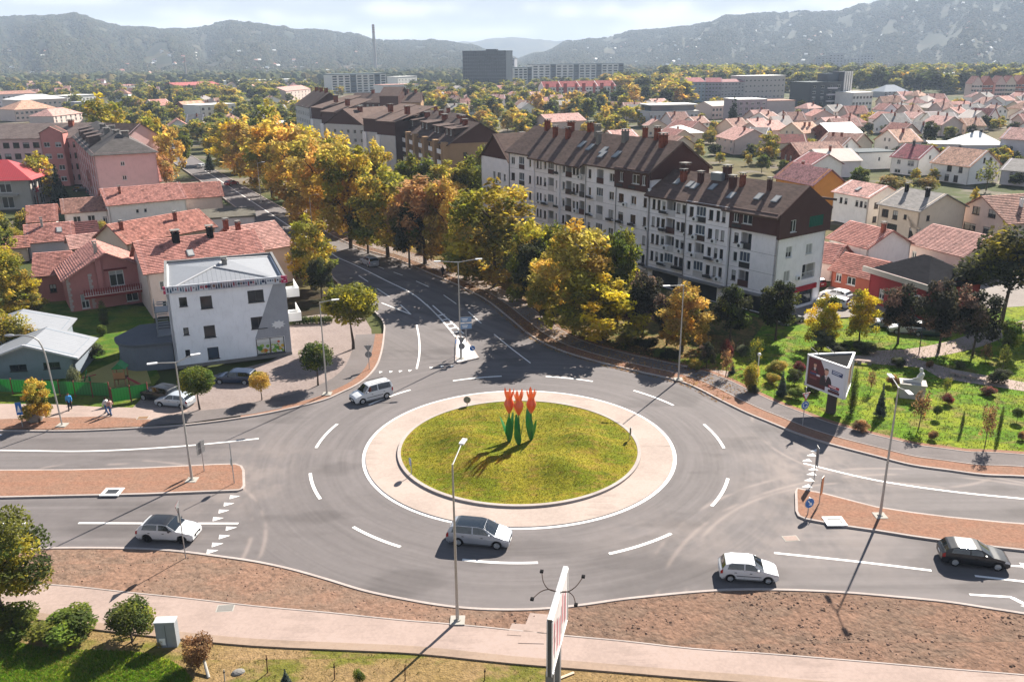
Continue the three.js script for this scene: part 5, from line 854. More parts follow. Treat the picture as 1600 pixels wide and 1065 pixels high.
  const rl = new MB(); for (const [a, b] of [[P[0], r1], [P[1], r1], [P[2], r2], [P[3], r2], [r1, r2]]) rl.bar([a[0], a[1] + 0.05, a[2]], [b[0], b[1] + 0.07, b[2]], 0.09); mesh('ridge_cap', rl.geo(), std([0.42, 0.42, 0.43]), R);
  chimney(R, W * 0.52, k - 0.7, -6, M.concreteDark, 0.9);
  // balconies with awnings at the right end, stairs at the left
  for (const y of [3.3, 6.3]) { const b = mesh('balcony', new MB().box(W + 0.9, y, -5, 1.8, 0.16, 4.6).box(W + 1.75, y + 0.16, -5, 0.08, 0.9, 4.6).box(W + 0.9, y + 0.16, -2.72, 1.8, 0.9, 0.08).geo(), M.white, t); }
  const st = new MB(); for (const y of [3.2, 6.0]) { st.box(-0.85, y, -4, 1.5, 0.12, 2.6); for (let i = 0; i < 7; i++) st.box(-1.55, y + 0.12, -5.2 + i * 0.4, 0.04, 0.95, 0.04); st.box(-1.55, y + 1.05, -4, 0.05, 0.05, 2.6).box(-0.85, y + 1.05, -2.7, 1.5, 0.05, 0.05); } for (let i = 0; i < 12; i++) st.box(-0.9, 3.2 + i * 0.23, -5.6 - i * 0.28, 1.1, 0.05, 0.3); st.bar([-1.5, 0, -2.8], [-1.5, 6, -2.8], 0.05).bar([-1.5, 0, -5.2], [-1.5, 6, -5.2], 0.05); mesh('stair_landing', st.geo(), M.greyMetal, t);
  // low rounded annex
  const pts = [[-0.1, -0.5], [-0.1, -8.5], [-3.5, -8.5]]; for (let i = 0; i <= 10; i++) { const a = Math.PI + (i / 10) * (Math.PI / 2) * -1; pts.push([-3.3 + Math.cos(a) * 2.6, -4.6 - Math.sin(a) * -3.9 + 0.0]); } pts.push([-1.2, -0.5]);
  const an = mesh('annex', new MB().prism(pts, 0, 2.9).geo(), blue, t); mesh('annex_roof', new MB().prism(pts.map(([x, z]) => [-1.9 + (x + 1.9) * 1.08, -4.6 + (z + 4.6) * 1.06]), 2.9, 3.2).geo(), std([0.10, 0.105, 0.12], { map: plasterTex }), an);
}
// ---- houses on the left
house({ A: [-49.06, -41.23], B: [-35.6, -49.14], d: 12, h: 6.5, rise: 3.1, courses: 22, wall: P3, roof: T1, label: 'house with a large weathered tile roof directly behind the white kindergarten', chim: [[0.32, 0.42, 1.5], [0.62, 0.44, 1.3]], chimM: M.black, sky: [[0.40, 0.2]], win: { r: [2, 2], f: [4, 2] } });
house({ A: [-40.22, -56.03], B: [-34.77, -61.14], d: 11, h: 6, rise: 2.9, courses: 20, wall: P3, roof: T3, label: 'house with a clean pink tile roof right of the large weathered roof, by the avenue', chim: [[0.15, 0.38, 1.0], [-0.05, 0.46, 1]], win: { f: [[0.8, 3.6, 1, 1.2]], r: [3, 2] } });
house({ A: [-63.29, -68.06], B: [-53.75, -82.19], d: 9, h: 5, rise: 2.6, courses: 18, wall: P2, roof: T2, label: 'house with a dark speckled tile roof behind the large weathered roof', chim: [[0.06, 0.3, 0.8], [0.66, 0.3, 0.8]], win: { l: [2, 1] } });
house({ A: [-83.83, -106.9], B: [-70.99, -115.59], d: 10, h: 5, rise: 2.7, courses: 16, wall: P1, roof: T1, label: 'long white walled barn with a tile roof and two tiny windows', win: { f: [[5.2, 2.6, 0.6, 0.8], [6.8, 2.6, 0.6, 0.8]] }, chim: [[0.2, 0.3, 0.7]] });
house({ A: [-72.28, -118.24], B: [-65.06, -121.53], d: 9, h: 4.6, rise: 2.5, courses: 14, wall: P3, roof: T2, label: 'tiled house joined to the right end of the white walled barn, with a white verge' });
house({ A: [-65.49, -96.99], B: [-52.04, -101.34], d: 11, h: 3.2, rise: 0, type: 'flat', wall: P4, roof: std([0.115, 0.105, 0.085], { map: shingleTex }), label: 'low building with an olive grey felt roof between the tile roofs and the avenue', over: 0.2, name: 'garage_building', category: 'building' });
house({ A: [-101.89, -138.46], B: [-88.27, -145.61], d: 10, h: 4.8, rise: 3, courses: 16, wall: P3, roof: T1, label: 'tile roofed house standing against the blank end of the pink apartment block', chim: [[0.3, 0.42, 0.8], [0.65, 0.45, 0.8], [0.92, 0.45, 0.8]], sky: [[0.25, 0.28]] });
house({ A: [-94.7, -96.13], B: [-90.42, -98.02], d: 9, h: 3.6, rise: 2.4, courses: 14, wall: P3, roof: T2, label: 'small tiled house at the far left below the dark tree', win: { f: [2, 1] } });
house({ A: [-92.23, -105.03], B: [-85.04, -108.58], d: 8, h: 3.8, rise: 2.2, courses: 14, wall: P1, roof: T4, label: 'low white house with dark doorways and a mossy tile roof', win: { f: [[1.5, 0.3, 1.4, 2.4], [4.2, 0.3, 1.4, 2.4], [7, 0.5, 1, 1.8]] } });
house({ A: [-85.34, -78.14], B: [-78.9, -81.24], d: 7.5, h: 3.2, rise: 2.4, courses: 14, wall: P4, roof: T1, label: 'small house with a patched tile roof and a pale skylight, behind the pink house', sky: [[0.72, 0.25]], chim: [[0.35, 0.4, 0.6]], chimM: M.galv });
house({ A: [-79.29, -83.4], B: [-76.22, -85.04], d: 5.5, h: 3, rise: 1.7, type: 'shed', courses: 8, wall: P4, roof: tiles(0.10, 0.035, 0.035), label: 'shed with a dark brown tile roof behind the pink house', name: 'shed', category: 'shed' });
house({ A: [-87.64, -75.32], B: [-84.8, -76.79], d: 5, h: 2.8, rise: 1.4, courses: 8, wall: P3, roof: T2, label: 'low tiled shed at the left of the patched tile roof', name: 'shed', category: 'shed' });
house({ A: [-75.96, -74.86], B: [-68.23, -79.94], d: 6, h: 2.8, rise: 1.6, courses: 10, wall: P3, roof: T3, label: 'low tiled outbuilding between the pink house and the dark speckled roof', name: 'shed', category: 'shed' });
// the pink house with white quoins and a red balcony
{
  const pk = plaster(0.40, 0.165, 0.155);
  house({ A: [-68.56, -49.39], B: [-64.69, -50.79], d: 8, h: 4.3, rise: 2.3, courses: 18, wall: pk, roof: T1, label: 'left wing of the pink house, with a lower tile roof', win: { f: [[1.5, 1.4, 0.9, 1.2]] }, frame: M.brownFrame });
  const A = [-61.6, -44.4], B = [-52.6, -50.1], W = dist(A, B), t = house({ A, B, d: 10, h: 5.0, rise: 2.9, type: 'g', over: 0.7, courses: 20, wall: pk, roof: T1, label: 'pink house with white corner stones, a steep red gable roof and a red balcony', win: { f: [[5.4, 2.9, 1.9, 2.2], [1.4, 0.3, 1.0, 2], [7.2, 0.4, 1.6, 2.0]], r: [3, 2] }, chim: [[0.42, 0.25, 0.7]], chimM: M.concrete });
  const q = new MB(); for (const x of [0.1, 2.9, W - 0.1]) for (let i = 0; i < 12; i++) q.box(x + (i % 2 ? 0.08 : 0), 0.2 + i * 0.41, 0.03, i % 2 ? 0.5 : 0.34, 0.36, 0.1); mesh('corner_stone', q.geo(), std([0.40, 0.33, 0.31], { map: plasterTex }), t);
  const b = mesh('balcony', new MB().box(W * 0.60, 2.3, 1.0, W * 0.86, 0.18, 2.0).geo(), P3, t); const rail = new MB(); for (let i = 0; i <= 30; i++) rail.box(W * 0.17 + (W * 0.86 * i) / 30, 2.48, 1.95, 0.17, 0.85, 0.05); rail.box(W * 0.6, 2.02, 1.97, W * 0.88, 0.35, 0.1); mesh('balcony_boards', rail.geo(), std([0.20, 0.035, 0.03], { map: plasterTex }), b);
  mesh('door_canopy', new MB().box(6.3, 5.3, 0.25, 3.0, 0.12, 0.5).geo(), std([0.14, 0.03, 0.03]), t); mesh('flue', new MB().box(4.2, 2.3, 0.22, 0.7, 5, 0.4).geo(), pk, t);
}
{ // unfinished house with the bright red roof
  const t = house({ A: [-128.97, -129.87], B: [-113.38, -132.24], d: 13, h: 7.4, rise: 3.6, type: 'hip', over: 0.9, wall: M.concrete, roof: std([0.40, 0.045, 0.05], { map: seamTex, roughness: 0.5 }), label: 'unfinished house with open concrete floors and a bright red metal roof at the left edge', win: { f: [[1, 0.4, 3, 2.6], [5, 0.4, 3, 2.6], [9, 0.4, 2.6, 2.6], [1, 4, 3, 2.6], [5, 4, 3, 2.6], [9, 4, 2.6, 2.6]], r: [[1, 0.4, 3, 2.6], [5, 0.4, 3, 2.6], [1, 4, 3, 2.6], [5, 4, 3, 2.6]] } });
  mesh('floor_slab', new MB().box(6, 3.3, -6, 14, 0.3, 14.4).geo(), M.concrete, t);
  house({ A: [-115.68, -134.21], B: [-113.73, -135.13], d: 7, h: 4, rise: 1.6, wall: P6, roof: std([0.36, 0.05, 0.055], { map: seamTex }), label: 'small red roofed annex right of the unfinished house', name: 'shed', category: 'shed' });
}
{ // grey pavilion of the playground: two gabled roofs
  const gw = plaster(0.20, 0.23, 0.27);
  house({ A: [-64.5, -24.5], B: [-54.2, -27], d: 6, h: 2.6, rise: 1.5, type: 'g', over: 0.6, wall: gw, roof: metalRoof, label: 'rear half of the grey pavilion, with a pale metal gable roof', name: 'pavilion', category: 'pavilion' });
  const A = [-57.3, -17.2], B = [-48.4, -18.6], t = house({ A, B, d: 6, h: 2.7, rise: 1.5, type: 'g', over: 0.7, wall: gw, roof: metalRoof, frame: M.darkFrame, label: 'grey pavilion beside the green fence, with two picture windows under a pale metal gable roof', name: 'pavilion', category: 'pavilion', win: { f: [[2.4, 1.2, 1.7, 0.75], [5.8, 1.25, 1.7, 0.75]] } });
  mesh('verge_board', new MB().bar([-0.7, 2.5, 0.72], [4.45, 4.3, 0.72], 0.12).bar([9.7, 2.5, 0.72], [4.45, 4.3, 0.72], 0.12).geo(), std([0.5, 0.5, 0.52]), t);
}
// ---- houses on the right, nearest first
{
  const rd = std([0.26, 0.035, 0.04], { map: plasterTex });
  const t = house({ A: [49.64, -46.61], B: [53.08, -36.98], d: 9, h: 4.9, rise: 2.5, type: 'hip', over: 0.7, wall: rd, roof: slateBlack, label: 'dark red hall with a black roof and a white arched window', frame: M.whiteFrame, win: { f: [[8.4, 1.0, 1.3, 1.6], [2, 1, 1, 1.4]] }, name: 'hall', category: 'building' });
  mesh('fascia', new MB().box(dist([49.64, -46.61], [53.08, -36.98]) / 2, 4.35, 0.75, dist([49.64, -46.61], [53.08, -36.98]) + 1.5, 0.75, 0.2).geo(), std([0.42, 0.38, 0.35], { map: plasterTex }), t);
  mesh('window_arch', boxUV(new THREE.TorusGeometry(0.95, 0.13, 8, 20, Math.PI).translate(9.05, 2.2, 0.06)), M.white, t);
  house({ A: [47.46, -55.04], B: [50.97, -49.05], d: 6.5, h: 2.9, rise: 2.0, courses: 12, wall: plaster(0.34, 0.10, 0.065), roof: T2, label: 'low orange red house with a tile roof left of the dark red hall', win: { f: [[0.8, 1, 1, 1.3], [2.8, 1, 1.5, 1.2]] } });
  house({ A: [46.64, -59.75], B: [48.56, -57.93], d: 7, h: 3.2, rise: 2.1, courses: 12, wall: P3, roof: T1, label: 'tile roofed wing half hidden by the corner of the white block' });
  house({ A: [51.48, -68.02], B: [54.52, -59.95], d: 8.5, h: 5, rise: 2.3, courses: 16, wall: P1, roof: T1, label: 'white house with a red tile roof and a blank gable, behind the red hall', win: { r: [[3.6, 5.4, 1, 0.9], [2, 1.6, 1.2, 0.8]], f: [3, 1] }, chim: [[0.9, 0.4, 0.9]] });
  house({ A: [64.45, -68.24], B: [68.42, -58.06], d: 11, h: 4, rise: 2.5, courses: 20, wall: P3, roof: T3, label: 'pinkish house with a wide weathered tile roof beside the huge dark tree', win: { f: [[1.2, 1.4, 0.9, 1.3], [4.6, 0.6, 3, 1.8]] } });
  house({ A: [67.12, -109.54], B: [70.8, -100.7], d: 9, h: 6.2, rise: 2.0, wall: P1, roof: T3, label: 'white two storey house with a pale pink roof and a row of small windows', win: { f: [[1.8, 3.9, 0.8, 1.2], [3.2, 3.9, 0.8, 1.2], [6.2, 3.9, 0.8, 1.2], [7.4, 3.9, 0.8, 1.2], [8.6, 3.9, 0.8, 1.2]], r: [2, 2] }, sky: [[0.5, 0.2]], frame: M.brownFrame });
  house({ A: [70.57, -94.84], B: [74.42, -86.29], d: 12, h: 6, rise: 2.6, wall: P2, roof: greyRoof, label: 'beige house with a patchy grey roof and two dark garage openings', win: { f: [[0.8, 3.5, 1.6, 1.5], [3.4, 3.4, 1.2, 1.7], [6, 3.8, 0.7, 0.9], [2.4, 0.3, 2.4, 2.2], [7.6, 0.3, 2.4, 2.2]], r: [[2, 3.8, 0.9, 1]] }, chim: [[0.18, 0.4, 0.9], [0.74, 0.36, 1.0]], frame: M.brownFrame, chimM: M.black });
  house({ A: [86.25, -95.86], B: [89.61, -84.01], d: 14, h: 4.4, rise: 3.6, type: 'g', over: 0.9, courses: 18, wall: P3, roof: T4, label: 'lilac house with a broad dark timber gable at the right edge', win: { f: [[3.8, 4.2, 1.8, 1.5], [7.6, 4.2, 1.8, 1.5], [2.2, 1.0, 3.0, 1.4], [7, 1, 2.4, 1.4]] }, frame: M.brownFrame, chim: [[0.75, 0.4, 0.8]], chimM: M.white });
  house({ A: [97.86, -93.12], B: [101.34, -83.48], d: 11, h: 4.4, rise: 2.6, courses: 14, wall: P1, roof: T4, label: 'tile roofed house cut by the right edge, behind the lilac house' });
  house({ A: [115.99, -169.44], B: [120.96, -158.8], d: 12, h: 5, rise: 3.8, wall: P1, roof: T6, label: 'white house with a broad orange roof and a dark balcony', win: { f: [[5, 2.9, 1.5, 1.6], [8.6, 2.9, 1.2, 1.6], [4.6, 0.3, 1.4, 1.8], [7.4, 0.3, 1.4, 1.8]], r: [[5, 5.4, 0.9, 1.4], [7.4, 5.4, 0.9, 1.4], [3, 1.4, 1, 1.4], [8, 1, 1, 1.6]] }, frame: M.brownFrame });
  house({ A: [111.25, -184.42], B: [115.54, -176.57], d: 11, h: 5, rise: 3.3, wall: P1, roof: tiles(0.30, 0.085, 0.10), label: 'white house with a dark red roof left of the broad orange roof', win: { f: [[2, 2.8, 1.2, 1.3], [5.5, 2.6, 2.2, 1.6], [1.5, 0.3, 2, 1.2], [6, 0.3, 2, 1.2]], r: [[4.5, 4.4, 1, 1.2]] }, chim: [[0.35, 0.45, 0.9]], chimM: M.darkFrame });
  house({ A: [68.34, -125.55], B: [76.18, -128.26], d: 14, h: 5.5, rise: 3, type: 'g', wall: plaster(0.58, 0.24, 0.055), roof: tiles(0.36, 0.17, 0.17), label: 'house with a bright orange gable wall, just right of the brown block roof', over: 0.7 });
  house({ A: [65.21, -140.55], B: [72.38, -135.49], d: 10, h: 5, rise: 2.6, type: 'hip', wall: P2, roof: tiles(0.46, 0.25, 0.24), label: 'house with a dusty pink hipped roof behind the brown block roof', chim: [[0.4, 0.6, 0.9]] });
  house({ A: [78.48, -172.13], B: [81.07, -164.42], d: 10, h: 5, rise: 2.6, wall: P1, roof: tiles(0.34, 0.12, 0.12), label: 'white house with a maroon roof left of the pale low roof', win: { r: [[4.4, 2.6, 1, 1.4]], f: [3, 1] } });
  house({ A: [88.01, -174.77], B: [99.11, -176.35], d: 14, h: 4.8, rise: 2.6, wall: P4, roof: paleRoof, label: 'workshop with a broad pale cream roof', chim: [[0.4, 0.4, 0.9]], name: 'workshop', category: 'building' });
  house({ A: [82.68, -197.3], B: [85.14, -186.13], d: 15, h: 5.4, rise: 3, type: 'g', wall: M.brick, roof: T4, label: 'raw brick house with a brown tile roof', win: { f: [[2.4, 3, 1, 1.4], [5.4, 3, 1, 1.4]] } });
  house({ A: [91.19, -228.16], B: [100.54, -227.33], d: 9, h: 5, rise: 2.4, wall: P2, roof: T5, label: 'house with a very dark red roof behind the raw brick house' });
  house({ A: [103.37, -224.78], B: [111.39, -215.21], d: 13, h: 5, rise: 3.4, wall: P2, roof: T4, label: 'house with a large brown tile roof and two chimneys, behind the cream workshop', chim: [[0.25, 0.3, 1], [0.5, 0.3, 1]] });
  house({ A: [104.54, -207.42], B: [112.82, -212.96], d: 9, h: 5, rise: 3, type: 'g', wall: P1, roof: T4, label: 'small white gable with one window right of the large brown tile roof', win: { f: [[3, 4.8, 1.2, 1.4]] } });
  house({ A: [104.46, -192.03], B: [116.82, -194.75], d: 9, h: 5, rise: 0, type: 'flat', wall: P1, roof: std([0.06, 0.075, 0.085]), label: 'long flat roofed white building with a dark roof band', win: { f: [[7, 2.4, 0.7, 1.2]] }, over: 0.3, name: 'workshop', category: 'building' });
  house({ A: [131.97, -226.89], B: [141.39, -230.79], d: 11, h: 5, rise: 3.6, wall: P1, roof: T6, label: 'white gabled house with an orange roof left of the dark conifer', win: { l: [[4, 4.6, 0.9, 1.2], [6, 4.6, 0.9, 1.2], [5, 1.6, 1.2, 1.4]] }, chim: [[0.5, 0.35, 1]], chimM: T5 });
  house({ A: [141.1, -223.42], B: [149.32, -220.48], d: 10, h: 4.4, rise: 0, type: 'flat', wall: P4, roof: whiteRoof, label: 'white flat roofed house between the dark conifer and the broken pale roof', win: { f: [[2, 1.8, 3, 1.4]] } });
  house({ A: [151.01, -222.56], B: [165.16, -221.35], d: 13, h: 4.4, rise: 3.8, type: 'hip', wall: P4, roof: whiteRoof, label: 'house with a tattered pale roof above the broad orange roof', chim: [[0.4, 0.5, 1], [0.6, 0.5, 1]], chimM: M.black });
  house({ A: [163.94, -222.48], B: [173.54, -210.03], d: 12, h: 6.4, rise: 3.2, wall: P4, roof: T3, label: 'grey walled house with a salmon roof at the right edge', win: { f: [[3, 2.6, 1.2, 1.5], [8, 2.4, 1.2, 1.5]] }, chim: [[0.6, 0.3, 1]], chimM: M.black });
  house({ A: [130, -159.55], B: [137.5, -151.1], d: 12, h: 4, rise: 2.4, wall: P4, roof: greyRoof, label: 'low white house with a grey brown roof at the right edge', win: { f: [[4, 1.6, 1.2, 1.4], [8, 1.4, 1, 1.5]] } });
  house({ A: [118.79, -254.62], B: [131.47, -259.11], d: 13, h: 5.6, rise: 3.2, wall: M.brick, roof: std([0.85, 0.84, 0.82], { roughness: 0.5 }), label: 'brick house with a dazzling white metal roof', win: { l: [[3, 2.4, 1.4, 1.6]] } });
  house({ A: [110.38, -260.78], B: [119.39, -265.79], d: 12, h: 5.4, rise: 3.4, wall: P2, roof: T6, label: 'beige house with an orange roof left of the dazzling white roof', win: { l: [[3, 4.4, 1, 1.2], [6, 4.4, 1, 1.2]], f: [3, 1] }, chim: [[0.4, 0.3, 1], [0.65, 0.3, 1]] });
  house({ A: [98.02, -273.54], B: [112.09, -284.91], d: 11, h: 5.2, rise: 3, wall: P3, roof: T3, label: 'house with a salmon roof right of the tall dark spruce', chim: [[0.6, 0.35, 1]], win: { f: [3, 1] } });
  house({ A: [61.32, -267.62], B: [74.67, -272.28], d: 12, h: 5, rise: 2.4, type: 'hip', wall: P2, roof: whiteRoof, label: 'cream house with a whitish hipped roof, above the right end of the white block', win: { f: [[6, 2.4, 1, 1.5], [9, 2.4, 1, 1.5]] } });
  house({ A: [63.7, -292.65], B: [71.1, -282], d: 11, h: 5, rise: 3.2, wall: P3, roof: T1, label: 'house with a red roof behind the cream house' });
  house({ A: [75.59, -252.51], B: [78.23, -236.7], d: 14, h: 5.2, rise: 3.4, wall: P3, roof: T3, label: 'pale pink house with a red roof left of the tall dark spruce', win: { r: [[5, 2.4, 1, 1.5]], f: [3, 2] }, chim: [[0.7, 0.4, 1]] });
  house({ A: [86.11, -251.16], B: [92.23, -247.92], d: 12, h: 5, rise: 3, wall: P1, roof: greyRoof, label: 'white house with a grey green roof right of the pale pink house', win: { f: [[2, 2, 1.8, 2]] } });
  house({ A: [48.53, -236.27], B: [54.39, -226.48], d: 10, h: 4.6, rise: 2.6, wall: P2, roof: T4, label: 'low house with a brown roof just behind the ridge of the white block' });
  house({ A: [38.44, -257.61], B: [47.98, -262.23], d: 9, h: 4.6, rise: 2.2, wall: P1, roof: T3, label: 'white house with a gently sloped pink roof behind the chimneys of the white block', win: { f: [2, 1] } });
  house({ A: [17.4, -335.33], B: [35.13, -346.07], d: 13, h: 5, rise: 3, wall: P3, roof: T3, label: 'house with a wide pink roof and a dormer, behind the white block roof' , win: { f: [4, 1] } });
}

// ================================================================ THE TOWN BEHIND
// far block: base corners, height, depth, real windows in rows
const winGrid = (W, h, cols, floors, ww = 1.4, wh = 1.4, y0 = 1.3) => { const q = []; for (let f = 0; f < floors; f++) for (let i = 0; i < cols; i++) q.push([((i + 0.5) / cols) * W - ww / 2, y0 + (f * (h - y0)) / floors, ww, wh]); return q; };
const far = (A, B, d, h, o) => house({ A, B, d, h, over: 0.3, rise: 1, name: 'far_building', category: 'building', ...o, win: o.cols ? { f: winGrid(dist(A, B), h, o.cols, o.floors, o.ww ?? 1.6, o.wh ?? 1.5) } : {} });
const W1 = plaster(0.74, 0.72, 0.70), G1 = plaster(0.36, 0.37, 0.41);
{ // dark glass office tower
  const A = [-53.4, -938.2], B = [-4.68, -926.58], W = dist(A, B), h = 39.89, t = thing('office_tower', 'dark square office tower in the middle distance, taller than everything round it', 'office tower', A, turnOf(A, B)), dk = std([0.035, 0.045, 0.058], { roughness: 0.35 }), gl = new THREE.MeshPhysicalMaterial({ color: col(0.025, 0.035, 0.048), roughness: 0.25 });
  mesh('wall', new MB().box(W / 2, 0, -16, W, h, 32).geo(), dk, t); mesh('roof', new MB().box(W / 2, h, -16, W + 0.4, 1.2, 32.4).box(W * 0.6, h + 1.2, -16, W * 0.25, 1.6, 8).geo(), dk, t);
  for (let f = 0; f < 10; f++) { const s = mesh('window', new MB().box(W / 2, 2 + (f * (h - 3)) / 10, 0.08, W - 1.2, ((h - 3) / 10) * 0.62, 0.12).geo(), gl, t); }
  const fins = new MB(); for (let i = 0; i <= 18; i++) fins.box((W * i) / 18, 0.5, 0.2, 0.28, h - 1, 0.3); mesh('facade_fin', fins.geo(), dk, t); footprints.push([A, B, 32]);
}
far([-4.32, -1042.27], [5.27, -1039.71], 14, 32.68, { wall: G1, roof: G1, type: 'flat', rise: 0, cols: 3, floors: 8, label: 'slim grey block right behind the dark office tower' });
{ // the long new residential blocks
  const nb = (A, B, h, n, label) => { const W = dist(A, B), t = thing('far_building', label, 'apartment block', A, turnOf(A, B)); mesh('wall', new MB().box(W / 2, 0, -8, W, h, 16).geo(), W1, t); mesh('roof', new MB().box(W / 2, h, -8, W + 0.6, 1, 16.6).geo(), std([0.16, 0.20, 0.23]), t); const fl = 7; for (let i = 0; i < n; i++) { if (i % 4 === 3) { const s = mesh('dark_bay', new MB().box(((i + 0.5) * W) / n, 0.4, 0.1, (W / n) * 0.94, h - 0.4, 0.4).geo(), std([0.10, 0.12, 0.145]), t); } for (let f = 0; f < fl; f++) { const b = mesh('window', memo(['nbw', W / n, h].join(), () => new MB().box(0, 0, 0, (W / n) * 0.66, (h / fl) * 0.55, 0.3).geo()), f % 2 ? M.glassBlue : M.glass, t); b.position.set(((i + 0.5) * W) / n, 0.9 + (f * (h - 1)) / fl, 0.32); } } footprints.push([A, B, 16]); };
  nb([29.58, -1115.78], [157.85, -1171.92], 24.35, 16, 'long grey and white residential block right of the dark office tower');
  nb([4.36, -1014.77], [26.7, -1034.01], 21.57, 4, 'short grey residential block just right of the dark office tower');
  nb([-182.22, -836.57], [-132.32, -877.98], 18.09, 9, 'dark and white residential block left of the dark office tower, behind the brown roofs');
}
far([-118.89, -762.6], [-88.15, -785.74], 20, 9.79, { wall: W1, roof: T3, type: 'flat', rise: 0, cols: 8, floors: 2, label: 'low white building with a reddish roof edge behind the brown roofs' });
far([-127.09, -934.85], [-109.32, -973.28], 14, 13.83, { wall: W1, roof: whiteRoof, type: 'flat', rise: 0, cols: 6, floors: 3, label: 'white stepped building left of the dark office tower' });
{ // red and white apartment row
  for (const [i, x] of [0, 1, 2, 3].entries()) { const A = i === 0 ? [24.99, -607.45] : i === 1 ? [38.93, -611.05] : i === 2 ? [53.66, -616.58] : [68.14, -622.29], B = i === 0 ? [38.93, -611.05] : i === 1 ? [53.66, -616.58] : i === 2 ? [68.14, -622.29] : [82.85, -628.1];
    const t = far(A, B, 14, 11.76, { wall: W1, roof: tiles(0.30, 0.05, 0.05), type: 'e', rise: 4, cols: 6, floors: 4, label: 'red and white apartment section, ' + ['first', 'second', 'third', 'fourth'][i] + ' from the left below the long grey block' });
    mesh('red_bay', new MB().box(dist(A, B) * 0.2, 0.2, 0.2, dist(A, B) * 0.18, 14, 0.5).box(dist(A, B) * 0.78, 0.2, 0.2, dist(A, B) * 0.14, 14, 0.5).geo(), plaster(0.36, 0.09, 0.08), t); }
}
far([132.78, -599.4], [148.43, -606.68], 14, 14.85, { wall: plaster(0.27, 0.33, 0.38), roof: tiles(0.34, 0.10, 0.11), type: 'e', rise: 3, cols: 5, floors: 5, label: 'teal and white apartment section with red dormer roof, left one of a pair' });
far([148.43, -606.68], [160.21, -604.69], 14, 14.54, { wall: plaster(0.25, 0.24, 0.31), roof: tiles(0.34, 0.10, 0.11), type: 'e', rise: 3, cols: 5, floors: 5, label: 'lilac apartment section with red dormer roof, right one of a pair' });
far([164.86, -624.48], [184.84, -631.71], 14, 13.95, { wall: plaster(0.38, 0.36, 0.37), roof: tiles(0.34, 0.16, 0.16), type: 'e', rise: 2, cols: 7, floors: 5, label: 'grey apartment section right of the lilac one' });
far([184.84, -631.71], [221.64, -647.43], 18, 17.95, { wall: plaster(0.45, 0.41, 0.40), roof: whiteRoof, type: 'flat', rise: 0, cols: 10, floors: 4, label: 'large off white flat roofed building with a dome, before the dark trees' });
{ // white curved clinic: a low wide block with a glazed top floor
  const A = [67.81, -362.05], B = [92.95, -367.62], W = dist(A, B), t = far(A, B, 16, 7.32, { wall: plaster(0.50, 0.50, 0.53), roof: whiteRoof, type: 'flat', rise: 0, cols: 12, floors: 2, ww: 1.2, label: 'white building with a set back glazed top floor, left of the tall dark spruce' });
  mesh('glazed_floor', new MB().box(W / 2, 7.32 + 0.3, -8, W - 3, 2.6, 13).geo(), M.glassBlue, t); mesh('top_roof', new MB().box(W / 2, 7.32 + 2.9, -8, W - 0.6, 0.5, 15.5).geo(), whiteRoof, t);
}
far([116.51, -382.44], [131.83, -385.25], 18, 11.76, { wall: plaster(0.36, 0.30, 0.34), roof: whiteRoof, type: 'flat', rise: 0, cols: 5, floors: 4, label: 'lilac block with a curved pale roof behind the tall dark spruce' });
far([132.46, -389.81], [148.77, -392.63], 16, 10.65, { wall: plaster(0.42, 0.37, 0.38), roof: T4, type: 'flat', rise: 0, cols: 0, floors: 0, label: 'plain pinkish box building right of the lilac block' });
far([111.09, -417], [126.76, -425.69], 14, 7, { wall: P3, roof: paleRoof, rise: 2.2, cols: 7, floors: 2, label: 'pale building with a row of tall windows left of the tall dark spruce' });
{ // dark hotel with white ribs and a red stripe
  const A = [180.86, -465.71], B = [203.97, -475.58], h = 17.52, t = far(A, B, 18, h, { wall: std([0.05, 0.062, 0.075], { roughness: 0.4 }), roof: std([0.09, 0.11, 0.12]), type: 'flat', rise: 0, cols: 4, floors: 5, ww: 2.6, label: 'dark glass building with a tall ribbed white tower on its right' }), W = dist(A, B);
  for (let f = 0; f < 4; f++) mesh('balcony', new MB().box(W * 0.66, 2.2 + f * (h / 4.6), 0.5, W * 0.3, 0.9, 1).geo(), P4, t);
  const tw = mesh('tower', new MB().box(W + 3.4, 0, -5, 6.4, h + 6, 10).geo(), std([0.12, 0.125, 0.14]), t); const ribs = new MB(); for (let i = 0; i < 4; i++) ribs.box(W + 0.8 + i * 1.75, 0.2, 0.35, 0.75, h + 6, 0.7); mesh('white_rib', ribs.geo(), W1, tw); mesh('red_stripe', new MB().box(W + 5.9, 0, 0.5, 1.5, h * 0.5, 1).geo(), std([0.36, 0.03, 0.05]), tw);
  mesh('glass_penthouse', new MB().box(W * 0.8, h, -8, W * 0.34, 5, 9).geo(), M.glassBlue, t);
}
far([203.39, -456.38], [217.04, -460.81], 16, 11.76, { wall: W1, roof: whiteRoof, type: 'flat', rise: 0, cols: 6, floors: 3, label: 'white office block with small square windows right of the ribbed tower' });
far([305.87, -655.24], [329.22, -662.94], 16, 4.53, { wall: plaster(0.40, 0.40, 0.43), roof: std([0.30, 0.33, 0.37]), type: 'hip', rise: 5, cols: 6, floors: 2, label: 'bluish house with a hipped roof below the yellow autumn trees' });
far([197.3, -386.99], [236.11, -391.96], 12, 3.86, { wall: plaster(0.38, 0.34, 0.41), roof: std([0.11, 0.08, 0.085]), type: 'flat', rise: 0, cols: 0, floors: 0, label: 'long windowless lilac shed among the houses at the right' });
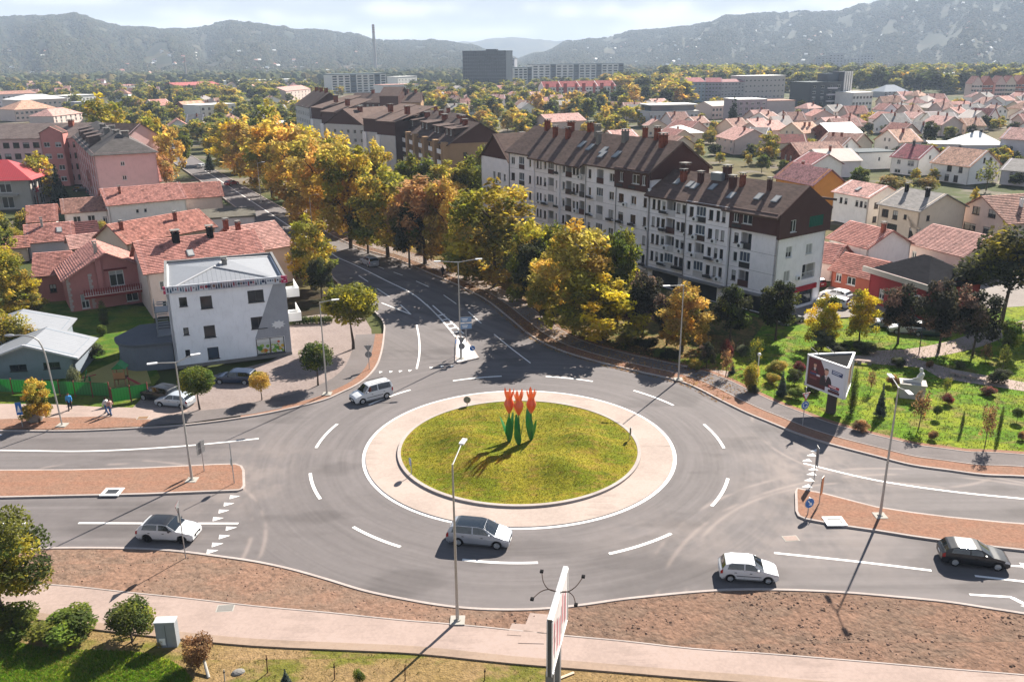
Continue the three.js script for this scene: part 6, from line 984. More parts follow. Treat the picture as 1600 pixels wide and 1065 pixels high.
for (const [i, [A, B, wallM]] of [[[335.09, -575.14], [342.39, -573.9], P3], [[342.39, -573.9], [349.66, -572.68], P6], [[355.72, -581.31], [362.61, -580.13], P3], [[362.61, -580.13], [369.49, -578.95], P2], [[374.56, -587.98], [382.36, -586.62], P6], [[382.36, -586.62], [390.99, -585.12], P3]].entries())
  far(A, B, 14, 13, { wall: wallM, roof: tiles(0.30, 0.13, 0.11), type: 'g', rise: 5, cols: 4, floors: 4, label: ['first', 'second', 'third', 'fourth', 'fifth', 'last'][i] + ' house from the left in the terracotta terrace at the right edge below the trees' });
for (const [i, [A, B]] of [[[459.32, -918.87], [474.5, -914.83]], [[474.5, -914.83], [489.55, -910.83]], [[499.73, -931.39], [516.19, -926.9]]].entries())
  far(A, B, 14, 10, { wall: G1, roof: whiteRoof, type: 'e', rise: 4, cols: 5, floors: 3, label: ['left', 'middle', 'right'][i] + ' section of the terrace with glinting pale roofs at the right' });
// left: halls and houses beyond the pink blocks
far([-337.6, -535.88], [-317.71, -563.29], 22, 8.42, { wall: P3, roof: whiteRoof, type: 'hip', rise: 3, cols: 10, floors: 2, label: 'pinkish hall with a bright white roof behind the pink apartment blocks' });
far([-335.37, -599.15], [-324.91, -624.88], 18, 8.36, { wall: W1, roof: whiteRoof, type: 'flat', rise: 0, cols: 8, floors: 2, label: 'white hall right of the bright white roof' });
far([-380.75, -572.25], [-359.55, -602.76], 18, 10.67, { wall: P4, roof: T4, type: 'e', rise: 2, cols: 10, floors: 3, label: 'grey block with a reddish roof at the left edge in the distance' });
far([-288.97, -443.54], [-274.48, -463.72], 20, 6.82, { wall: P3, roof: T6, type: 'hip', rise: 4.6, cols: 9, floors: 2, label: 'house with a large orange hipped roof behind the pink apartment blocks' });
far([-249.23, -409.4], [-247.46, -438.71], 14, 5.05, { wall: P3, roof: T3, type: 'hip', rise: 3.4, cols: 6, floors: 2, label: 'house with a pink hipped roof right of the large orange hipped roof' });
far([-277.07, -494.1], [-271.54, -499.8], 10, 8.26, { wall: plaster(0.28, 0.30, 0.36), roof: G1, type: 'flat', rise: 0, cols: 2, floors: 3, label: 'small blue grey tower left of the large green and yellow tree' });
far([-463.05, -931.62], [-433.25, -964.23], 24, 7, { wall: plaster(0.28, 0.06, 0.07), roof: std([0.35, 0.16, 0.16]), type: 'flat', rise: 0, cols: 10, floors: 1, label: 'long red hall in the distance at the left' });
far([-354.48, -872.5], [-323.65, -920.17], 24, 8, { wall: P6, roof: tiles(0.44, 0.13, 0.12), type: 'e', rise: 3, cols: 10, floors: 2, label: 'building with a long red roof in the distance at the left' });
far([-172.54, -419.95], [-158.66, -438.82], 16, 9.27, { wall: W1, roof: whiteRoof, type: 'flat', rise: 0, cols: 6, floors: 3, label: 'white modern building with a dark stripe above the far end of the avenue' });
far([-183.36, -431.26], [-175.95, -446.27], 13, 7, { wall: M.brick, roof: T6, type: 'e', rise: 4, cols: 5, floors: 2, label: 'brown house with an orange roof left of the white modern building' });
far([-241.8, -495.96], [-232.53, -507.9], 13, 6, { wall: P3, roof: T1, type: 'hip', rise: 3.6, cols: 5, floors: 1, label: 'house with a red hipped roof among the dark conifers' });
far([-226.64, -494], [-220.18, -506.27], 13, 6, { wall: P1, roof: T1, type: 'e', rise: 3.6, cols: 4, floors: 1, label: 'white house with a red roof right of the dark conifers' });
far([-381.51, -1142.65], [-273.99, -1305.25], 30, 6, { wall: W1, roof: whiteRoof, type: 'flat', rise: 0, cols: 0, floors: 0, label: 'very long low white hall in the distance, left of the tall chimney' });
far([-182.76, -651.94], [-175.19, -707.35], 16, 9, { wall: P3, roof: T3, type: 'e', rise: 3, cols: 7, floors: 3, label: 'pinkish building left of the dark and white residential block' });
far([-102.99, -331.01], [-96.43, -351.71], 14, 5, { wall: P1, roof: whiteRoof, type: 'flat', rise: 0, cols: 5, floors: 1, label: 'low building with a white roof left of the far end of the brown blocks' });
far([-356.33, -2382.14], [-292.16, -2466.17], 40, 16, { wall: G1, roof: G1, type: 'flat', rise: 0, cols: 9, floors: 2, ww: 5, wh: 3, label: 'faint wide factory at the foot of the tall chimney' });
{ // chimneys
  const stack = (A, h, r0, r1, label) => { const t = thing('chimney_stack', label, 'chimney', A), m = new MB(); m.bar([0, 0, 0], [0, h, 0], r0, r1, 16); mesh('shaft', m.geo(), std([0.30, 0.27, 0.26], { map: plasterTex }), t); const k = new MB(); for (let i = 0; i < 4; i++) { const y = h * (0.84 + i * 0.045); k.bar([0, y, 0], [0, y + h * 0.02, 0], lerp(r0, r1, y / h) + 0.12, lerp(r0, r1, y / h) + 0.1, 16); } mesh('red_band', k.geo(), std([0.26, 0.10, 0.09]), t); };
  stack([-307.55, -1973.25], 107.17, 4.2, 2.9, 'very tall slender factory chimney rising above the hills left of the office tower');
  stack([-543.82, -1428.84], 37.77, 1.6, 1.2, 'small brick chimney in the distance at the left');
  stack([493.09, -3115.17], 51.82, 3, 2.6, 'left one of two thin faint chimneys right of the long grey block');
  stack([501.12, -3108.27], 51.71, 3, 2.6, 'right one of two thin faint chimneys right of the long grey block');
  stack([624.81, -1767.34], 26.3, 2, 1.7, 'thin brown chimney above the trees left of the ribbed tower');
}
// notable far trees
for (const [kind, x, z, h, w, label] of [
  ['spruce', 109.05, -361.73, 14.85, 9.12, 'tall dark spruce before the lilac block'],
  ['dark', 158.52, -261.17, 9.89, 7.44, 'dark conifer like tree between the orange roof and the white flat house'],
  ['olive', 83.12, -212.24, 10.14, 8.36, 'dark round tree beside the right end of the white block roof'],
  ['globeYellow', 60.85, -393.34, 8.8, 10.68, 'bright orange round tree left of the white building with a glazed floor'],
  ['gold', 66.86, -374.73, 10.33, 8.31, 'golden tree touching the left end of the white building with a glazed floor'],
  ['olive', 126.87, -473.01, 9.87, 12.26, 'yellow tree before the teal and lilac apartments'],
  ['gold', 15.73, -428.56, 5.61, 9.41, 'golden shrub tree left of the wide pink roof'],
  ['gold', 40.03, -415.24, 6.83, 5.62, 'yellow tree right of the wide pink roof'],
  ['green', 41.27, -405.13, 13.32, 11.67, 'green tree below the red and white apartment row'],
  ['gold', 47.62, -376.84, 9.44, 7.11, 'gold leaved tree below the right end of the red and white row'],
  ['green', -20.84, -455.42, 11.03, 9.89, 'bright green tree left of the brown gable of the white block'],
  ['yellow', -26.99, -413.07, 8.49, 9.81, 'yellow tree behind the nearest tan block'],
  ['olive', -15.35, -411.72, 9.14, 10.49, 'olive tree just behind the brown gable of the white block'],
  ['green', -17.48, -742.87, 12.36, 14.05, 'green tree at the foot of the dark office tower'],
  ['green', -28.29, -669.37, 11.27, 12.79, 'dark green tree left below the dark office tower'],
  ['rust', -41.79, -555.31, 12.18, 12.62, 'rusty tree left of the dark office tower'],
  ['spruce', -68.59, -812.87, 12.79, 6.34, 'pointed dark conifer left of the dark office tower'],
  ['bright', 87.53, -147.83, 6.7, 6.01, 'light green garden tree right of the orange gable'],
  ['bushGold', 117.16, -213.42, 2.87, 5.8, 'yellowish bush behind the long flat roofed building'],
  ['bushGold', 96.26, -147.35, 4.79, 8.87, 'yellow green garden shrubs below the white house with a dark red roof'],
  ['bushGold', 104.17, -146.91, 4.46, 7.28, 'olive garden shrubs left of the white house with a broad orange roof'],
  ['saplingGreen', 120.39, -148.19, 8.43, 5.68, 'thin tree before the gable of the white house with a broad orange roof'],
  ['gold', 106.34, -127.02, 4.36, 2.07, 'small yellow tree above the lilac house'],
  ['bushBrown', 86.9, -102.55, 5.41, 6.95, 'bare brown bushes right of the beige house'],
  ['olive', -265.33, -588.69, 17.32, 8.82, 'upright dark tree in the distance behind the red hipped roof'],
  ['spruce', -256.29, -570.54, 17.74, 10.3, 'large dark conifer in the distance, left of the white modern building'],
  ['spruce', -239.14, -552.14, 20.23, 5.87, 'slim conifer right of the large dark conifer'],
  ['spruce', -215.67, -519.38, 10.67, 5.6, 'small conifer before the brown house with an orange roof'],
  ['gold', -213.95, -607.64, 15.02, 19.58, 'wide yellow tree above the white modern building'],
  ['olive', -233.51, -815, 12.21, 24.63, 'round green tree in the distance left of the dark and white block'],
  ['olive', -189, -748.38, 10.75, 19.53, 'brownish green tree right of the round green tree'],
]) tree(kind, x, z, h, w, label);

// ---- houses and trees that fill the quarters: scattered over four-cornered fields, clear of what already stands
const inField = ([a, b, c, d], u, v) => [lerp(lerp(a[0], b[0], u), lerp(d[0], c[0], u), v), lerp(lerp(a[1], b[1], u), lerp(d[1], c[1], u), v)];
const clear = (x, z, r) => { for (const [A, B, d] of footprints) { const L = dist(A, B), ux = (B[0] - A[0]) / L, uz = (B[1] - A[1]) / L, px = x - A[0], pz = z - A[1], u = px * ux + pz * uz, v = px * uz - pz * ux; if (u > -r && u < L + r && v > -r && v < d + r) return false; } return true; };
const roofs = [T1, T2, T3, T4, T6, T4, T3, paleRoof, greyRoof], wallsM = [P1, P1, P1, P3, P2, P4];
const ORD = ['first', 'second', 'third', 'fourth', 'fifth', 'sixth', 'seventh', 'eighth', 'ninth', 'tenth', 'eleventh', 'twelfth', 'thirteenth', 'fourteenth', 'fifteenth', 'sixteenth', 'seventeenth', 'eighteenth', 'nineteenth', 'twentieth'];
const nth = (i) => (i < 20 ? ORD[i] : i % 10 === 9 ? ['', '', 'thirtieth', 'fortieth', 'fiftieth', 'sixtieth', 'seventieth', 'eightieth'][Math.floor(i / 10)] : ['twenty', 'thirty', 'forty', 'fifty', 'sixty', 'seventy'][Math.floor(i / 10) - 2] + '-' + ORD[i % 10]);
const inOrder = (list, where) => list.sort((a, b) => (a.position.x - camera.position.x) / (69 - a.position.z) - (b.position.x - camera.position.x) / (69 - b.position.z)).forEach((t, i) => { t.userData.label = t.userData.label.replace('#', nth(i) + ' from the left ' + where); });
const roofWord = new Map([[T1, 'red roofed'], [T2, 'red roofed'], [T3, 'pink roofed'], [T4, 'brown roofed'], [T6, 'orange roofed'], [paleRoof, 'pale roofed'], [greyRoof, 'grey roofed']]);
function fillHouses(field, n, gap, where, group, small, turn0 = 0.4) {
  const made = [];
  for (let i = 0; i < n * 8 && made.length < n; i++) {
    const [x, z] = inField(field, rnd(), rnd()); if (!clear(x, z, gap)) continue;
    const w = rr(8, 13), d = rr(8, 11), h = rr(3.6, 6), turn = turn0 + pick([0, Math.PI / 2, 0.2, -0.3]), c = Math.cos(turn), q = Math.sin(turn), type = pick(['e', 'e', 'g', 'hip']), roof = pick(roofs);
    made.push(house({ A: [x - (w / 2) * c, z + (w / 2) * q], B: [x + (w / 2) * c, z - (w / 2) * q], d, h, rise: rr(2.4, 3.6), type, wall: pick(wallsM), roof, label: roofWord.get(roof) + (type === 'hip' ? ' hipped' : ' gabled') + ' house, #', group, name: 'town_house', category: 'house', win: small ? { f: [[w * 0.2, 1, 1.2, 1.4], [w * 0.6, 1, 1.2, 1.4]] } : { f: [3, h > 5 ? 2 : 1], l: [2, 1], r: [2, 1] }, chim: [[rr(0.3, 0.7), 0.35, 0.9]] }));
  }
  inOrder(made, where);
}
fillHouses([[51.04, -260.31], [143.16, -243.63], [187, -294.15], [68.97, -338.76]], 10, 6, 'of the small ones behind the white block', 'small houses right of the white block', false);
fillHouses([[106.21, -311.09], [220.71, -288.06], [291.3, -405.33], [143.2, -446.18]], 34, 6, 'in the crowded quarter at the right', 'houses of the quarter at the right', false);
fillHouses([[209.97, -426.23], [291.3, -405.33], [363.95, -526.01], [272.41, -576.15]], 26, 7, 'just below the terracotta terrace', 'distant houses at the right', true);
fillHouses([[7.85, -434.9], [82.66, -400.32], [176.71, -863.81], [15.72, -901.46]], 30, 8, 'among the trees behind the long white block', 'houses behind the long white block', true);
fillHouses([[-44.11, -441.27], [15.17, -434.01], [29.63, -898.2], [-84.26, -924.84]], 26, 8, 'among trees below the dark office tower', 'houses below the office tower', true);
fillHouses([[-474.71, -723.7], [-214.14, -714.34], [-259.29, -1230.75], [-830.34, -1326.84]], 46, 10, 'of the distant houses below the left hills', 'distant houses at the left', true);
fillHouses([[-153.22, -325.77], [-111.96, -357.05], [-174.1, -601.45], [-246.14, -612.65]], 10, 9, 'of the houses left of the far avenue', 'houses left of the far avenue', true);
const kindWord = { olive: 'olive green', green: 'green', dark: 'dark green', gold: 'golden', orange: 'orange', bushGold: 'yellowish' };
function fillTrees(field, n, kinds, h0, h1, where, group, gap = 2) { const made = []; for (let i = 0; i < n * 5 && made.length < n; i++) { const [x, z] = inField(field, rnd(), rnd()); if (!clear(x, z, gap)) continue; const h = rr(h0, h1), k = pick(kinds); made.push(tree(k, x, z, h, h * rr(0.75, 1.05), kindWord[k] + (k === 'bushGold' ? ' bush' : ' tree') + ', #', null, group)); } inOrder(made, where); }
fillTrees([[46.72, -232], [98.75, -136.86], [148.55, -194.2], [72.56, -401.5]], 34, ['olive', 'green', 'bushGold', 'dark', 'gold'], 3, 7, 'in the gardens right of the white block', 'garden trees right of the white block', 1.5);
fillTrees([[103.7, -301.89], [214.21, -277.27], [338.62, -483.94], [164.63, -524.48]], 32, ['olive', 'green', 'dark', 'gold'], 4, 8, 'between the roofs of the right quarter', 'trees between the roofs at the right', 1);
fillTrees([[-42.67, -350.05], [68.92, -321.24], [118.8, -555.95], [-70.22, -633.2]], 36, ['olive', 'green', 'gold', 'dark', 'orange'], 8, 14, 'in the gardens behind the long white block', 'trees behind the long white block');
fillTrees([[-174.32, -327.73], [-83, -252.47], [-139.63, -516.06], [-299.06, -620.87]], 22, ['olive', 'green', 'gold', 'dark'], 7, 13, 'in the quarter left of the far avenue', 'trees left of the far avenue');
fillTrees([[-103.77, -92.52], [-100.09, -105.16], [-62.99, -35.19], [-65.24, -25.43]], 12, ['green', 'olive', 'bushGold'], 3, 6, 'in the gardens west of the pink house', 'garden trees at the left edge', 0.5);
// further trees that only read as masses between the roofs
function leafMass(field, n, kinds, h0, h1, name, label, gap = 3) {
  for (const kind of kinds) { const q = treeProto(kind, 2, 0), im = new THREE.InstancedMesh(q.crown, leafMat, Math.round(n / kinds.length)), m = new THREE.Matrix4(), e = new THREE.Euler(), r = new THREE.Quaternion(); let k = 0; for (let i = 0; i < im.count * 6 && k < im.count; i++) { const [x, z] = inField(field, rnd(), rnd()); if (!clear(x, z, gap)) continue; const h = rr(h0, h1), w = h * rr(0.8, 1.15); r.setFromEuler(e.set(0, rnd() * 6.28, 0)); im.setMatrixAt(k++, m.compose(new THREE.Vector3(x, -h * 0.08, z), r, new THREE.Vector3(w, h, w))); } im.count = k; im.name = numbered(name); scene.add(im); tag(im, label, null, null, 'stuff'); }
}
leafMass([[59.6, -509.72], [123.77, -546.76], [202.04, -940.4], [101.84, -921.82]], 90, ['olive', 'orange', 'dark'], 13, 22, 'tree_mass', 'grove of dark and orange trees left of the teal apartments');
leafMass([[-59.19, -443.11], [123.2, -555.27], [216.81, -1034.7], [-129.76, -1075.65]], 420, ['olive', 'green', 'green', 'dark'], 7, 13, 'tree_mass', 'mass of garden trees below the long grey block', 5);
leafMass([[-39.28, -315.18], [65.01, -315.01], [107.32, -517.61], [-61.37, -542.17]], 90, ['olive', 'green', 'gold'], 5, 10, 'tree_mass', 'low garden trees behind the long white block', 2);
leafMass([[-401.67, -591.71], [-143.89, -645.47], [-246.09, -1374.27], [-894.07, -1416.81]], 420, ['olive', 'green', 'dark', 'green'], 7, 14, 'tree_mass', 'mass of trees between the halls at the left', 5);
leafMass([[-169.34, -259.15], [-83.39, -264.01], [-160, -648.15], [-353.25, -629.28]], 130, ['olive', 'green', 'green'], 6, 12, 'tree_mass', 'mass of trees in the quarter left of the far avenue', 3);
leafMass([[55.1, -241.78], [137.83, -145.05], [391.29, -556.35], [103.16, -518.22]], 240, ['olive', 'green', 'dark'], 2.5, 6, 'tree_mass', 'low garden greenery between the houses at the right', 1);
leafMass([[151.34, -832.83], [450.18, -651.9], [898.99, -1315.56], [275.6, -1578.13]], 520, ['olive', 'dark', 'green', 'dark'], 15, 26, 'tree_mass', 'belt of tall trees before the right hills', 5);
// tree belts and far woods that read as one mass
const lump = (() => { const g = new THREE.IcosahedronGeometry(1, 1), p = g.attributes.position; for (let i = 0; i < p.count; i++) { const k = 0.8 + 0.45 * hash2(Math.round(p.getX(i) * 50), Math.round(p.getY(i) * 50 + p.getZ(i) * 131), 3); p.setXYZ(i, p.getX(i) * k, p.getY(i) * k, p.getZ(i) * k); } g.computeVertexNormals(); return g; })();
const woodMat = std([1, 1, 1], { roughness: 1 });
function woods(name, label, count, place, tint, crownGeoU = lump) {
  const im = new THREE.InstancedMesh(crownGeoU, woodMat, count), m = new THREE.Matrix4(), q = new THREE.Quaternion(), e = new THREE.Euler();
  for (let i = 0; i < count; i++) { const [x, y, z, s, sy] = place(i); q.setFromEuler(e.set(0, rnd() * 6.28, 0)); m.compose(new THREE.Vector3(x, y, z), q, new THREE.Vector3(s, sy, s)); im.setMatrixAt(i, m); const c = pick(tint); const k = rr(0.7, 1.3); im.setColorAt(i, col(c[0] * k, c[1] * k, c[2] * k)); }
  im.name = numbered(name); scene.add(im); tag(im, label, null, null, 'stuff'); return im;
}
const farTint = [[0.05, 0.06, 0.022], [0.08, 0.085, 0.025], [0.035, 0.045, 0.02], [0.115, 0.09, 0.03], [0.09, 0.09, 0.03], [0.045, 0.06, 0.03]];
const beltR = [[195.46, -1097.45], [592.8, -883.35], [1085.64, -1605.05], [346.49, -2003.38]], beltL = [[-776.45, -1189.36], [-72.92, -1243.17], [-74.48, -2759.34], [-2865.2, -4607.73]], beltC = [[-151.15, -1267.32], [225.26, -1220.53], [483.99, -2708.78], [-384.43, -3358.35]];
woods('far_woods', 'band of autumn woods across the valley floor', 9000, () => { const f = pick([beltR, beltL, beltC, beltL]), [x, z] = inField(f, rnd(), Math.pow(rnd(), 1.5)), s = rr(4, 8.5); return clear(x, z, 10) ? [x, s * 0.7, z, s, s * 1.1] : [x, -40, z, 1, 1]; }, farTint);
woods('hill_woods', 'woods covering the hills round the valley', 190000, () => { const [az, d, hf] = pick(hillSpots), a = az + rr(-0.5, 0.5), dd = d + rr(-60, 60), y = hf(a, dd), r = (a * Math.PI) / 180, s = rr(2.4, 5), open = fbm(a * 1.1 + 50, dd * 0.003, 61, 4) > 0.68; return open ? [dd * Math.sin(r), -60, 69 - dd * Math.cos(r), 1, 1] : [dd * Math.sin(r), y + s * 0.35, 69 - dd * Math.cos(r), s, s * 0.9]; }, [[0.036, 0.044, 0.018], [0.052, 0.054, 0.020], [0.028, 0.036, 0.016], [0.075, 0.056, 0.022], [0.060, 0.054, 0.022]]);
{ // hillside houses
  const proto = (wallM, roofM) => { const t = new THREE.Group(); mesh('wall', new MB().box(0, -3, 0, 10, 9, 9).geo(), wallM, t); mesh('roof', slopeUV((() => { const m = new MB(); slopeGeo([-5.6, 5.8, 5], [5.6, 5.8, 5], [5.6, 9.4, 0], [-5.6, 9.4, 0], 1, 0.2, m); slopeGeo([5.6, 5.8, -5], [-5.6, 5.8, -5], [-5.6, 9.4, 0], [5.6, 9.4, 0], 1, 0.2, m); return m; })().geo()), roofM, t); return t; };
  const ps = [proto(P1, T3), proto(W1, whiteRoof), proto(P2, T2), proto(P1, whiteRoof)];
  let n = 0;
  for (let i = 0; i < 900 && n < 240; i++) { const right = rnd() < 0.62, az = right ? rr(4, 31) : rr(-31, -9), d = right ? 2350 + 1300 * Math.pow(rnd(), 1.4) : 1950 + 900 * Math.pow(rnd(), 1.6), hf = right ? rightHill : leftHill; if (fbm(az * 0.8 + 9, d * 0.004, 67, 3) < 0.47) continue; const r = (az * Math.PI) / 180, y = hf(az, d), p = pick(ps), c = p.clone(); c.name = numbered('hillside_house'); c.position.set(d * Math.sin(r), y, 69 - d * Math.cos(r)); c.rotation.y = rnd() * 3.1; c.scale.setScalar(rr(0.5, 0.9)); scene.add(c); tag(c, right ? 'tiny house scattered on the slope of the right hills' : 'tiny house scattered at the foot of the left hills', 'house', right ? 'houses on the right hills' : 'houses at the foot of the left hills'); n++; }
  for (let i = 0; i < 5; i++) { const A = [lerp(560, 700, i / 4), -1560 - i * 40]; far(A, [A[0] + 26, A[1] + 2], 14, rr(26, 38), { wall: G1, roof: G1, type: 'flat', rise: 0, cols: 4, floors: 7, ww: 3, wh: 2, label: ['first', 'second', 'third', 'fourth', 'fifth'][i] + ' from the left of the faint tower blocks at the foot of the right hills' }); }
}

// ================================================================ VEHICLES
const paintMat = (r, g, b, m = 0) => new THREE.MeshPhysicalMaterial({ color: col(r, g, b), roughness: 0.4, metalness: m, specularIntensity: 0.4, clearcoat: 0.6, clearcoatRoughness: 0.05, side: THREE.DoubleSide });
const carGlass = new THREE.MeshPhysicalMaterial({ color: col(0.012, 0.015, 0.018), roughness: 0.04, clearcoat: 1, clearcoatRoughness: 0.02, side: THREE.DoubleSide });
const lampRed = std([0.30, 0.012, 0.012], { roughness: 0.25 }), lampClear = std([0.55, 0.57, 0.6], { roughness: 0.15, metalness: 0.3 }), rimMat = std([0.40, 0.41, 0.42], { roughness: 0.3, metalness: 0.7 });
/* profile of a car seen from the side, x from 0 (nose) to 1 (tail):
   top: list of [x, height] of the whole outline, belt: height of the window sill, plan: half width along x */
const CARS = {
  hatch: { L: 4.28, W: 1.79, H: 1.47, belt: 0.93, top: [[0, 0.62], [0.03, 0.74], [0.16, 0.90], [0.27, 0.98], [0.43, 1.38], [0.52, 1.46], [0.78, 1.45], [0.90, 1.30], [0.96, 0.98], [1, 0.85]], ws: [0.27, 0.44], rw: [0.90, 0.965], side: [0.33, 0.875], roofEnd: 0.9, wheels: [0.185, 0.80], r: 0.32 },
  small: { L: 3.80, W: 1.66, H: 1.43, belt: 0.90, top: [[0, 0.60], [0.03, 0.72], [0.15, 0.86], [0.25, 0.95], [0.40, 1.32], [0.50, 1.42], [0.80, 1.41], [0.91, 1.26], [0.965, 0.95], [1, 0.80]], ws: [0.25, 0.42], rw: [0.905, 0.968], side: [0.31, 0.88], roofEnd: 0.9, wheels: [0.18, 0.82], r: 0.29 },
  mpv: { L: 4.55, W: 1.84, H: 1.65, belt: 1.00, top: [[0, 0.66], [0.03, 0.80], [0.12, 0.95], [0.20, 1.04], [0.38, 1.50], [0.48, 1.62], [0.82, 1.62], [0.93, 1.46], [0.975, 1.02], [1, 0.86]], ws: [0.20, 0.40], rw: [0.925, 0.975], side: [0.25, 0.91], roofEnd: 0.92, wheels: [0.185, 0.80], r: 0.33 },
  van: { L: 4.25, W: 1.73, H: 1.83, belt: 1.08, top: [[0, 0.62], [0.02, 0.80], [0.13, 0.98], [0.22, 1.06], [0.37, 1.66], [0.44, 1.78], [0.70, 1.83], [0.95, 1.80], [0.985, 1.66], [1, 1.0]], ws: [0.22, 0.385], rw: [0.982, 0.997], side: [0.27, 0.95], roofEnd: 0.96, wheels: [0.185, 0.815], r: 0.32 },
  suv: { L: 4.4, W: 1.82, H: 1.68, belt: 1.05, top: [[0, 0.70], [0.03, 0.88], [0.18, 1.02], [0.27, 1.07], [0.42, 1.54], [0.50, 1.66], [0.82, 1.66], [0.93, 1.52], [0.975, 1.06], [1, 0.90]], ws: [0.27, 0.44], rw: [0.925, 0.975], side: [0.32, 0.91], roofEnd: 0.92, wheels: [0.19, 0.80], r: 0.36 },
  estate: { L: 4.6, W: 1.77, H: 1.48, belt: 0.93, top: [[0, 0.60], [0.03, 0.73], [0.17, 0.88], [0.28, 0.95], [0.42, 1.36], [0.50, 1.46], [0.84, 1.45], [0.94, 1.32], [0.98, 0.96], [1, 0.82]], ws: [0.28, 0.44], rw: [0.94, 0.98], side: [0.33, 0.92], roofEnd: 0.93, wheels: [0.19, 0.79], r: 0.32 },
};
function carParts(kind) {
  return memo('car' + kind, () => {
    const c = CARS[kind], top = (x) => { let i = 0; while (i < c.top.length - 2 && c.top[i + 1][0] < x) i++; const a = c.top[i], b = c.top[i + 1], t = clamp((x - a[0]) / (b[0] - a[0]), 0, 1); return lerp(a[1], b[1], t); };
    const sm = (x) => (top(x - 0.008) + top(x) * 2 + top(x + 0.008)) / 4;
    const halfW = (x) => (c.W / 2) * (1 - 0.16 * Math.pow(clamp(1 - x / 0.16, 0, 1), 2.2) - 0.10 * Math.pow(clamp((x - 0.88) / 0.12, 0, 1), 2));
    const hull = (x, v, off = 0) => {                             // v: 0 sill, .45 waist, .6 belt, .8 roof edge, 1 centre line
      const T = sm(clamp(x, 0, 1)), bl = Math.min(T - 0.02, c.belt + 0.05 * x), w = halfW(x), sill = 0.22 + 0.10 * Math.pow(clamp((x - 0.9) / 0.1, 0, 1), 2) + 0.05 * clamp(1 - x / 0.06, 0, 1);
      let y, z; const tum = Math.max(0, T - bl) * 0.30, wr = w - 0.04 - tum;
      if (v < 0.45) { const t = v / 0.45; y = lerp(sill, lerp(sill, bl, 0.62), t); z = w * lerp(0.93, 1, Math.sin(t * 1.57)); }
      else if (v < 0.6) { const t = (v - 0.45) / 0.15; y = lerp(lerp(sill, bl, 0.62), bl, t); z = lerp(w, w - 0.04, t * t); }
      else if (v < 0.8) { const t = (v - 0.6) / 0.2; y = lerp(bl, T - 0.035, t); z = lerp(w - 0.04, wr, t); }
      else { const t = (v - 0.8) / 0.2; y = T - 0.035 + 0.035 * Math.sin(t * 1.57); z = wr * (1 - t); }
      return [c.L / 2 - x * c.L, y + off * (v > 0.75 ? 1 : 0.25), z + off * (v > 0.85 ? 0 : 0.95)];
    };
    const nx = 64, vs = [0, 0.08, 0.2, 0.32, 0.45, 0.52, 0.6, 0.66, 0.73, 0.8, 0.84, 0.9, 1], pos = [], idx = [];
    const arch = (p) => { for (const wx of c.wheels) { const X = c.L / 2 - wx * c.L, d = Math.hypot(p[0] - X, p[1] - c.r), R = c.r + 0.06; if (d < R && p[1] < c.r * 2 + 0.1) { const k = R / Math.max(d, 0.01); const yy = c.r + (p[1] - c.r) * k; if (p[1] >= c.r * 0.6) p[1] = Math.max(p[1], c.r + Math.sqrt(Math.max(0, R * R - (p[0] - X) ** 2))); else p[1] = c.r + Math.sqrt(Math.max(0, R * R - (p[0] - X) ** 2)); } } return p; };
    const body = new MB();
    for (const s of [1, -1]) for (let i = 0; i < nx; i++) for (let j = 0; j < vs.length - 1; j++) {
      const P = [[i, j], [i + 1, j], [i + 1, j + 1], [i, j + 1]].map(([a, b]) => { const p = hull(a / nx, vs[b]); if (vs[b] < 0.46) arch(p); p[2] *= s; return p; }); body.quad(...P);
    }
    for (const x of [0, 1]) for (const s of [1, -1]) for (let j = 0; j < vs.length - 1; j++) { const a = hull(x, vs[j]), b = hull(x, vs[j + 1]); body.quad([a[0], a[1], a[2] * s], [b[0], b[1], b[2] * s], [b[0], b[1], 0], [a[0], a[1], 0]); }
    body.box(0, 0.2, 0, c.L * 0.94, 0.05, c.W * 0.86);
    let bg = new THREE.BufferGeometry(); bg.setAttribute('position', new THREE.Float32BufferAttribute(body.p, 3)); bg = smoothGeo(bg, 0.7);
    const patch = (x0, x1, v0, v1, off, nX = 8, nV = 4, slant0 = 0, slant1 = 0, sides = [1, -1]) => { const m = new MB(); for (const s of sides) for (let i = 0; i < nX; i++) for (let j = 0; j < nV; j++) m.quad(...[[i, j], [i + 1, j], [i + 1, j + 1], [i, j + 1]].map(([a, b]) => { const t = b / nV, v = lerp(v0, v1, t), x = lerp(x0 + slant0 * t, x1 + slant1 * t, a / nX), p = hull(x, v, off); return [p[0], p[1], p[2] * s]; })); return smoothGeo(m.geo(), 0.6); };
    const pair = (...a) => [patch(...a, [1]), patch(...a, [-1])];
    const [w0, w1] = c.ws, [r0, r1] = c.rw, [s0, s1] = c.side, mid = lerp(s0, s1, 0.49);
    const wind = patch(w0 + 0.012, w1 - 0.008, 0.81, 1, 0.014, 22, 5), rear = patch(r0 + 0.004, r1 - 0.002, 0.81, 1, 0.014, 10, 4);
    const lean = (w1 - w0) * 0.72;
    const sideF = pair(s0, mid - 0.012, 0.615, 0.775, 0.013, 12, 3, lean, 0), sideR = pair(mid + 0.012, s1, 0.615, 0.775, 0.013, 12, 3, 0, -0.03);
    const roof = patch(w1 - 0.006, c.roofEnd - 0.05, 0.805, 1, 0.011, 34, 5);
    const doors = new MB(); for (const x of [s0 + 0.02, mid, s1 - 0.06]) for (const s of [1, -1]) { const a = hull(x, 0.12, 0.006), b = hull(x, 0.6, 0.006); doors.bar([a[0], a[1], a[2] * s], [b[0], b[1], b[2] * s], 0.008, 0.008, 4); }
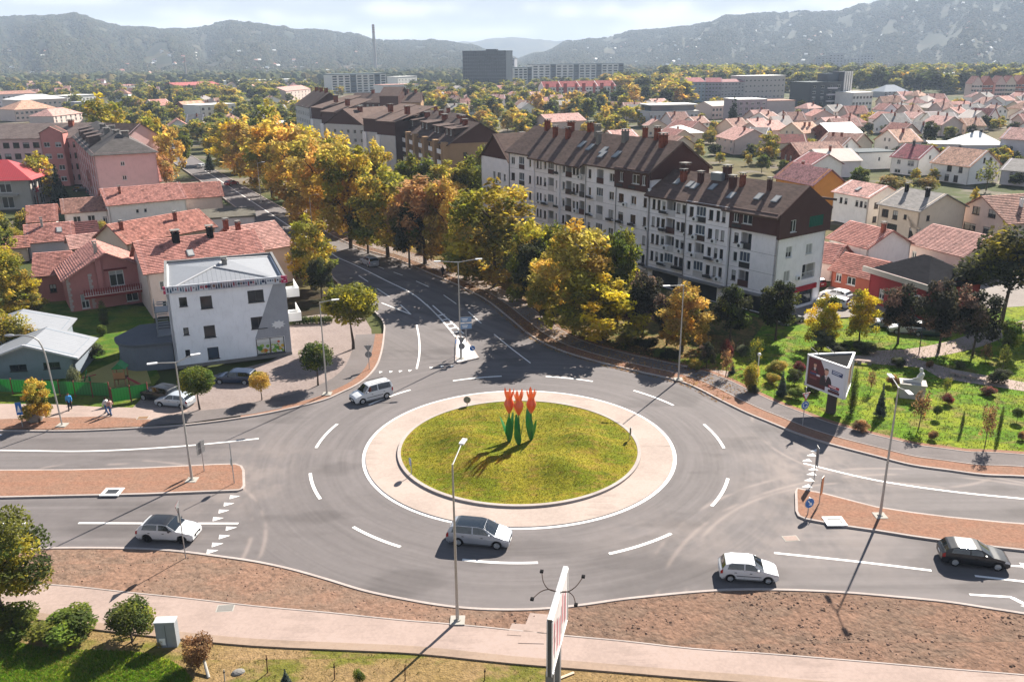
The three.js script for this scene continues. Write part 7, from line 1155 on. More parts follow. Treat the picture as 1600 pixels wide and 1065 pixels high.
    for (const s of [1, -1]) for (const x of [s0 + 0.17, mid + 0.15]) { const a = hull(x, 0.5, 0.02); doors.box(a[0], a[1], a[2] * s, 0.16, 0.03, 0.03); }
    const trim = patch(0.06, 0.95, 0.03, 0.075, 0.012, 20, 1), strip = patch(0.30, 0.72, 0.30, 0.345, 0.014, 12, 1);
    const heads = pair(0.012, 0.10, 0.50, 0.66, 0.02, 5, 3, 0, -0.02), tails = pair(0.955, 0.996, 0.42, 0.60, 0.02, 4, 3, 0, 0);
    const grille = new MB(); grille.box(c.L / 2 - 0.02, 0.42, 0, 0.07, 0.16, c.W * 0.5); const bum = new MB(); bum.box(c.L / 2 - 0.10, 0.24, 0, 0.24, 0.2, c.W * 0.80).box(-c.L / 2 + 0.12, 0.3, 0, 0.26, 0.22, c.W * 0.84);
    const plate = new MB(); plate.box(c.L / 2 + 0.025, 0.36, 0, 0.02, 0.11, 0.5).box(-c.L / 2 - 0.015, 0.6, 0, 0.02, 0.11, 0.5);
    const mir = [1, -1].map((s) => { const p = hull(s0 + 0.05, 0.6); return new MB().box(p[0], p[1] + 0.02, (p[2] + 0.11) * s, 0.11, 0.14, 0.2).geo(); });
    const tyre = new THREE.TorusGeometry(c.r - 0.075, 0.085, 10, 26).scale(1, 1, 1.15), rim = new THREE.CylinderGeometry(c.r - 0.10, c.r - 0.10, 0.16, 22).rotateX(Math.PI / 2);
    const hub = new MB(); for (let i = 0; i < 5; i++) { const a = (i / 5) * 6.283; hub.bar([0, 0, 0.085], [Math.cos(a) * (c.r - 0.11), Math.sin(a) * (c.r - 0.11), 0.085], 0.035, 0.03, 5); }
    return { c, body: bg, wind, rear, sideF, sideR, roof, doors: doors.geo(), trim, strip, heads, tails, grille: grille.geo(), bum: bum.geo(), plate: plate.geo(), mir, tyre: boxUV(tyre), rim: boxUV(rim), hub: hub.geo() };
  });
}
function smoothGeo(g, crease) {                                   // averaged normals except over sharp edges
  const p = g.attributes.position, n = p.count, map = new Map(), fn = new Float32Array(n), N = [], a = new THREE.Vector3(), b = new THREE.Vector3(), c = new THREE.Vector3();
  for (let i = 0; i < n; i += 3) { a.fromBufferAttribute(p, i); b.fromBufferAttribute(p, i + 1); c.fromBufferAttribute(p, i + 2); const v = b.clone().sub(a).cross(c.clone().sub(a)); for (let k = 0; k < 3; k++) { N[i + k] = v; const key = [0, 1, 2].map((q) => Math.round(p.array[(i + k) * 3 + q] * 2000)).join(); if (!map.has(key)) map.set(key, []); map.get(key).push(i + k); } }
  const out = new Float32Array(n * 3);
  for (const list of map.values()) for (const i of list) { const s = new THREE.Vector3(), u = N[i].clone().normalize(); for (const j of list) { const w = N[j]; const d = u.dot(w.clone().normalize()); if (Math.abs(d) > crease) s.addScaledVector(w, Math.sign(d)); } s.normalize(); out[i * 3] = s.x; out[i * 3 + 1] = s.y; out[i * 3 + 2] = s.z; }
  g.setAttribute('normal', new THREE.BufferAttribute(out, 3)); g.setAttribute('uv', new THREE.BufferAttribute(new Float32Array(n * 2), 2)); return g;
}
function car(kind, at, heading, paint, label, o = {}) {           // heading: direction of the nose, radians, 0 along +x
  const p = carParts(kind), t = thing(o.name ?? 'car', label, o.category ?? 'car', at, heading, o.group, o.y ?? 0.005), c = p.c;
  mesh('body', p.body, paint, t); mesh('windscreen', p.wind, carGlass, t); mesh('rear_window', p.rear, carGlass, t); for (const k of [0, 1]) { mesh('side_window', p.sideF[k], carGlass, t); mesh('side_window', p.sideR[k], carGlass, t); mesh('headlight', p.heads[k], lampClear, t); mesh('taillight', p.tails[k], lampRed, t); mesh('mirror', p.mir[k], o.mirror ?? paint, t); }
  if (o.roof) mesh('roof', p.roof, o.roof, t);
  const d = mesh('door_seam', p.doors, M.black, t); mesh('sill_trim', p.trim, M.black, t); if (o.strip) mesh('rub_strip', p.strip, M.black, t);
  mesh('grille', p.grille, M.black, t); if (o.bumper) mesh('bumper', p.bum, M.black, t); mesh('number_plate', p.plate, M.white, t);
  for (const wx of c.wheels) for (const s of [1, -1]) { const w = mesh('wheel', p.rim, o.dark ? M.black : rimMat, t); w.position.set(c.L / 2 - wx * c.L, c.r, s * (c.W / 2 - 0.09)); if (s < 0) w.rotation.y = Math.PI; mesh('tyre', p.tyre, M.rubber, w); mesh('spokes', p.hub, o.dark ? M.black : rimMat, w); }
  if (o.rails) { const m = new MB(); for (const s of [1, -1]) m.bar([c.L * 0.06, c.H + 0.05, s * c.W * 0.34], [-c.L * 0.40, c.H + 0.05, s * c.W * 0.34], 0.025); mesh('roof_rail', m.geo(), M.black, t); }
  return t;
}
const head = (A, B) => -Math.atan2(B[1] - A[1], B[0] - A[0]);      // from rear point A to nose point B
const midp = (A, B) => [(A[0] + B[0]) / 2, (A[1] + B[1]) / 2];
const whiteP = paintMat(0.56, 0.57, 0.58), silverP = paintMat(0.34, 0.36, 0.40, 0.4), blackP = paintMat(0.010, 0.011, 0.014), greenP = paintMat(0.02, 0.05, 0.045), blueP = paintMat(0.02, 0.035, 0.07), redP = paintMat(0.25, 0.015, 0.015), greyP = paintMat(0.12, 0.125, 0.135, 0.3);
{
  const place = (kind, rear, nose, paint, label, o) => { const h = head(rear, nose), m = midp(rear, nose), w = CARS[kind].W / 2 * (o?.near ?? 1); car(kind, [m[0] - Math.sin(h) * w * 0.0 - 0, m[1] - Math.cos(h) * 0 - w * (o?.back ?? 0.9)], h, paint, label, o); };
  // rear and nose points of the side that faces the camera, at road level
  place('hatch', [-27.86, 15.04], [-23.5, 15.45], whiteP, 'white hatchback with a black roof waiting on the west arm, beside the painted triangles', { roof: blackP, dark: true, mirror: blackP });
  place('mpv', [-5.2, 15.82], [-0.81, 16.63], silverP, 'silver people carrier with a dark glass roof, driving past the roundabout apron behind the lamp', { roof: carGlass });
  place('small', [13.31, 20.55], [16.81, 21.03], whiteP, 'small white hatchback leaving on the east arm, at the lower kerb', { strip: true });
  place('hatch', [29.21, 18.91], [32.51, 19.72], blackP, 'black hatchback on the east arm at the right edge', { });
  place('van', [-13.31, -12.35], [-16.66, -10.05], whiteP, 'white passenger van with black bumpers entering the roundabout from the avenue', { bumper: true, strip: true, rails: true, name: 'van', category: 'van', back: 0.7 });
  car('suv', [-24.55, -71.55], 2.15, silverP, 'silver off road car driving up the avenue in the tree shade');
  car('suv', [-36.76, -12.17], 2.75, blackP, 'black off road car parked by the green fence, behind the silver small car');
  car('small', [-34.59, -10.59], 2.9, paintMat(0.42, 0.46, 0.50, 0.3), 'small silver blue car parked nose out beside the large clipped ball tree');
  car('estate', [-30.46, -16.94], 3.05, blueP, 'dark estate car parked along the plinth of the white kindergarten');
  car('hatch', [45.85, -48.4], 2.3, whiteP, 'white car parked right of the white block corner, before the orange red house');
  car('estate', [43.89, -44.48], 2.5, whiteP, 'white car half hidden by the left yellow tree, at the white block corner');
  car('hatch', [47.37, -34.62], 2.9, silverP, 'silver hatchback parked left in the row behind the park');
  car('mpv', [48.91, -32.17], 2.9, whiteP, 'white rounded car parked between the dark pinkish trees');
  car('estate', [51.12, -31.08], 2.9, greenP, 'dark green car parked under the dark pinkish trees');
  car('small', [45.19, -55.64], 1.9, redP, 'dark red car parked beside the end wall of the white block');
  car('hatch', [55.53, -32.78], 2.9, greyP, 'grey car parked rightmost in the row behind the park');
  car('hatch', [35.49, -36.61], 0.6, greyP, 'grey car in the shade at the foot of the brown gable');
  car('hatch', [-78.35, -170.12], 1.1, redP, 'red car parked at the left of the far avenue');
  car('hatch', [-100.14, -210.97], 1.1, whiteP, 'white car parked farther up at the left of the far avenue');
  car('estate', [-109.36, -155.33], 0.3, greyP, 'grey car in the shaded yard behind the pink block, left one');
  car('hatch', [-115.36, -160.18], 0.3, blackP, 'black car in the shaded yard behind the pink block, right of the spruce');
}

// ================================================================ STREET FURNITURE
const poleMat = std([0.40, 0.39, 0.37], { roughness: 0.45, metalness: 0.45, map: fineTex });
// lamp: pole with arms; arms = list of [dx, dz, reach]
function lamp(at, h, arms, label, o = {}) {
  const t = thing('street_lamp', label, 'street lamp', at, 0, o.group, 0.08), m = new MB();
  m.bar([0, 0.12, 0], [0, 1.5, 0], 0.11, 0.10, 12).bar([0, 1.5, 0], [0, h, 0], 0.095, 0.05, 12); mesh('pole', m.geo(), poleMat, t);
  mesh('foot', new MB().box(0, 0, 0, 0.9, 0.1, 0.9).bar([0, 0.1, 0], [0, 0.16, 0], 0.2, 0.2, 12).geo(), M.concrete, t);
  for (const [dx, dz, up = 0.3] of arms) { const L = Math.hypot(dx, dz), a = new MB().bar([0, h - 0.05, 0], [dx, h + up, dz], 0.045, 0.035, 8), arm = mesh('arm', a.geo(), poleMat, t); const b = new MB(), ux = dx / L, uz = dz / L, turn = -Math.atan2(uz, ux); b.box(dx + ux * 0.3, h + up - 0.04, dz + uz * 0.3, 0.75, 0.09, 0.3, 0); const g = new THREE.BoxGeometry(0.75, 0.09, 0.3).rotateY(turn).translate(dx + ux * 0.3, h + up, dz + uz * 0.3); mesh('lamp_head', boxUV(g), M.steelWhite, arm); }
  return t;
}
lamp([-27.1, 5.83], 10.41, [[-1.3, 0.5, 0.1], [1.1, -0.6, 0.35]], 'street lamp with two arms on the west median');
lamp([27.03, 12.49], 10.44, [[0, 1.3, 0.2], [0.1, -1.4, 0.2]], 'street lamp with two arms on the east median');
lamp([-4.05, 24.64], 10.71, [[0.45, -1.7, 0.5]], 'street lamp with one arm in the foreground, before the silver people carrier');
lamp([17.3, -16.42], 10.49, [[-1.5, 0.1, -0.05]], 'street lamp with one arm at the north east kerb of the roundabout');
lamp([-6.48, -23.54], 11.48, [[-2.0, 0.1, 0.1], [2.0, -0.4, 0.2]], 'street lamp with two long arms on the white splitter island');
lamp([-19.77, -13.02], 9.92, [[1.2, -0.4, 0.1]], 'street lamp at the north west kerb, beside the green ball tree');
lamp([-15.42, -72.17], 8.07, [[-1.6, 0.4, 0.4], [1.4, -0.4, 0.2]], 'street lamp before the rust coloured tree on the avenue');
lamp([-36.96, -85.28], 9.6, [[1.2, 0.2, 0.3]], 'street lamp rising behind the tall green tree on the left of the avenue');
lamp([-61.06, -137.36], 9.6, [[1.2, 0.2, 0.3]], 'street lamp among the avenue trees near the far end of the road');
{ // older lamp with a curved top
  const A = [-43.53, -5.58], t = thing('street_lamp', 'old street lamp with a curved top leaning over the grey pavilion', 'street lamp', A, 0, null, 0.08), h = 8.6, lean = -0.45;
  const c = new THREE.CatmullRomCurve3([[0, 0, 0], [lean * 0.4, 4, 0], [lean, h - 0.8, 0], [lean - 0.4, h + 0.1, 0], [lean - 1.6, h + 0.5, 0.05], [lean - 2.4, h + 0.5, 0.1]].map((p) => new THREE.Vector3(...p)));
  mesh('pole', boxUV(new THREE.TubeGeometry(c, 24, 0.075, 8)), poleMat, t); const hd = new THREE.SphereGeometry(0.3, 12, 8).scale(1.7, 0.42, 0.7).translate(lean - 2.75, h + 0.5, 0.1); mesh('lamp_head', boxUV(hd), M.galv, t); mesh('foot', new MB().box(0, 0, 0, 0.9, 0.1, 0.9).geo(), M.concrete, t);
}
{ const t = thing('park_lamp', 'short white park lamp between the shrubs left of the billboard', 'park lamp', [25.49, -15.47]), h = 3.1; mesh('pole', new MB().bar([0, 0, 0], [0, h, 0], 0.06, 0.05, 10).geo(), M.white, t); mesh('lamp_head', boxUV(new THREE.SphereGeometry(0.19, 14, 10).translate(0, h + 0.1, 0)), M.white, t); }
{ const t = thing('park_lamp', 'dark park lamp with a tilted flat head beside the plaza', 'park lamp', [46.62, -24]), h = 4.2; mesh('pole', new MB().bar([0, 0, 0], [0, h, 0], 0.06, 0.05, 10).geo(), M.darkFrame, t); mesh('lamp_head', new MB().box(-0.5, h, 0, 1.3, 0.1, 0.5, 0, -0.45).geo(), M.darkFrame, t); }
{ const t = thing('street_lamp', 'slim white post lamp before the orange red house', 'street lamp', [50.54, -55.47]), h = 3.34; mesh('pole', new MB().bar([0, 0, 0], [0, h, 0], 0.09, 0.06, 10).geo(), M.white, t); mesh('lamp_head', new MB().box(0, h, 0, 0.5, 0.12, 0.3).geo(), M.white, t); }

// ---- traffic signs
const signBack = std([0.22, 0.225, 0.23], { roughness: 0.5, metalness: 0.4 }), signBlue = std([0.015, 0.12, 0.38], { roughness: 0.4 }), signRed = std([0.42, 0.02, 0.02], { roughness: 0.4 }), signOrange = std([0.60, 0.17, 0.02], { roughness: 0.4 });
function signPost(at, h, label, boards, o = {}) {                 // boards: [shape, y, size, facing (radians, 0 = towards +z), material]
  const t = thing('traffic_sign', label, 'traffic sign', at, 0, o.group, 0.09); mesh('post', new MB().bar([0, 0, 0], [0, h, 0], 0.04, 0.04, 8).geo(), M.galv, t);
  for (const [shape, y, s, face, front] of boards) {
    const g = shape === 'round' ? new THREE.CylinderGeometry(s, s, 0.03, 28).rotateX(Math.PI / 2) : shape === 'yield' ? new THREE.CylinderGeometry(s, s, 0.03, 3).rotateX(Math.PI / 2).rotateZ(0) : shape === 'tall' ? new THREE.BoxGeometry(s * 0.62, s * 1.5, 0.03) : new THREE.BoxGeometry(s * 1.6, s * 0.8, 0.03);
    const n = shape === 'round' ? 'round_sign' : shape === 'yield' ? 'yield_sign' : 'sign_board', b = mesh(n, boxUV(g.translate(0, 0, 0.06)), signBack, t); b.position.y = y; b.rotation.y = face;
    const add = (name, g2, m) => mesh(name, boxUV(g2), m, b);
    if (shape === 'round') { add('sign_face', new THREE.CylinderGeometry(s * 0.985, s * 0.985, 0.008, 28).rotateX(Math.PI / 2).translate(0, 0, 0.08), M.white); add('blue_disc', new THREE.CylinderGeometry(s * 0.93, s * 0.93, 0.008, 28).rotateX(Math.PI / 2).translate(0, 0, 0.085), signBlue);
      const m = new MB(); if (front === 'ring') { for (let k = 0; k < 3; k++) { const a0 = k * 2.094 + 0.2, a1 = a0 + 1.35, P = (a, r) => [Math.cos(a) * r, Math.sin(a) * r, 0.094]; for (let i = 0; i < 8; i++) { const u = lerp(a0, a1, i / 8), v = lerp(a0, a1, (i + 1) / 8); m.quad(P(u, s * 0.44), P(u, s * 0.66), P(v, s * 0.66), P(v, s * 0.44)); } m.tri(P(a1, s * 0.32), P(a1, s * 0.8), P(a1 + 0.5, s * 0.55)); } } else if (front === 'arrow') { m.quad([-s * 0.5, s * 0.5, 0.094], [-s * 0.36, s * 0.64, 0.094], [s * 0.3, -s * 0.1, 0.094], [s * 0.16, -s * 0.24, 0.094]).tri([s * 0.5, -s * 0.5, 0.094], [-s * 0.12, -s * 0.4, 0.094], [s * 0.42, s * 0.12, 0.094]); }
      if (front) add('white_arrow', m.geo(), M.white); }
    if (shape === 'yield') { add('red_border', new THREE.CylinderGeometry(s * 0.99, s * 0.99, 0.008, 3).rotateX(Math.PI / 2).translate(0, 0, 0.08), signRed); add('white_field', new THREE.CylinderGeometry(s * 0.66, s * 0.66, 0.008, 3).rotateX(Math.PI / 2).translate(0, 0, 0.087), M.white); }
    if (shape === 'wide' || shape === 'tall') { const W = shape === 'tall' ? s * 0.6 : s * 1.56, H = shape === 'tall' ? s * 1.46 : s * 0.74; add('sign_face', new THREE.BoxGeometry(W, H, 0.01).translate(0, 0, 0.082), front); if (shape === 'wide') add('sign_text', new MB().box(-W * 0.1, H * 0.06, 0.092, W * 0.55, H * 0.16, 0.006).box(-W * 0.1, -H * 0.24, 0.092, W * 0.42, H * 0.16, 0.006).geo(), M.white); if (front === signBlue && shape === 'tall') add('sign_figure', new MB().tri([-W * 0.36, -H * 0.3, 0.093], [W * 0.36, -H * 0.3, 0.093], [0, H * 0.3, 0.093]).geo(), M.white); }
  }
  return t;
}
const F = 0, Bk = Math.PI;
signPost([-23.41, 6.45], 3.64, 'round sign seen from behind near the tip of the west median', [['round', 2.0, 0.34, -1.35, 'arrow']]);
signPost([-26.63, 4.24], 2.9, 'two stacked direction boards seen from behind on the west median', [['wide', 2.5, 0.62, -1.9, signBlue], ['wide', 1.95, 0.62, -1.9, signBlue]]);
signPost([-23.46, 17.35], 3.97, 'tall give way sign at the kerb beside the white hatchback, seen edge on', [['yield', 4.0, 0.50, -1.45], ['round', 3.2, 0.36, -1.45, 'ring']]);
signPost([-16.54, -20.38], 2.87, 'give way and roundabout signs seen from behind at the north west kerb', [['yield', 2.55, 0.52, Bk + 0.2], ['round', 1.75, 0.38, Bk + 0.2, 'ring']]);
signPost([-6.31, -23.1], 3.17, 'give way and roundabout signs seen from behind on the splitter island', [['yield', 2.5, 0.52, Bk], ['round', 1.7, 0.38, Bk, 'ring']]);
signPost([-5.92, -25.77], 4.4, 'two blue direction boards above the splitter island', [['wide', 4.1, 0.85, 0.2, std([0.17, 0.26, 0.40])], ['wide', 3.3, 0.85, 0.2, std([0.17, 0.26, 0.40])]]);
signPost([-5.16, -23.95], 1.49, 'small round blue sign at the right of the splitter island', [['round', 1.2, 0.34, 0.3, 'arrow']]);
signPost([-7.15, -24.89], 1.9, 'narrow sign seen edge on at the left of the splitter island', [['round', 1.7, 0.3, 1.4, 'arrow']]);
signPost([26.59, -4.02], 3.92, 'white give way triangle above a blue roundabout sign, left of the billboard', [['yield', 3.1, 0.55, 0.45], ['round', 2.15, 0.42, 0.35, 'ring']]);
signPost([24.02, 6.72], 2.75, 'dark sign seen edge on at the tip of the east median', [['tall', 2.2, 1.1, 1.5, signBlue]]);
signPost([23.11, 10.59], 2.0, 'orange sign board at the tip of the east median', [['tall', 1.6, 1.0, 0.95, signOrange]]);
signPost([21.68, 12.22], 1.5, 'blue round arrow sign at the lower corner of the east median', [['round', 1.05, 0.42, 0.35, 'arrow']]);
signPost([-5.06, -9.31], 0.9, 'round sign seen from behind at the far left edge of the grass mound', [['round', 0.75, 0.36, Bk, 'ring']]);
signPost([-9.01, 5.24], 1.5, 'pale sign seen edge on at the left edge of the grass mound', [['round', 1.25, 0.36, -1.2, 'ring']]);
signPost([10.02, -1.12], 1.3, 'sign seen edge on at the right edge of the grass mound', [['round', 1.0, 0.36, 1.5, 'ring']]);
signPost([-47.19, -5.36], 2, 'blue crossing sign at the left edge beside the golden young tree', [['tall', 1.9, 0.85, 0.25, signBlue]]);

// ---- the tulips on the grass mound
{
  const petalM = new THREE.MeshPhysicalMaterial({ color: col(0.72, 0.17, 0.055), roughness: 0.4, transmission: 0.4, thickness: 0, side: THREE.DoubleSide }), stemM = std([0.012, 0.12, 0.030], { roughness: 0.4 }), leafG = new THREE.MeshPhysicalMaterial({ color: col(0.012, 0.20, 0.045), roughness: 0.4, transmission: 0.3, thickness: 0, side: THREE.DoubleSide });
  const petal = (r, h, k) => { const g = new THREE.PlaneGeometry(1, 1, 6, 14), p = g.attributes.position; for (let i = 0; i < p.count; i++) { const u = p.getX(i) * 2, v = p.getY(i) + 0.5, prof = v < 0.42 ? lerp(0.12, 1.0, Math.sin((v / 0.42) * 1.57)) : v < 0.62 ? lerp(1.0, 0.58, (v - 0.42) / 0.2) : lerp(0.58, 1.08, Math.sin(((v - 0.62) / 0.38) * 1.57)), w = 0.62 * Math.pow(Math.sin(Math.min(1, v * 1.1 + 0.12) * 2.6), 0.6) * (1 - Math.pow(Math.max(0, v - 0.72) / 0.30, 2) * 0.95), a = u * w, R = r * prof * (1 - 0.05 * u * u) * k; p.setXYZ(i, Math.cos(a) * R, v * h, Math.sin(a) * R); } g.computeVertexNormals(); return g; };
  const blade = (L, w, lean) => { const g = new THREE.PlaneGeometry(1, 1, 4, 12), p = g.attributes.position; for (let i = 0; i < p.count; i++) { const u = p.getX(i) * 2, v = p.getY(i) + 0.5, ww = w * Math.pow(Math.sin(Math.PI * clamp(v * 0.93 + 0.06, 0, 1)), 0.75); p.setXYZ(i, lean * Math.pow(v, 1.5) + Math.abs(u) * 0.1 * ww, v * L, u * ww); } g.computeVertexNormals(); return g; };
  const H = 5.01, pA = petal(0.46, 2.35, 1), pB = petal(0.46, 2.25, 0.86);
  for (const [x, z, k, turn, leaves, label] of [[...[-0.86, 0], 1, 0.3, [[0.2, 2.6, 0.36, 0.35], [2.6, 2.2, 0.34, 0.8], [4.4, 2.4, 0.34, 0.35]], 'left one of the three giant tulip sculptures on the grass mound'], [...[-0.01, 0.67], 1.02, 0.9, [[1.4, 2.6, 0.36, 0.3], [3.4, 1.7, 0.34, 0.55], [5.4, 2.3, 0.32, 0.4]], 'middle one of the three giant tulip sculptures on the grass mound'], [...[1.09, -0.22], 0.98, 1.7, [[0.2, 2.5, 0.34, 1.0], [2.2, 2.3, 0.34, 0.3], [3.9, 2.0, 0.32, 0.5]], 'right one of the three giant tulip sculptures on the grass mound']]) {
    const t = thing('tulip_sculpture', label, 'sculpture', [x, z], turn, null, moundH(x, z) - 0.05), top = H * k - 2.3; mesh('stem', new MB().bar([0, 0, 0], [0, top + 0.1, 0], 0.075, 0.06, 10).geo(), stemM, t);
    for (let i = 0; i < 6; i++) { const q = mesh('petal', i % 2 ? pB : pA, petalM, t); q.position.y = top; q.rotation.y = (i / 6) * 6.283; }
    for (const [a, L, w, lean] of leaves) { const b = mesh('leaf', blade(L * 1.1, w, lean), leafG, t); b.rotation.y = a; b.position.set(Math.cos(a) * 0.06, 0, -Math.sin(a) * 0.06); }
  }
}
// ---- billboards
const posterTex = (draw, w = 640, h = 448) => { const c = document.createElement('canvas'); c.width = w; c.height = h; draw(c.getContext('2d'), w, h); const t = new THREE.CanvasTexture(c); t.colorSpace = THREE.SRGBColorSpace; return t; };
const suit = (x, cx, cy, s, jacket) => { x.fillStyle = jacket; x.beginPath(); x.moveTo(cx - 78 * s, cy + 170 * s); x.quadraticCurveTo(cx - 80 * s, cy + 55 * s, cx - 22 * s, cy + 44 * s); x.lineTo(cx + 22 * s, cy + 44 * s); x.quadraticCurveTo(cx + 80 * s, cy + 55 * s, cx + 78 * s, cy + 170 * s); x.fill(); x.fillStyle = '#e9e6e4'; x.beginPath(); x.moveTo(cx - 20 * s, cy + 42 * s); x.lineTo(cx, cy + 120 * s); x.lineTo(cx + 20 * s, cy + 42 * s); x.fill(); x.fillStyle = '#7b2230'; x.fillRect(cx - 5 * s, cy + 52 * s, 10 * s, 56 * s); x.fillStyle = '#c99a84'; x.beginPath(); x.ellipse(cx, cy, 27 * s, 36 * s, 0, 0, 7); x.fill(); x.fillRect(cx - 12 * s, cy + 26 * s, 24 * s, 20 * s); x.fillStyle = '#4a3a34'; x.beginPath(); x.ellipse(cx, cy - 20 * s, 28 * s, 20 * s, 0, Math.PI, 0); x.fill(); };
const uvPoster = (g, W, H) => { const p = g.attributes.position, uv = g.attributes.uv; for (let i = 0; i < p.count; i++) uv.setXY(i, p.getX(i) / W, p.getY(i) / H); return g; };
{
  const L = [28.2, -8.5], R = [30.45, -4.75], K = [32.6, -8.9], y0 = 2.55, h = 3.05, t = thing('billboard', 'three sided billboard on a thick column with a poster of two men in suits', 'billboard', [30.4, -7.3]), o = [30.4, -7.3], loc = ([x, z]) => [x - o[0], z - o[1]];
  mesh('column', boxUV(new THREE.CylinderGeometry(0.42, 0.48, 3.4, 20).translate(0, 1.7, 0)), std([0.075, 0.06, 0.058], { map: plasterTex }), t);
  const tri = [L, R, K].map(loc); mesh('core', new MB().prism(tri, y0, y0 + h - 0.12).geo(), M.black, t);
  const main = posterTex((x, w, hh) => { x.fillStyle = '#d5d6dc'; x.fillRect(0, 0, w, hh); x.fillStyle = '#5b2026'; x.beginPath(); x.moveTo(0, 0); x.lineTo(210, 0); x.lineTo(330, 190); x.lineTo(210, 448); x.lineTo(0, 448); x.fill(); x.fillStyle = '#451b20'; x.fillRect(0, 300, 330, 148); suit(x, 120, 105, 0.95, '#3a2028'); suit(x, 330, 150, 1.35, '#27232b'); x.fillStyle = '#8c2f38'; x.fillRect(60, 205, 90, 22); x.fillStyle = '#3a3f66'; x.fillRect(40, 232, 190, 30); x.fillStyle = '#d9d2d6'; x.fillRect(160, 240, 60, 26); x.fillStyle = '#6d3a3e'; x.fillRect(40, 300, 130, 34); x.fillStyle = '#2c3a66'; x.save(); x.translate(420, 84); x.rotate(0.06); x.fillRect(0, 0, 190, 66); x.fillStyle = '#cfd4e2'; x.fillRect(14, 12, 150, 14); x.fillRect(14, 38, 120, 12); x.restore(); x.fillStyle = '#a02c38'; x.fillRect(385, 330, 190, 42); x.fillStyle = '#f0e6e6'; x.fillRect(400, 342, 120, 14); x.fillStyle = '#2c3358'; x.fillRect(420, 378, 150, 24); x.fillStyle = '#4b2328'; x.fillRect(385, 405, 200, 43); });
  const other = posterTex((x, w, hh) => { x.fillStyle = '#d9d4d4'; x.fillRect(0, 0, w, hh); x.fillStyle = '#b98d88'; x.fillRect(60, 80, 300, 240); x.fillStyle = '#8f5560'; x.fillRect(300, 60, 160, 330); });
  for (const [A, B, tx, lab] of [[L, R, main, 'front poster with two men in suits'], [R, K, other, null], [K, L, other, null]]) {
    const W = dist(A, B), p = mesh('poster_panel', new MB().box(W / 2, y0, 0.05, W + 0.1, h, 0.1).geo(), M.steelWhite, t), a = loc(A); p.position.set(a[0], 0, a[1]); p.rotation.y = turnOf(A, B); if (lab) p.userData.label = lab;
    mesh('poster', uvPoster(boxUV(new THREE.PlaneGeometry(W - 0.2, h - 0.22).translate(W / 2 - 0.1, (h - 0.22) / 2, 0)), W - 0.2, h - 0.22).translate(0.1, y0 + 0.11, 0.112), std([0.9, 0.9, 0.9], { map: tx, roughness: 0.4 }), p);
    mesh('frame', new MB().box(W / 2, y0 - 0.06, 0.07, W + 0.2, 0.14, 0.2).box(W / 2, y0 + h - 0.08, 0.07, W + 0.2, 0.14, 0.2).box(0, y0, 0.07, 0.14, h, 0.2).box(W, y0, 0.07, 0.14, h, 0.2).geo(), M.steelWhite, p);
  }
  const sp = new MB(); for (const [x, z] of [[-1.2, -1.0], [0.4, -1.2]]) sp.bar([x, y0 + h, z], [x - 0.7, y0 + h + 0.5, z - 0.9], 0.03); mesh('lamp_bracket', sp.geo(), M.darkFrame, t);
}
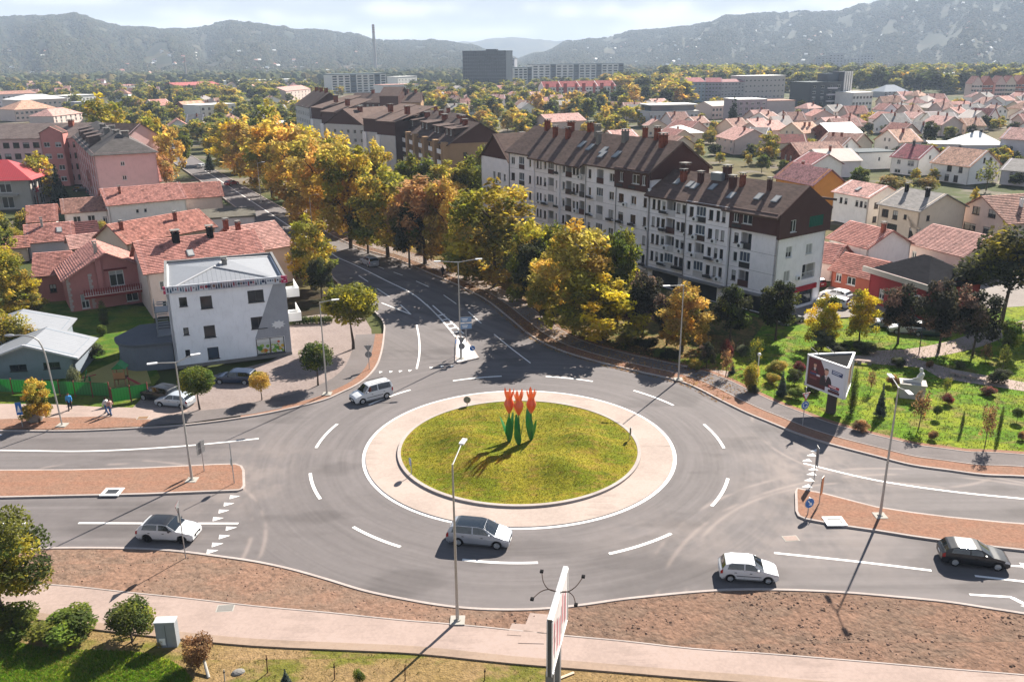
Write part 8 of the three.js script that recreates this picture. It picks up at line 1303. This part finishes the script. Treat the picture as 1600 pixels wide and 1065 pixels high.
{ // roadside billboard seen from its end, with four spotlights on bent arms
  const A = [1.25, 32.6], B = [2.35, 27.9], W = dist(A, B), y0 = 2.5, h = 3.5, t = thing('billboard', 'double sided billboard in the foreground seen from its end, with four spotlights on bent arms', 'billboard', A, turnOf(A, B));
  mesh('post', new MB().box(W * 0.5, 0, 0, 0.42, y0 + 0.1, 0.34).box(0.18, 0, 0, 0.3, y0 + 0.2, 0.44).geo(), M.greyMetal, t);
  const box = mesh('case', new MB().box(W / 2, y0, 0, W, h, 0.24).geo(), std([0.075, 0.08, 0.085], { roughness: 0.5 }), t);
  const right = posterTex((x, w, hh) => { x.fillStyle = '#e6e2e2'; x.fillRect(0, 0, w, hh); x.fillStyle = '#c9818a'; for (let i = 0; i < 5; i++) x.fillRect(40 + i * 118, 60 + (i % 3) * 60, 60, 260); x.fillStyle = '#5a5560'; for (let i = 0; i < 4; i++) x.fillRect(70 + i * 140, 130, 26, 240); });
  const left = posterTex((x, w, hh) => { x.fillStyle = '#dfdbd8'; x.fillRect(0, 0, w, hh); suit(x, 500, 120, 1.6, '#26242a'); x.fillStyle = '#3a3f4a'; x.fillRect(40, 90, 280, 50); x.fillRect(40, 170, 220, 40); x.fillStyle = '#a5333c'; x.fillRect(0, 390, w, 58); });
  for (const [s, tx] of [[1, right], [-1, left]]) { const p = mesh('poster', uvPoster(boxUV(new THREE.PlaneGeometry(W - 0.2, h - 0.2).translate(W / 2 - 0.1, (h - 0.2) / 2, 0)), W - 0.2, h - 0.2), std([0.9, 0.9, 0.9], { map: tx, roughness: 0.35 }), t); p.position.set(s > 0 ? 0.1 : W - 0.1, y0 + 0.1, s * 0.13); if (s < 0) p.rotation.y = Math.PI; mesh('frame', new MB().box(W / 2 - 0.1, -0.1, 0, W, 0.12, 0.06).box(W / 2 - 0.1, h - 0.22, 0, W, 0.12, 0.06).box(-0.1, 0, 0, 0.12, h - 0.2, 0.06).box(W - 0.1, 0, 0, 0.12, h - 0.2, 0.06).geo(), M.steelWhite, p); }
  mesh('cap_rail', new MB().box(W / 2, y0 + h, 0, W + 0.06, 0.06, 0.26).geo(), M.galv, t);
  for (const [x, s] of [[W * 0.42, 1], [W * 0.58, 1], [W * 0.42, -1], [W * 0.58, -1]]) {
    const end = [x + (x > W / 2 ? 0.9 : -0.9), y0 + h + 0.3, s * 1.15], c = new THREE.CatmullRomCurve3([new THREE.Vector3(W / 2, y0 + h + 0.02, 0), new THREE.Vector3(W / 2, y0 + h + 0.12, s * 0.5), new THREE.Vector3(x, y0 + h + 0.2, s * 0.85), new THREE.Vector3(...end)]); const a = mesh('lamp_arm', boxUV(new THREE.TubeGeometry(c, 16, 0.028, 6)), std([0.05, 0.035, 0.03]), t); mesh('spotlight', new MB().box(end[0], end[1] - 0.05, end[2], 0.2, 0.11, 0.18).geo(), M.black, a);
  }
}
// ---- statue, benches, planter, cabinet, slabs, fence, playground
function blob(bones, res, size, centre) {                         // smooth union of tapered capsules, meshed
  const mc = new MarchingCubes(res, new THREE.MeshBasicMaterial(), false, false, 300000); mc.isolation = 0; const k = 0.055;
  for (let z = 0; z < res; z++) for (let y = 0; y < res; y++) for (let x = 0; x < res; x++) {
    const P = [((x / (res - 1)) * 2 - 1) * size + centre[0], ((y / (res - 1)) * 2 - 1) * size + centre[1], ((z / (res - 1)) * 2 - 1) * size + centre[2]]; let d = 9;
    for (const [a, b, ra, rb] of bones) { const ab = [b[0] - a[0], b[1] - a[1], b[2] - a[2]], ap = [P[0] - a[0], P[1] - a[1], P[2] - a[2]], L = ab[0] ** 2 + ab[1] ** 2 + ab[2] ** 2 || 1e-9, t = clamp((ap[0] * ab[0] + ap[1] * ab[1] + ap[2] * ab[2]) / L, 0, 1), e = Math.hypot(ap[0] - ab[0] * t, ap[1] - ab[1] * t, ap[2] - ab[2] * t) - lerp(ra, rb, t); const hh = clamp(0.5 + (0.5 * (d - e)) / k, 0, 1); d = lerp(d, e, hh) - k * hh * (1 - hh); }
    mc.field[x + y * res + z * res * res] = -d;
  }
  mc.update(); const n = mc.count, g = new THREE.BufferGeometry(), p = new Float32Array(n * 3), q = new Float32Array(n * 3);
  for (let i = 0; i < n * 3; i++) { p[i] = mc.positionArray[i] * size + centre[i % 3]; q[i] = mc.normalArray[i]; }
  g.setAttribute('position', new THREE.BufferAttribute(p, 3)); g.setAttribute('normal', new THREE.BufferAttribute(q, 3)); g.setAttribute('uv', new THREE.BufferAttribute(new Float32Array(n * 2), 2)); return g;
}
{
  const t = thing('statue', 'pale stone statue of a seated figure on a block pedestal in the park', 'statue', [39.99, -11.19], -0.35), st = std([0.56, 0.55, 0.54], { map: plasterTex, roughness: 0.8 });
  mesh('pedestal', new MB().box(0, 0, 0, 2.3, 1.5, 1.6).box(0, 1.5, 0, 2.5, 0.12, 1.8).geo(), std([0.42, 0.39, 0.36], { map: plasterTex }), t);
  const g = blob([[[-0.9, 0.18, 0.3], [0.5, 0.2, 0], 0.12, 0.3], [[0.5, 0.25, 0], [0.72, 0.95, 0], 0.34, 0.26], [[0.72, 0.95, 0], [0.70, 1.2, 0], 0.26, 0.13], [[0.62, 1.42, 0], [0.60, 1.5, 0], 0.19, 0.17], [[0.8, 1.05, 0.24], [0.35, 0.62, 0.34], 0.11, 0.09], [[0.35, 0.62, 0.34], [0.0, 0.45, 0.2], 0.09, 0.08], [[0.8, 1.05, -0.24], [0.4, 0.6, -0.3], 0.11, 0.09]], 56, 1.5, [0, 0.9, 0]); mesh('figure', g.translate(0, 1.6, 0), st, t);
}
for (const [A, B, label] of [[[37.25, -21.39], [39.85, -20.49], 'white stone bench at the back of the plaza, left of the statue'], [[46.86, -17.09], [48.84, -15.31], 'white stone bench at the plaza path, right of the statue']]) { const W = dist(A, B), t = thing('bench', label, 'bench', A, turnOf(A, B)); mesh('seat', new MB().box(W / 2, 0.42, 0, W, 0.12, 0.55).geo(), M.pale, t); for (const k of [0.12, 0.5, 0.88]) mesh('leg', new MB().box(W * k, 0, 0, 0.35, 0.42, 0.45).geo(), M.concreteDark, t); }
{ const t = thing('planter', 'round concrete planter with a low shrub on the pavement beside the golden young tree', 'planter', [-46.77, -6.85]); mesh('pot', boxUV(new THREE.LatheGeometry([[0.62, 0], [0.72, 0.5], [0.78, 0.95], [0.68, 0.95], [0.62, 0.85], [0, 0.85]].map((p) => new THREE.Vector2(...p)), 24)), M.concreteDark, t); const c = mesh('shrub', treeProto('bush', 1, 0).crown, leafMat, t); c.position.y = 0.8; c.scale.set(1.5, 1.1, 1.5); }
{ const t = thing('utility_cabinet', 'grey utility cabinet beside the pale pavement at the bottom left', 'cabinet', [-21.11, 26.59], 0.05), h = 1.75; mesh('body', new MB().box(0, 0, 0, 1.15, h, 0.55).geo(), std([0.24, 0.26, 0.28], { roughness: 0.6, map: plasterTex }), t); mesh('lid', new MB().box(0, h, 0, 1.22, 0.07, 0.62).geo(), std([0.40, 0.42, 0.43]), t); mesh('door_seam', new MB().box(0, 0.15, 0.28, 0.02, h - 0.3, 0.012).geo(), M.darkFrame, t); mesh('plate', new MB().box(-0.25, 0.25, 0.285, 0.35, 0.45, 0.02).geo(), M.white, t); }
for (const [A, label] of [[[-32.83, 7.8], 'concrete drain inlet set in the kerb of the west median'], [[23.33, 13.27], 'concrete drain inlet set in the kerb of the east median']]) { const t = thing('drain_inlet', label, 'drain inlet', A, 0, null, 0.1); mesh('frame', new MB().box(0, 0, -0.5, 1.5, 0.09, 0.28).box(0, 0, 0.5, 1.5, 0.09, 0.28).box(-0.62, 0, 0, 0.26, 0.09, 0.72).box(0.62, 0, 0, 0.26, 0.09, 0.72).geo(), M.white, t); mesh('grate', new MB().box(0, 0, 0, 1, 0.05, 0.72).geo(), M.darkFrame, t); }
for (const [A, label] of [[[-18.85, 23.15], 'square manhole cover in the pale pavement, bottom left'], [[19.44, 15.34], 'pale square cover in the road below the east median'], [[-36.52, -7.26], 'rusty cover in the pavement by the parked silver blue car']]) { const t = thing('manhole_cover', label, 'manhole cover', A, 0.1, null, 0.0); mesh('plate', new MB().box(0, label.includes('road') ? 0.002 : 0.1, 0, 0.95, 0.02, 0.6).geo(), label.includes('rusty') ? std([0.2, 0.12, 0.07]) : label.includes('road') ? M.pale : M.concreteDark, t); mesh('rim', new MB().box(0, label.includes('road') ? 0.001 : 0.099, 0, 1.1, 0.01, 0.75).geo(), M.concrete, t); }
{ // green playground fence: posts and netting panels, each its own part
  const net = new THREE.MeshPhysicalMaterial({ color: col(0.03, 0.30, 0.055), roughness: 0.8, transmission: 0.6, thickness: 0, side: THREE.DoubleSide }), post = std([0.16, 0.05, 0.04]);
  const run = [[-60.79, -14.82], [-57.88, -14.49], [-55.13, -14.15], [-52.8, -13.84], [-50.95, -13.62], [-49.23, -13.4], [-47.52, -13.19], [-45.83, -12.97], [-43.94, -12.76], [-42.05, -12.54]], run2 = [[-41.06, -10.9], [-39.45, -11.54], [-38.02, -12.37]];
  const mk = (pts, label) => { const t = thing('fence', label, 'fence', pts[0]), o = pts[0]; for (let i = 0; i < pts.length - 1; i++) { const a = [pts[i][0] - o[0], pts[i][1] - o[1]], b = [pts[i + 1][0] - o[0], pts[i + 1][1] - o[1]], L = dist(a, b), p = mesh('netting_panel', new MB().box(L / 2, 0.35, 0, L - 0.1, 1.35, 0.02).geo(), net, t); p.position.set(a[0], 0, a[1]); p.rotation.y = turnOf(a, b); const m = new MB(); m.box(L / 2, 0.3, 0.02, L, 0.04, 0.04).box(L / 2, 1.68, 0.02, L, 0.04, 0.04); for (let k = 1; k < 6; k++) m.box((L * k) / 6, 0.3, 0.02, 0.02, 1.38, 0.02); mesh('rail', m.geo(), std([0.03, 0.11, 0.04]), p); } for (const q of pts) mesh('post', new MB().box(q[0] - o[0], 0, q[1] - o[1], 0.1, 1.85, 0.1).geo(), post, t); };
  mk(run, 'green netting fence with rust red posts along the pavement, left of the gate post'); mk(run2, 'green netting fence section beside the parked black car');
}
{ // playground
  const red = std([0.32, 0.03, 0.03], { roughness: 0.4 }), grn = std([0.02, 0.20, 0.06], { roughness: 0.4 }), orange = std([0.42, 0.20, 0.09]), aqua = std([0.16, 0.34, 0.26], { roughness: 0.35 });
  const s = thing('slide', 'pale green playground slide on the artificial turf', 'slide', [-45.32, -23.18], 0.25); mesh('chute', new MB().quad([-0.3, 0.25, 0.6], [0.3, 0.25, 0.6], [0.3, 1.5, -1.6], [-0.3, 1.5, -1.6]).quad([-0.3, 0.25, 0.6], [-0.3, 0.45, 0.6], [-0.3, 1.75, -1.6], [-0.3, 1.5, -1.6]).quad([0.3, 0.25, 0.6], [0.3, 0.45, 0.6], [0.3, 1.75, -1.6], [0.3, 1.5, -1.6]).geo(), aqua, s); mesh('frame', new MB().bar([-0.35, 0, -1.7], [-0.35, 2.2, -1.7], 0.05).bar([0.35, 0, -1.7], [0.35, 2.2, -1.7], 0.05).bar([-0.35, 0, -2.3], [-0.35, 2.2, -2.3], 0.05).bar([0.35, 0, -2.3], [0.35, 2.2, -2.3], 0.05).box(0, 1.45, -2, 0.8, 0.08, 0.7).geo(), grn, s);
  const h = thing('playhouse', 'playground tower with a green roof and an orange panel', 'playhouse', [-42.24, -15.88], 0.1); const leg = new MB(); for (const [x, z] of [[-0.55, -0.5], [0.55, -0.5], [-0.55, 0.5], [0.55, 0.5]]) leg.box(x, 0, z, 0.1, 2.3, 0.1); mesh('frame', leg.geo(), std([0.35, 0.18, 0.09]), h); mesh('deck', new MB().box(0, 1.0, 0, 1.2, 0.1, 1.1).geo(), M.wood, h); mesh('orange_panel', new MB().box(0, 1.1, 0.56, 1.15, 0.7, 0.05).geo(), orange, h); mesh('roof', new MB().quad([-0.75, 2.2, 0.7], [0, 2.85, 0.7], [0, 2.85, -0.7], [-0.75, 2.2, -0.7]).quad([0.75, 2.2, 0.7], [0, 2.85, 0.7], [0, 2.85, -0.7], [0.75, 2.2, -0.7]).tri([-0.7, 2.2, 0.6], [0.7, 2.2, 0.6], [0, 2.8, 0.6]).geo(), grn, h); mesh('red_chute', new MB().quad([0.6, 1.0, -0.25], [0.6, 1.0, 0.25], [1.9, 0.15, 0.25], [1.9, 0.15, -0.25]).geo(), red, h);
  const r = thing('spring_rider', 'red and green seesaw like play frame at the pavilion corner', 'play equipment', [-46.48, -17.5], -0.3); mesh('beam', new MB().bar([-0.9, 0.35, 0], [0.9, 0.9, 0], 0.07).geo(), red, r); mesh('stand', new MB().bar([0, 0, 0], [0, 0.65, 0], 0.12).bar([-0.5, 0, 0.3], [-0.2, 1.3, 0], 0.06).geo(), grn, r);
}
// wooden stakes and litter on the dry grass
for (const [x, yb, yt, label] of [[418,1052,1016,'thin wooden stake in the dry grass, leftmost at the bottom edge'], [523,1062,1030,'thin wooden stake in the dry grass, second from the left at the bottom edge'], [633,1064,1033,'thin wooden stake in the dry grass, left of the foreground billboard'], [757,1064,1040,'thin wooden stake in the dry grass, just left of the foreground billboard'], [351,1065,1042,'short grey stake beside a stone at the bottom edge']]) { const A = [[418,[-14.57, 29.12]],[523,[-10.65, 29.69]],[633,[-6.68, 29.84]],[757,[-2.24, 29.89]],[351,[-16.79, 29.77]]].find((q) => q[0] === x)[1]; const t = thing('stake', label, 'stake', A, 0, null, 0.06); mesh('rod', new MB().bar([0, 0, 0], [0.04, (yb - yt) * 0.034, 0.02], 0.035, 0.03, 6).geo(), x === 351 ? M.concrete : M.wood, t); mesh('tie', new MB().box(0.03, (yb - yt) * 0.025, 0.01, 0.1, 0.05, 0.1).geo(), M.black, t); }
{ const t = thing('fallen_post', 'leaning grey wooden post at the edge of the lawn, under the reddish brown shrub', 'post', [-17.78, 29.5]); mesh('log', new MB().bar([0, 0.05, 0], [-0.7, 0.75, -1.2], 0.09, 0.08, 10).geo(), M.concrete, t); mesh('end_cut', new MB().bar([-0.7, 0.75, -1.2], [-0.72, 0.77, -1.23], 0.085, 0.085, 10).geo(), M.pale, t); }
{ const t = thing('stone', 'dark stone beside the short grey stake at the bottom edge', 'stone', [-16.24, 29.1], 0.4, null, 0.05); mesh('rock', boxUV(new THREE.DodecahedronGeometry(0.28, 1).scale(1.4, 0.7, 1)), M.concreteDark, t); }
{ const t = thing('plank', 'pale plank lying in the dry grass right of the foreground billboard', 'plank', [2.31, 29.63], 0.5, null, 0.08); mesh('board', new MB().box(0, 0, 0, 1.1, 0.05, 0.16).geo(), std([0.5, 0.38, 0.28]), t); }
{ const t = thing('garden_fence', 'low dark timber fence at the foot of the tall green tree by the avenue', 'fence', [-35.59, -60.64], 0.9); for (let i = 0; i < 9; i++) mesh('board', memo('gboard', () => new MB().box(0, 0, 0, 0.5, 1.7, 0.06).geo()), M.wood, t).position.set(i * 0.85, 0, 0); mesh('rail', new MB().box(3.4, 1.3, -0.05, 7.6, 0.1, 0.06).geo(), M.wood, t); }
{ const t = thing('hedge', 'clipped green hedge between the paved yard and the avenue', 'hedge', [-29.47, -37.57], 0.12); const m = new MB(); mesh('foliage', (() => { const g = crownGeo({ pal: 'green', mix: 'bright', share: 0.2, n: 2600, size: 0.16, blobs: Array.from({ length: 10 }, (_, i) => [i * 0.55, 0.6, 0, 0.5, 0.5]), seed: 77 }); return g; })(), leafMat, t); }

// ---- people
function person(at, turn, label, o) {
  const t = thing('person', label, 'person', at, turn, null, 0.1), s = o.stride ?? 0.28, sk = std([0.30, 0.17, 0.12]);
  const hip = [[-0.1, 0.92, 0], [0.1, 0.92, 0]], knee = [[-0.1, 0.5, s * 0.55], [0.1, 0.5, -s * 0.2]], foot = [[-0.11, 0.07, s], [0.11, 0.09, -s]], sh = [[-0.19, 1.42, 0], [0.19, 1.42, 0]], el = [[-0.25, 1.14, -s * 0.35], [0.25, 1.14, s * 0.35]], ha = o.carry ? [[-0.16, 1.05, 0.22], [0.16, 1.05, 0.22]] : [[-0.24, 0.88, 0.02 - s * 0.2], [0.24, 0.88, 0.06 + s * 0.5]];
  const legs = [], arms = []; for (const k of [0, 1]) { legs.push([hip[k], knee[k], 0.085, 0.058], [knee[k], foot[k], 0.056, 0.04]); arms.push([sh[k], el[k], 0.05, 0.042], [el[k], ha[k], 0.04, 0.03]); }
  const feet = foot.map((f) => [f, [f[0], f[1] - 0.03, f[2] + 0.15], 0.045, 0.035]), torso = [[[0, 0.92, 0], [0, 1.12, 0], 0.135, 0.125], [[0, 1.12, 0], [0, 1.38, 0], 0.125, 0.15], [[-0.13, 1.4, 0], [0.13, 1.4, 0], 0.075, 0.075]], headB = [[[0, 1.42, 0], [0, 1.55, 0.01], 0.055, 0.05], [[0, 1.62, 0.01], [0, 1.69, 0.0], 0.085, 0.095], [[0, 1.62, 0.1], [0, 1.64, 0.1], 0.02, 0.015]], fingers = ha.flatMap((h) => [-0.03, -0.01, 0.01, 0.03].map((d) => [h, [h[0] + d * 0.5, h[1] - 0.09, h[2] + d], 0.02, 0.009]).concat([[h, [h[0], h[1] - 0.05, h[2] + 0.06], 0.02, 0.01]]));
  const fat = (b, e) => b.map(([p, q, r1, r2]) => [p, q, r1 + e, r2 + e]);
  mesh('body', blob([...torso, ...legs, ...arms, ...feet, ...headB, ...fingers], 64, 1.0, [0, 0.92, 0]), sk, t);
  mesh('trousers', blob(fat([...legs, [[-0.08, 0.95, 0], [0.08, 0.95, 0], 0.11, 0.11]], 0.022), 56, 1.0, [0, 0.92, 0]), o.legs, t);
  mesh('jacket', blob(fat([...torso, ...arms.map(([a, b, c, d], i) => i % 2 ? [a, [lerp(a[0], b[0], 0.8), lerp(a[1], b[1], 0.8), lerp(a[2], b[2], 0.8)], c, d] : [a, b, c, d])], 0.026), 56, 1.0, [0, 0.92, 0]), o.top, t);
  mesh('hair', blob([[[0, 1.68, -0.035], [0, 1.71, -0.01], 0.098, 0.095]], 32, 0.3, [0, 1.7, 0]), o.hair, t);
  mesh('shoes', blob(fat(feet, 0.02), 56, 1.0, [0, 0.92, 0]), M.black, t);
  return t;
}
const jeans = std([0.06, 0.11, 0.22]), darkC = std([0.02, 0.02, 0.024]), blueC = std([0.05, 0.25, 0.55]), whiteC = std([0.55, 0.54, 0.52]), hairD = std([0.03, 0.02, 0.015]), roseC = std([0.38, 0.24, 0.21]);
person([-44.65, -9.49], 0.4, 'person in a blue jacket and dark trousers walking on the pavement by the green fence', { top: blueC, legs: darkC, hair: hairD });
person([-40.47, -8.28], -2.0, 'person in a white top and jeans walking on the pavement, left of a couple', { top: whiteC, legs: jeans, hair: hairD, stride: 0.34 });
person([-39.94, -7.95], -2.0, 'person in a rose top and jeans walking on the pavement, right one of a couple', { top: roseC, legs: jeans, hair: hairD, stride: 0.2, carry: true });
person([-11.46, -62.7], 0.6, 'person in dark clothes on the avenue pavement in the tree shade', { top: darkC, legs: darkC, hair: hairD });

// ================================================================ SMALL COVER: grass tufts, clods, fallen leaves
function scatter(name, label, geo, mat, n, spot, tint) {
  const im = new THREE.InstancedMesh(geo, mat, n), m = new THREE.Matrix4(), e = new THREE.Euler(), q = new THREE.Quaternion(); let k = 0;
  for (let i = 0; i < n; i++) { const a = spot(i); if (!a) continue; const [x, y, z, s, tilt = 0] = a; q.setFromEuler(e.set(rr(-tilt, tilt), rnd() * 6.28, rr(-tilt, tilt))); im.setMatrixAt(k, m.compose(new THREE.Vector3(x, y, z), q, new THREE.Vector3(s, s * rr(0.7, 1.3), s))); const c = pick(tint), b = rr(0.7, 1.3); im.setColorAt(k++, col(c[0] * b, c[1] * b, c[2] * b)); }
  im.count = k; im.name = numbered(name); scene.add(im); tag(im, label, null, null, 'stuff');
}
const tuft = (() => { const m = new MB(), r = mulberry(5); for (let i = 0; i < 9; i++) { const a = r() * 6.28, b = a + 1.57, l = 0.5 + r() * 0.5, o = r() * 0.3; const c = [Math.cos(a * 1.7) * o, 0, Math.sin(a * 1.7) * o]; m.tri([c[0] - Math.cos(b) * 0.06, 0, c[2] - Math.sin(b) * 0.06], [c[0] + Math.cos(b) * 0.06, 0, c[2] + Math.sin(b) * 0.06], [c[0] + Math.cos(a) * 0.35, l, c[2] + Math.sin(a) * 0.35]); } return m.geo(); })();
const bladeMat = new THREE.MeshPhysicalMaterial({ roughness: 0.9, transmission: 0.35, thickness: 0, side: THREE.DoubleSide, specularIntensity: 0.2 });
const inPoly = (poly, x, z) => { let c = false; for (let i = 0, j = poly.length - 1; i < poly.length; j = i++) if (poly[i][1] > z !== poly[j][1] > z && x < ((poly[j][0] - poly[i][0]) * (z - poly[i][1])) / (poly[j][1] - poly[i][1]) + poly[i][0]) c = !c; return c; };
const scatterIn = (poly, f) => { const xs = poly.map((p) => p[0]), zs = poly.map((p) => p[1]), x0 = Math.min(...xs), x1 = Math.max(...xs), z0 = Math.min(...zs), z1 = Math.max(...zs); return () => { const x = rr(x0, x1), z = rr(z0, z1); return inPoly(poly, x, z) ? f(x, z) : null; }; };
const lawnPoly = smooth([[-33.84, 25.96], [-31.51, 25.99], [-28.81, 26.73], [-25.21, 27.12], [-22.7, 27.26], [-20.67, 27.96], [-19.27, 28.95], [-18.44, 30.26], [-18.86, 32.88], [-27.14, 33.68], [-30.47, 33.65]], true, 5);
scatter('grass', 'green grass of the lawn at the bottom left', tuft, bladeMat, 30000, scatterIn(lawnPoly, (x, z) => [x, 0.08, z, rr(0.08, 0.2)]), [[0.13, 0.25, 0.01], [0.18, 0.27, 0.014], [0.09, 0.19, 0.01], [0.24, 0.23, 0.04]]);
const dryPoly = [...offset(southWalkLow, 0.8).filter(([x]) => x > -40 && x < 45), [45, 48], [-40, 48]];
scatter('dry_grass', 'dry grass and weeds below the pale pavement', tuft, bladeMat, 26000, scatterIn(dryPoly, (x, z) => (fbm(x * 0.3 + 40, z * 0.45 + 40, 181, 4) > 0.5 ? [x, 0.05, z, rr(0.05, 0.17)] : null)), [[0.19, 0.14, 0.05], [0.115, 0.115, 0.02], [0.24, 0.17, 0.08], [0.08, 0.10, 0.012]]);
scatter('mound_grass', 'short grass on the roundabout mound', tuft, bladeMat, 26000, () => { const r = 10.3 * Math.sqrt(rnd()), a = rnd() * 6.283, x = r * Math.cos(a), z = r * Math.sin(a); return [x, moundH(x, z) - 0.01, z, rr(0.05, 0.13)]; }, [[0.16, 0.18, 0.008], [0.22, 0.19, 0.014], [0.25, 0.17, 0.03], [0.12, 0.15, 0.006]]);
const parkPoly = [...eastOut.filter(([x, z]) => z > -24), ...[[14, -30], [28, -30], [45, -36], [70, -34], [80, -10]]];
scatter('park_grass', 'green grass of the park lawn', tuft, bladeMat, 34000, scatterIn(parkPoly, (x, z) => [x, 0.07, z, rr(0.07, 0.2)]), [[0.12, 0.22, 0.008], [0.18, 0.24, 0.012], [0.09, 0.17, 0.008], [0.24, 0.19, 0.04]]);
const clod = (() => { const g = new THREE.IcosahedronGeometry(1, 0), p = g.attributes.position; for (let i = 0; i < p.count; i++) { const k = 0.75 + 0.5 * hash2(Math.round(p.getX(i) * 40), Math.round(p.getY(i) * 40 + p.getZ(i) * 97), 8); p.setXYZ(i, p.getX(i) * k, p.getY(i) * k * 0.7, p.getZ(i) * k); } g.computeVertexNormals(); return g; })();
const soilRight = between(offset(southKerb, 0.3).filter(([x]) => x > -3 && x < 60), offset(southWalkTop, -0.2).filter(([x]) => x > -3 && x < 60)), soilLeft = between(offset(southKerb, 0.3).filter(([x]) => x < -1 && x > -50), offset(southWalkTop, -0.2).filter(([x]) => x < -1 && x > -50));
const clodMat = std([1, 1, 1], { roughness: 1 });
scatter('soil_clods', 'clods and stones on the bare soil at the lower right', clod, clodMat, 22000, scatterIn(soilRight, (x, z) => { const k = fbm(x * 0.35 + 20, z * 0.9 + 20, 183, 4); return rnd() < smoothstep(k, 0.36, 0.66) * 0.8 ? [x, 0.07, z, rr(0.012, 0.036) + Math.pow(rnd(), 9) * 0.10, 0.5] : null; }), [[0.20, 0.125, 0.092], [0.17, 0.108, 0.08], [0.24, 0.16, 0.12], [0.14, 0.09, 0.066]]);
scatter('soil_clods', 'crumbs of soil on the bare verge at the lower left', clod, clodMat, 7000, scatterIn(soilLeft, (x, z) => (fbm(x * 0.5 + 20, z * 0.9 + 20, 184, 4) > 0.45 ? [x, 0.08, z, rr(0.012, 0.03) + Math.pow(rnd(), 10) * 0.07, 0.5] : null)), [[0.23, 0.135, 0.097], [0.18, 0.11, 0.08], [0.26, 0.17, 0.13]]);
const leafQuad = new MB().quad([-0.5, 0, -0.35], [0.5, 0.12, -0.3], [0.45, 0, 0.35], [-0.4, 0.1, 0.3]).geo();
const edge = eastKerb.filter(([x, z]) => z < -10 && z > -120);
scatter('fallen_leaves', 'fallen leaves along the avenue kerb and walkway', leafQuad, bladeMat, 14000, () => { const i = Math.floor(rnd() * (edge.length - 1)), t = rnd(), a = edge[i], b = edge[i + 1], L = dist(a, b) || 1, o = -0.6 + 9 * Math.pow(rnd(), 1.3), x = lerp(a[0], b[0], t) - ((b[1] - a[1]) / L) * o, z = lerp(a[1], b[1], t) + ((b[0] - a[0]) / L) * o; return z > -19 && rnd() < 0.6 ? null : [x, o < 0 ? 0.02 : 0.125, z, rr(0.08, 0.2), 0.3]; }, [[0.30, 0.15, 0.05], [0.22, 0.10, 0.04], [0.36, 0.22, 0.06], [0.14, 0.075, 0.035]]);

camera.updateMatrixWorld(true);
renderer.render(scene, camera);
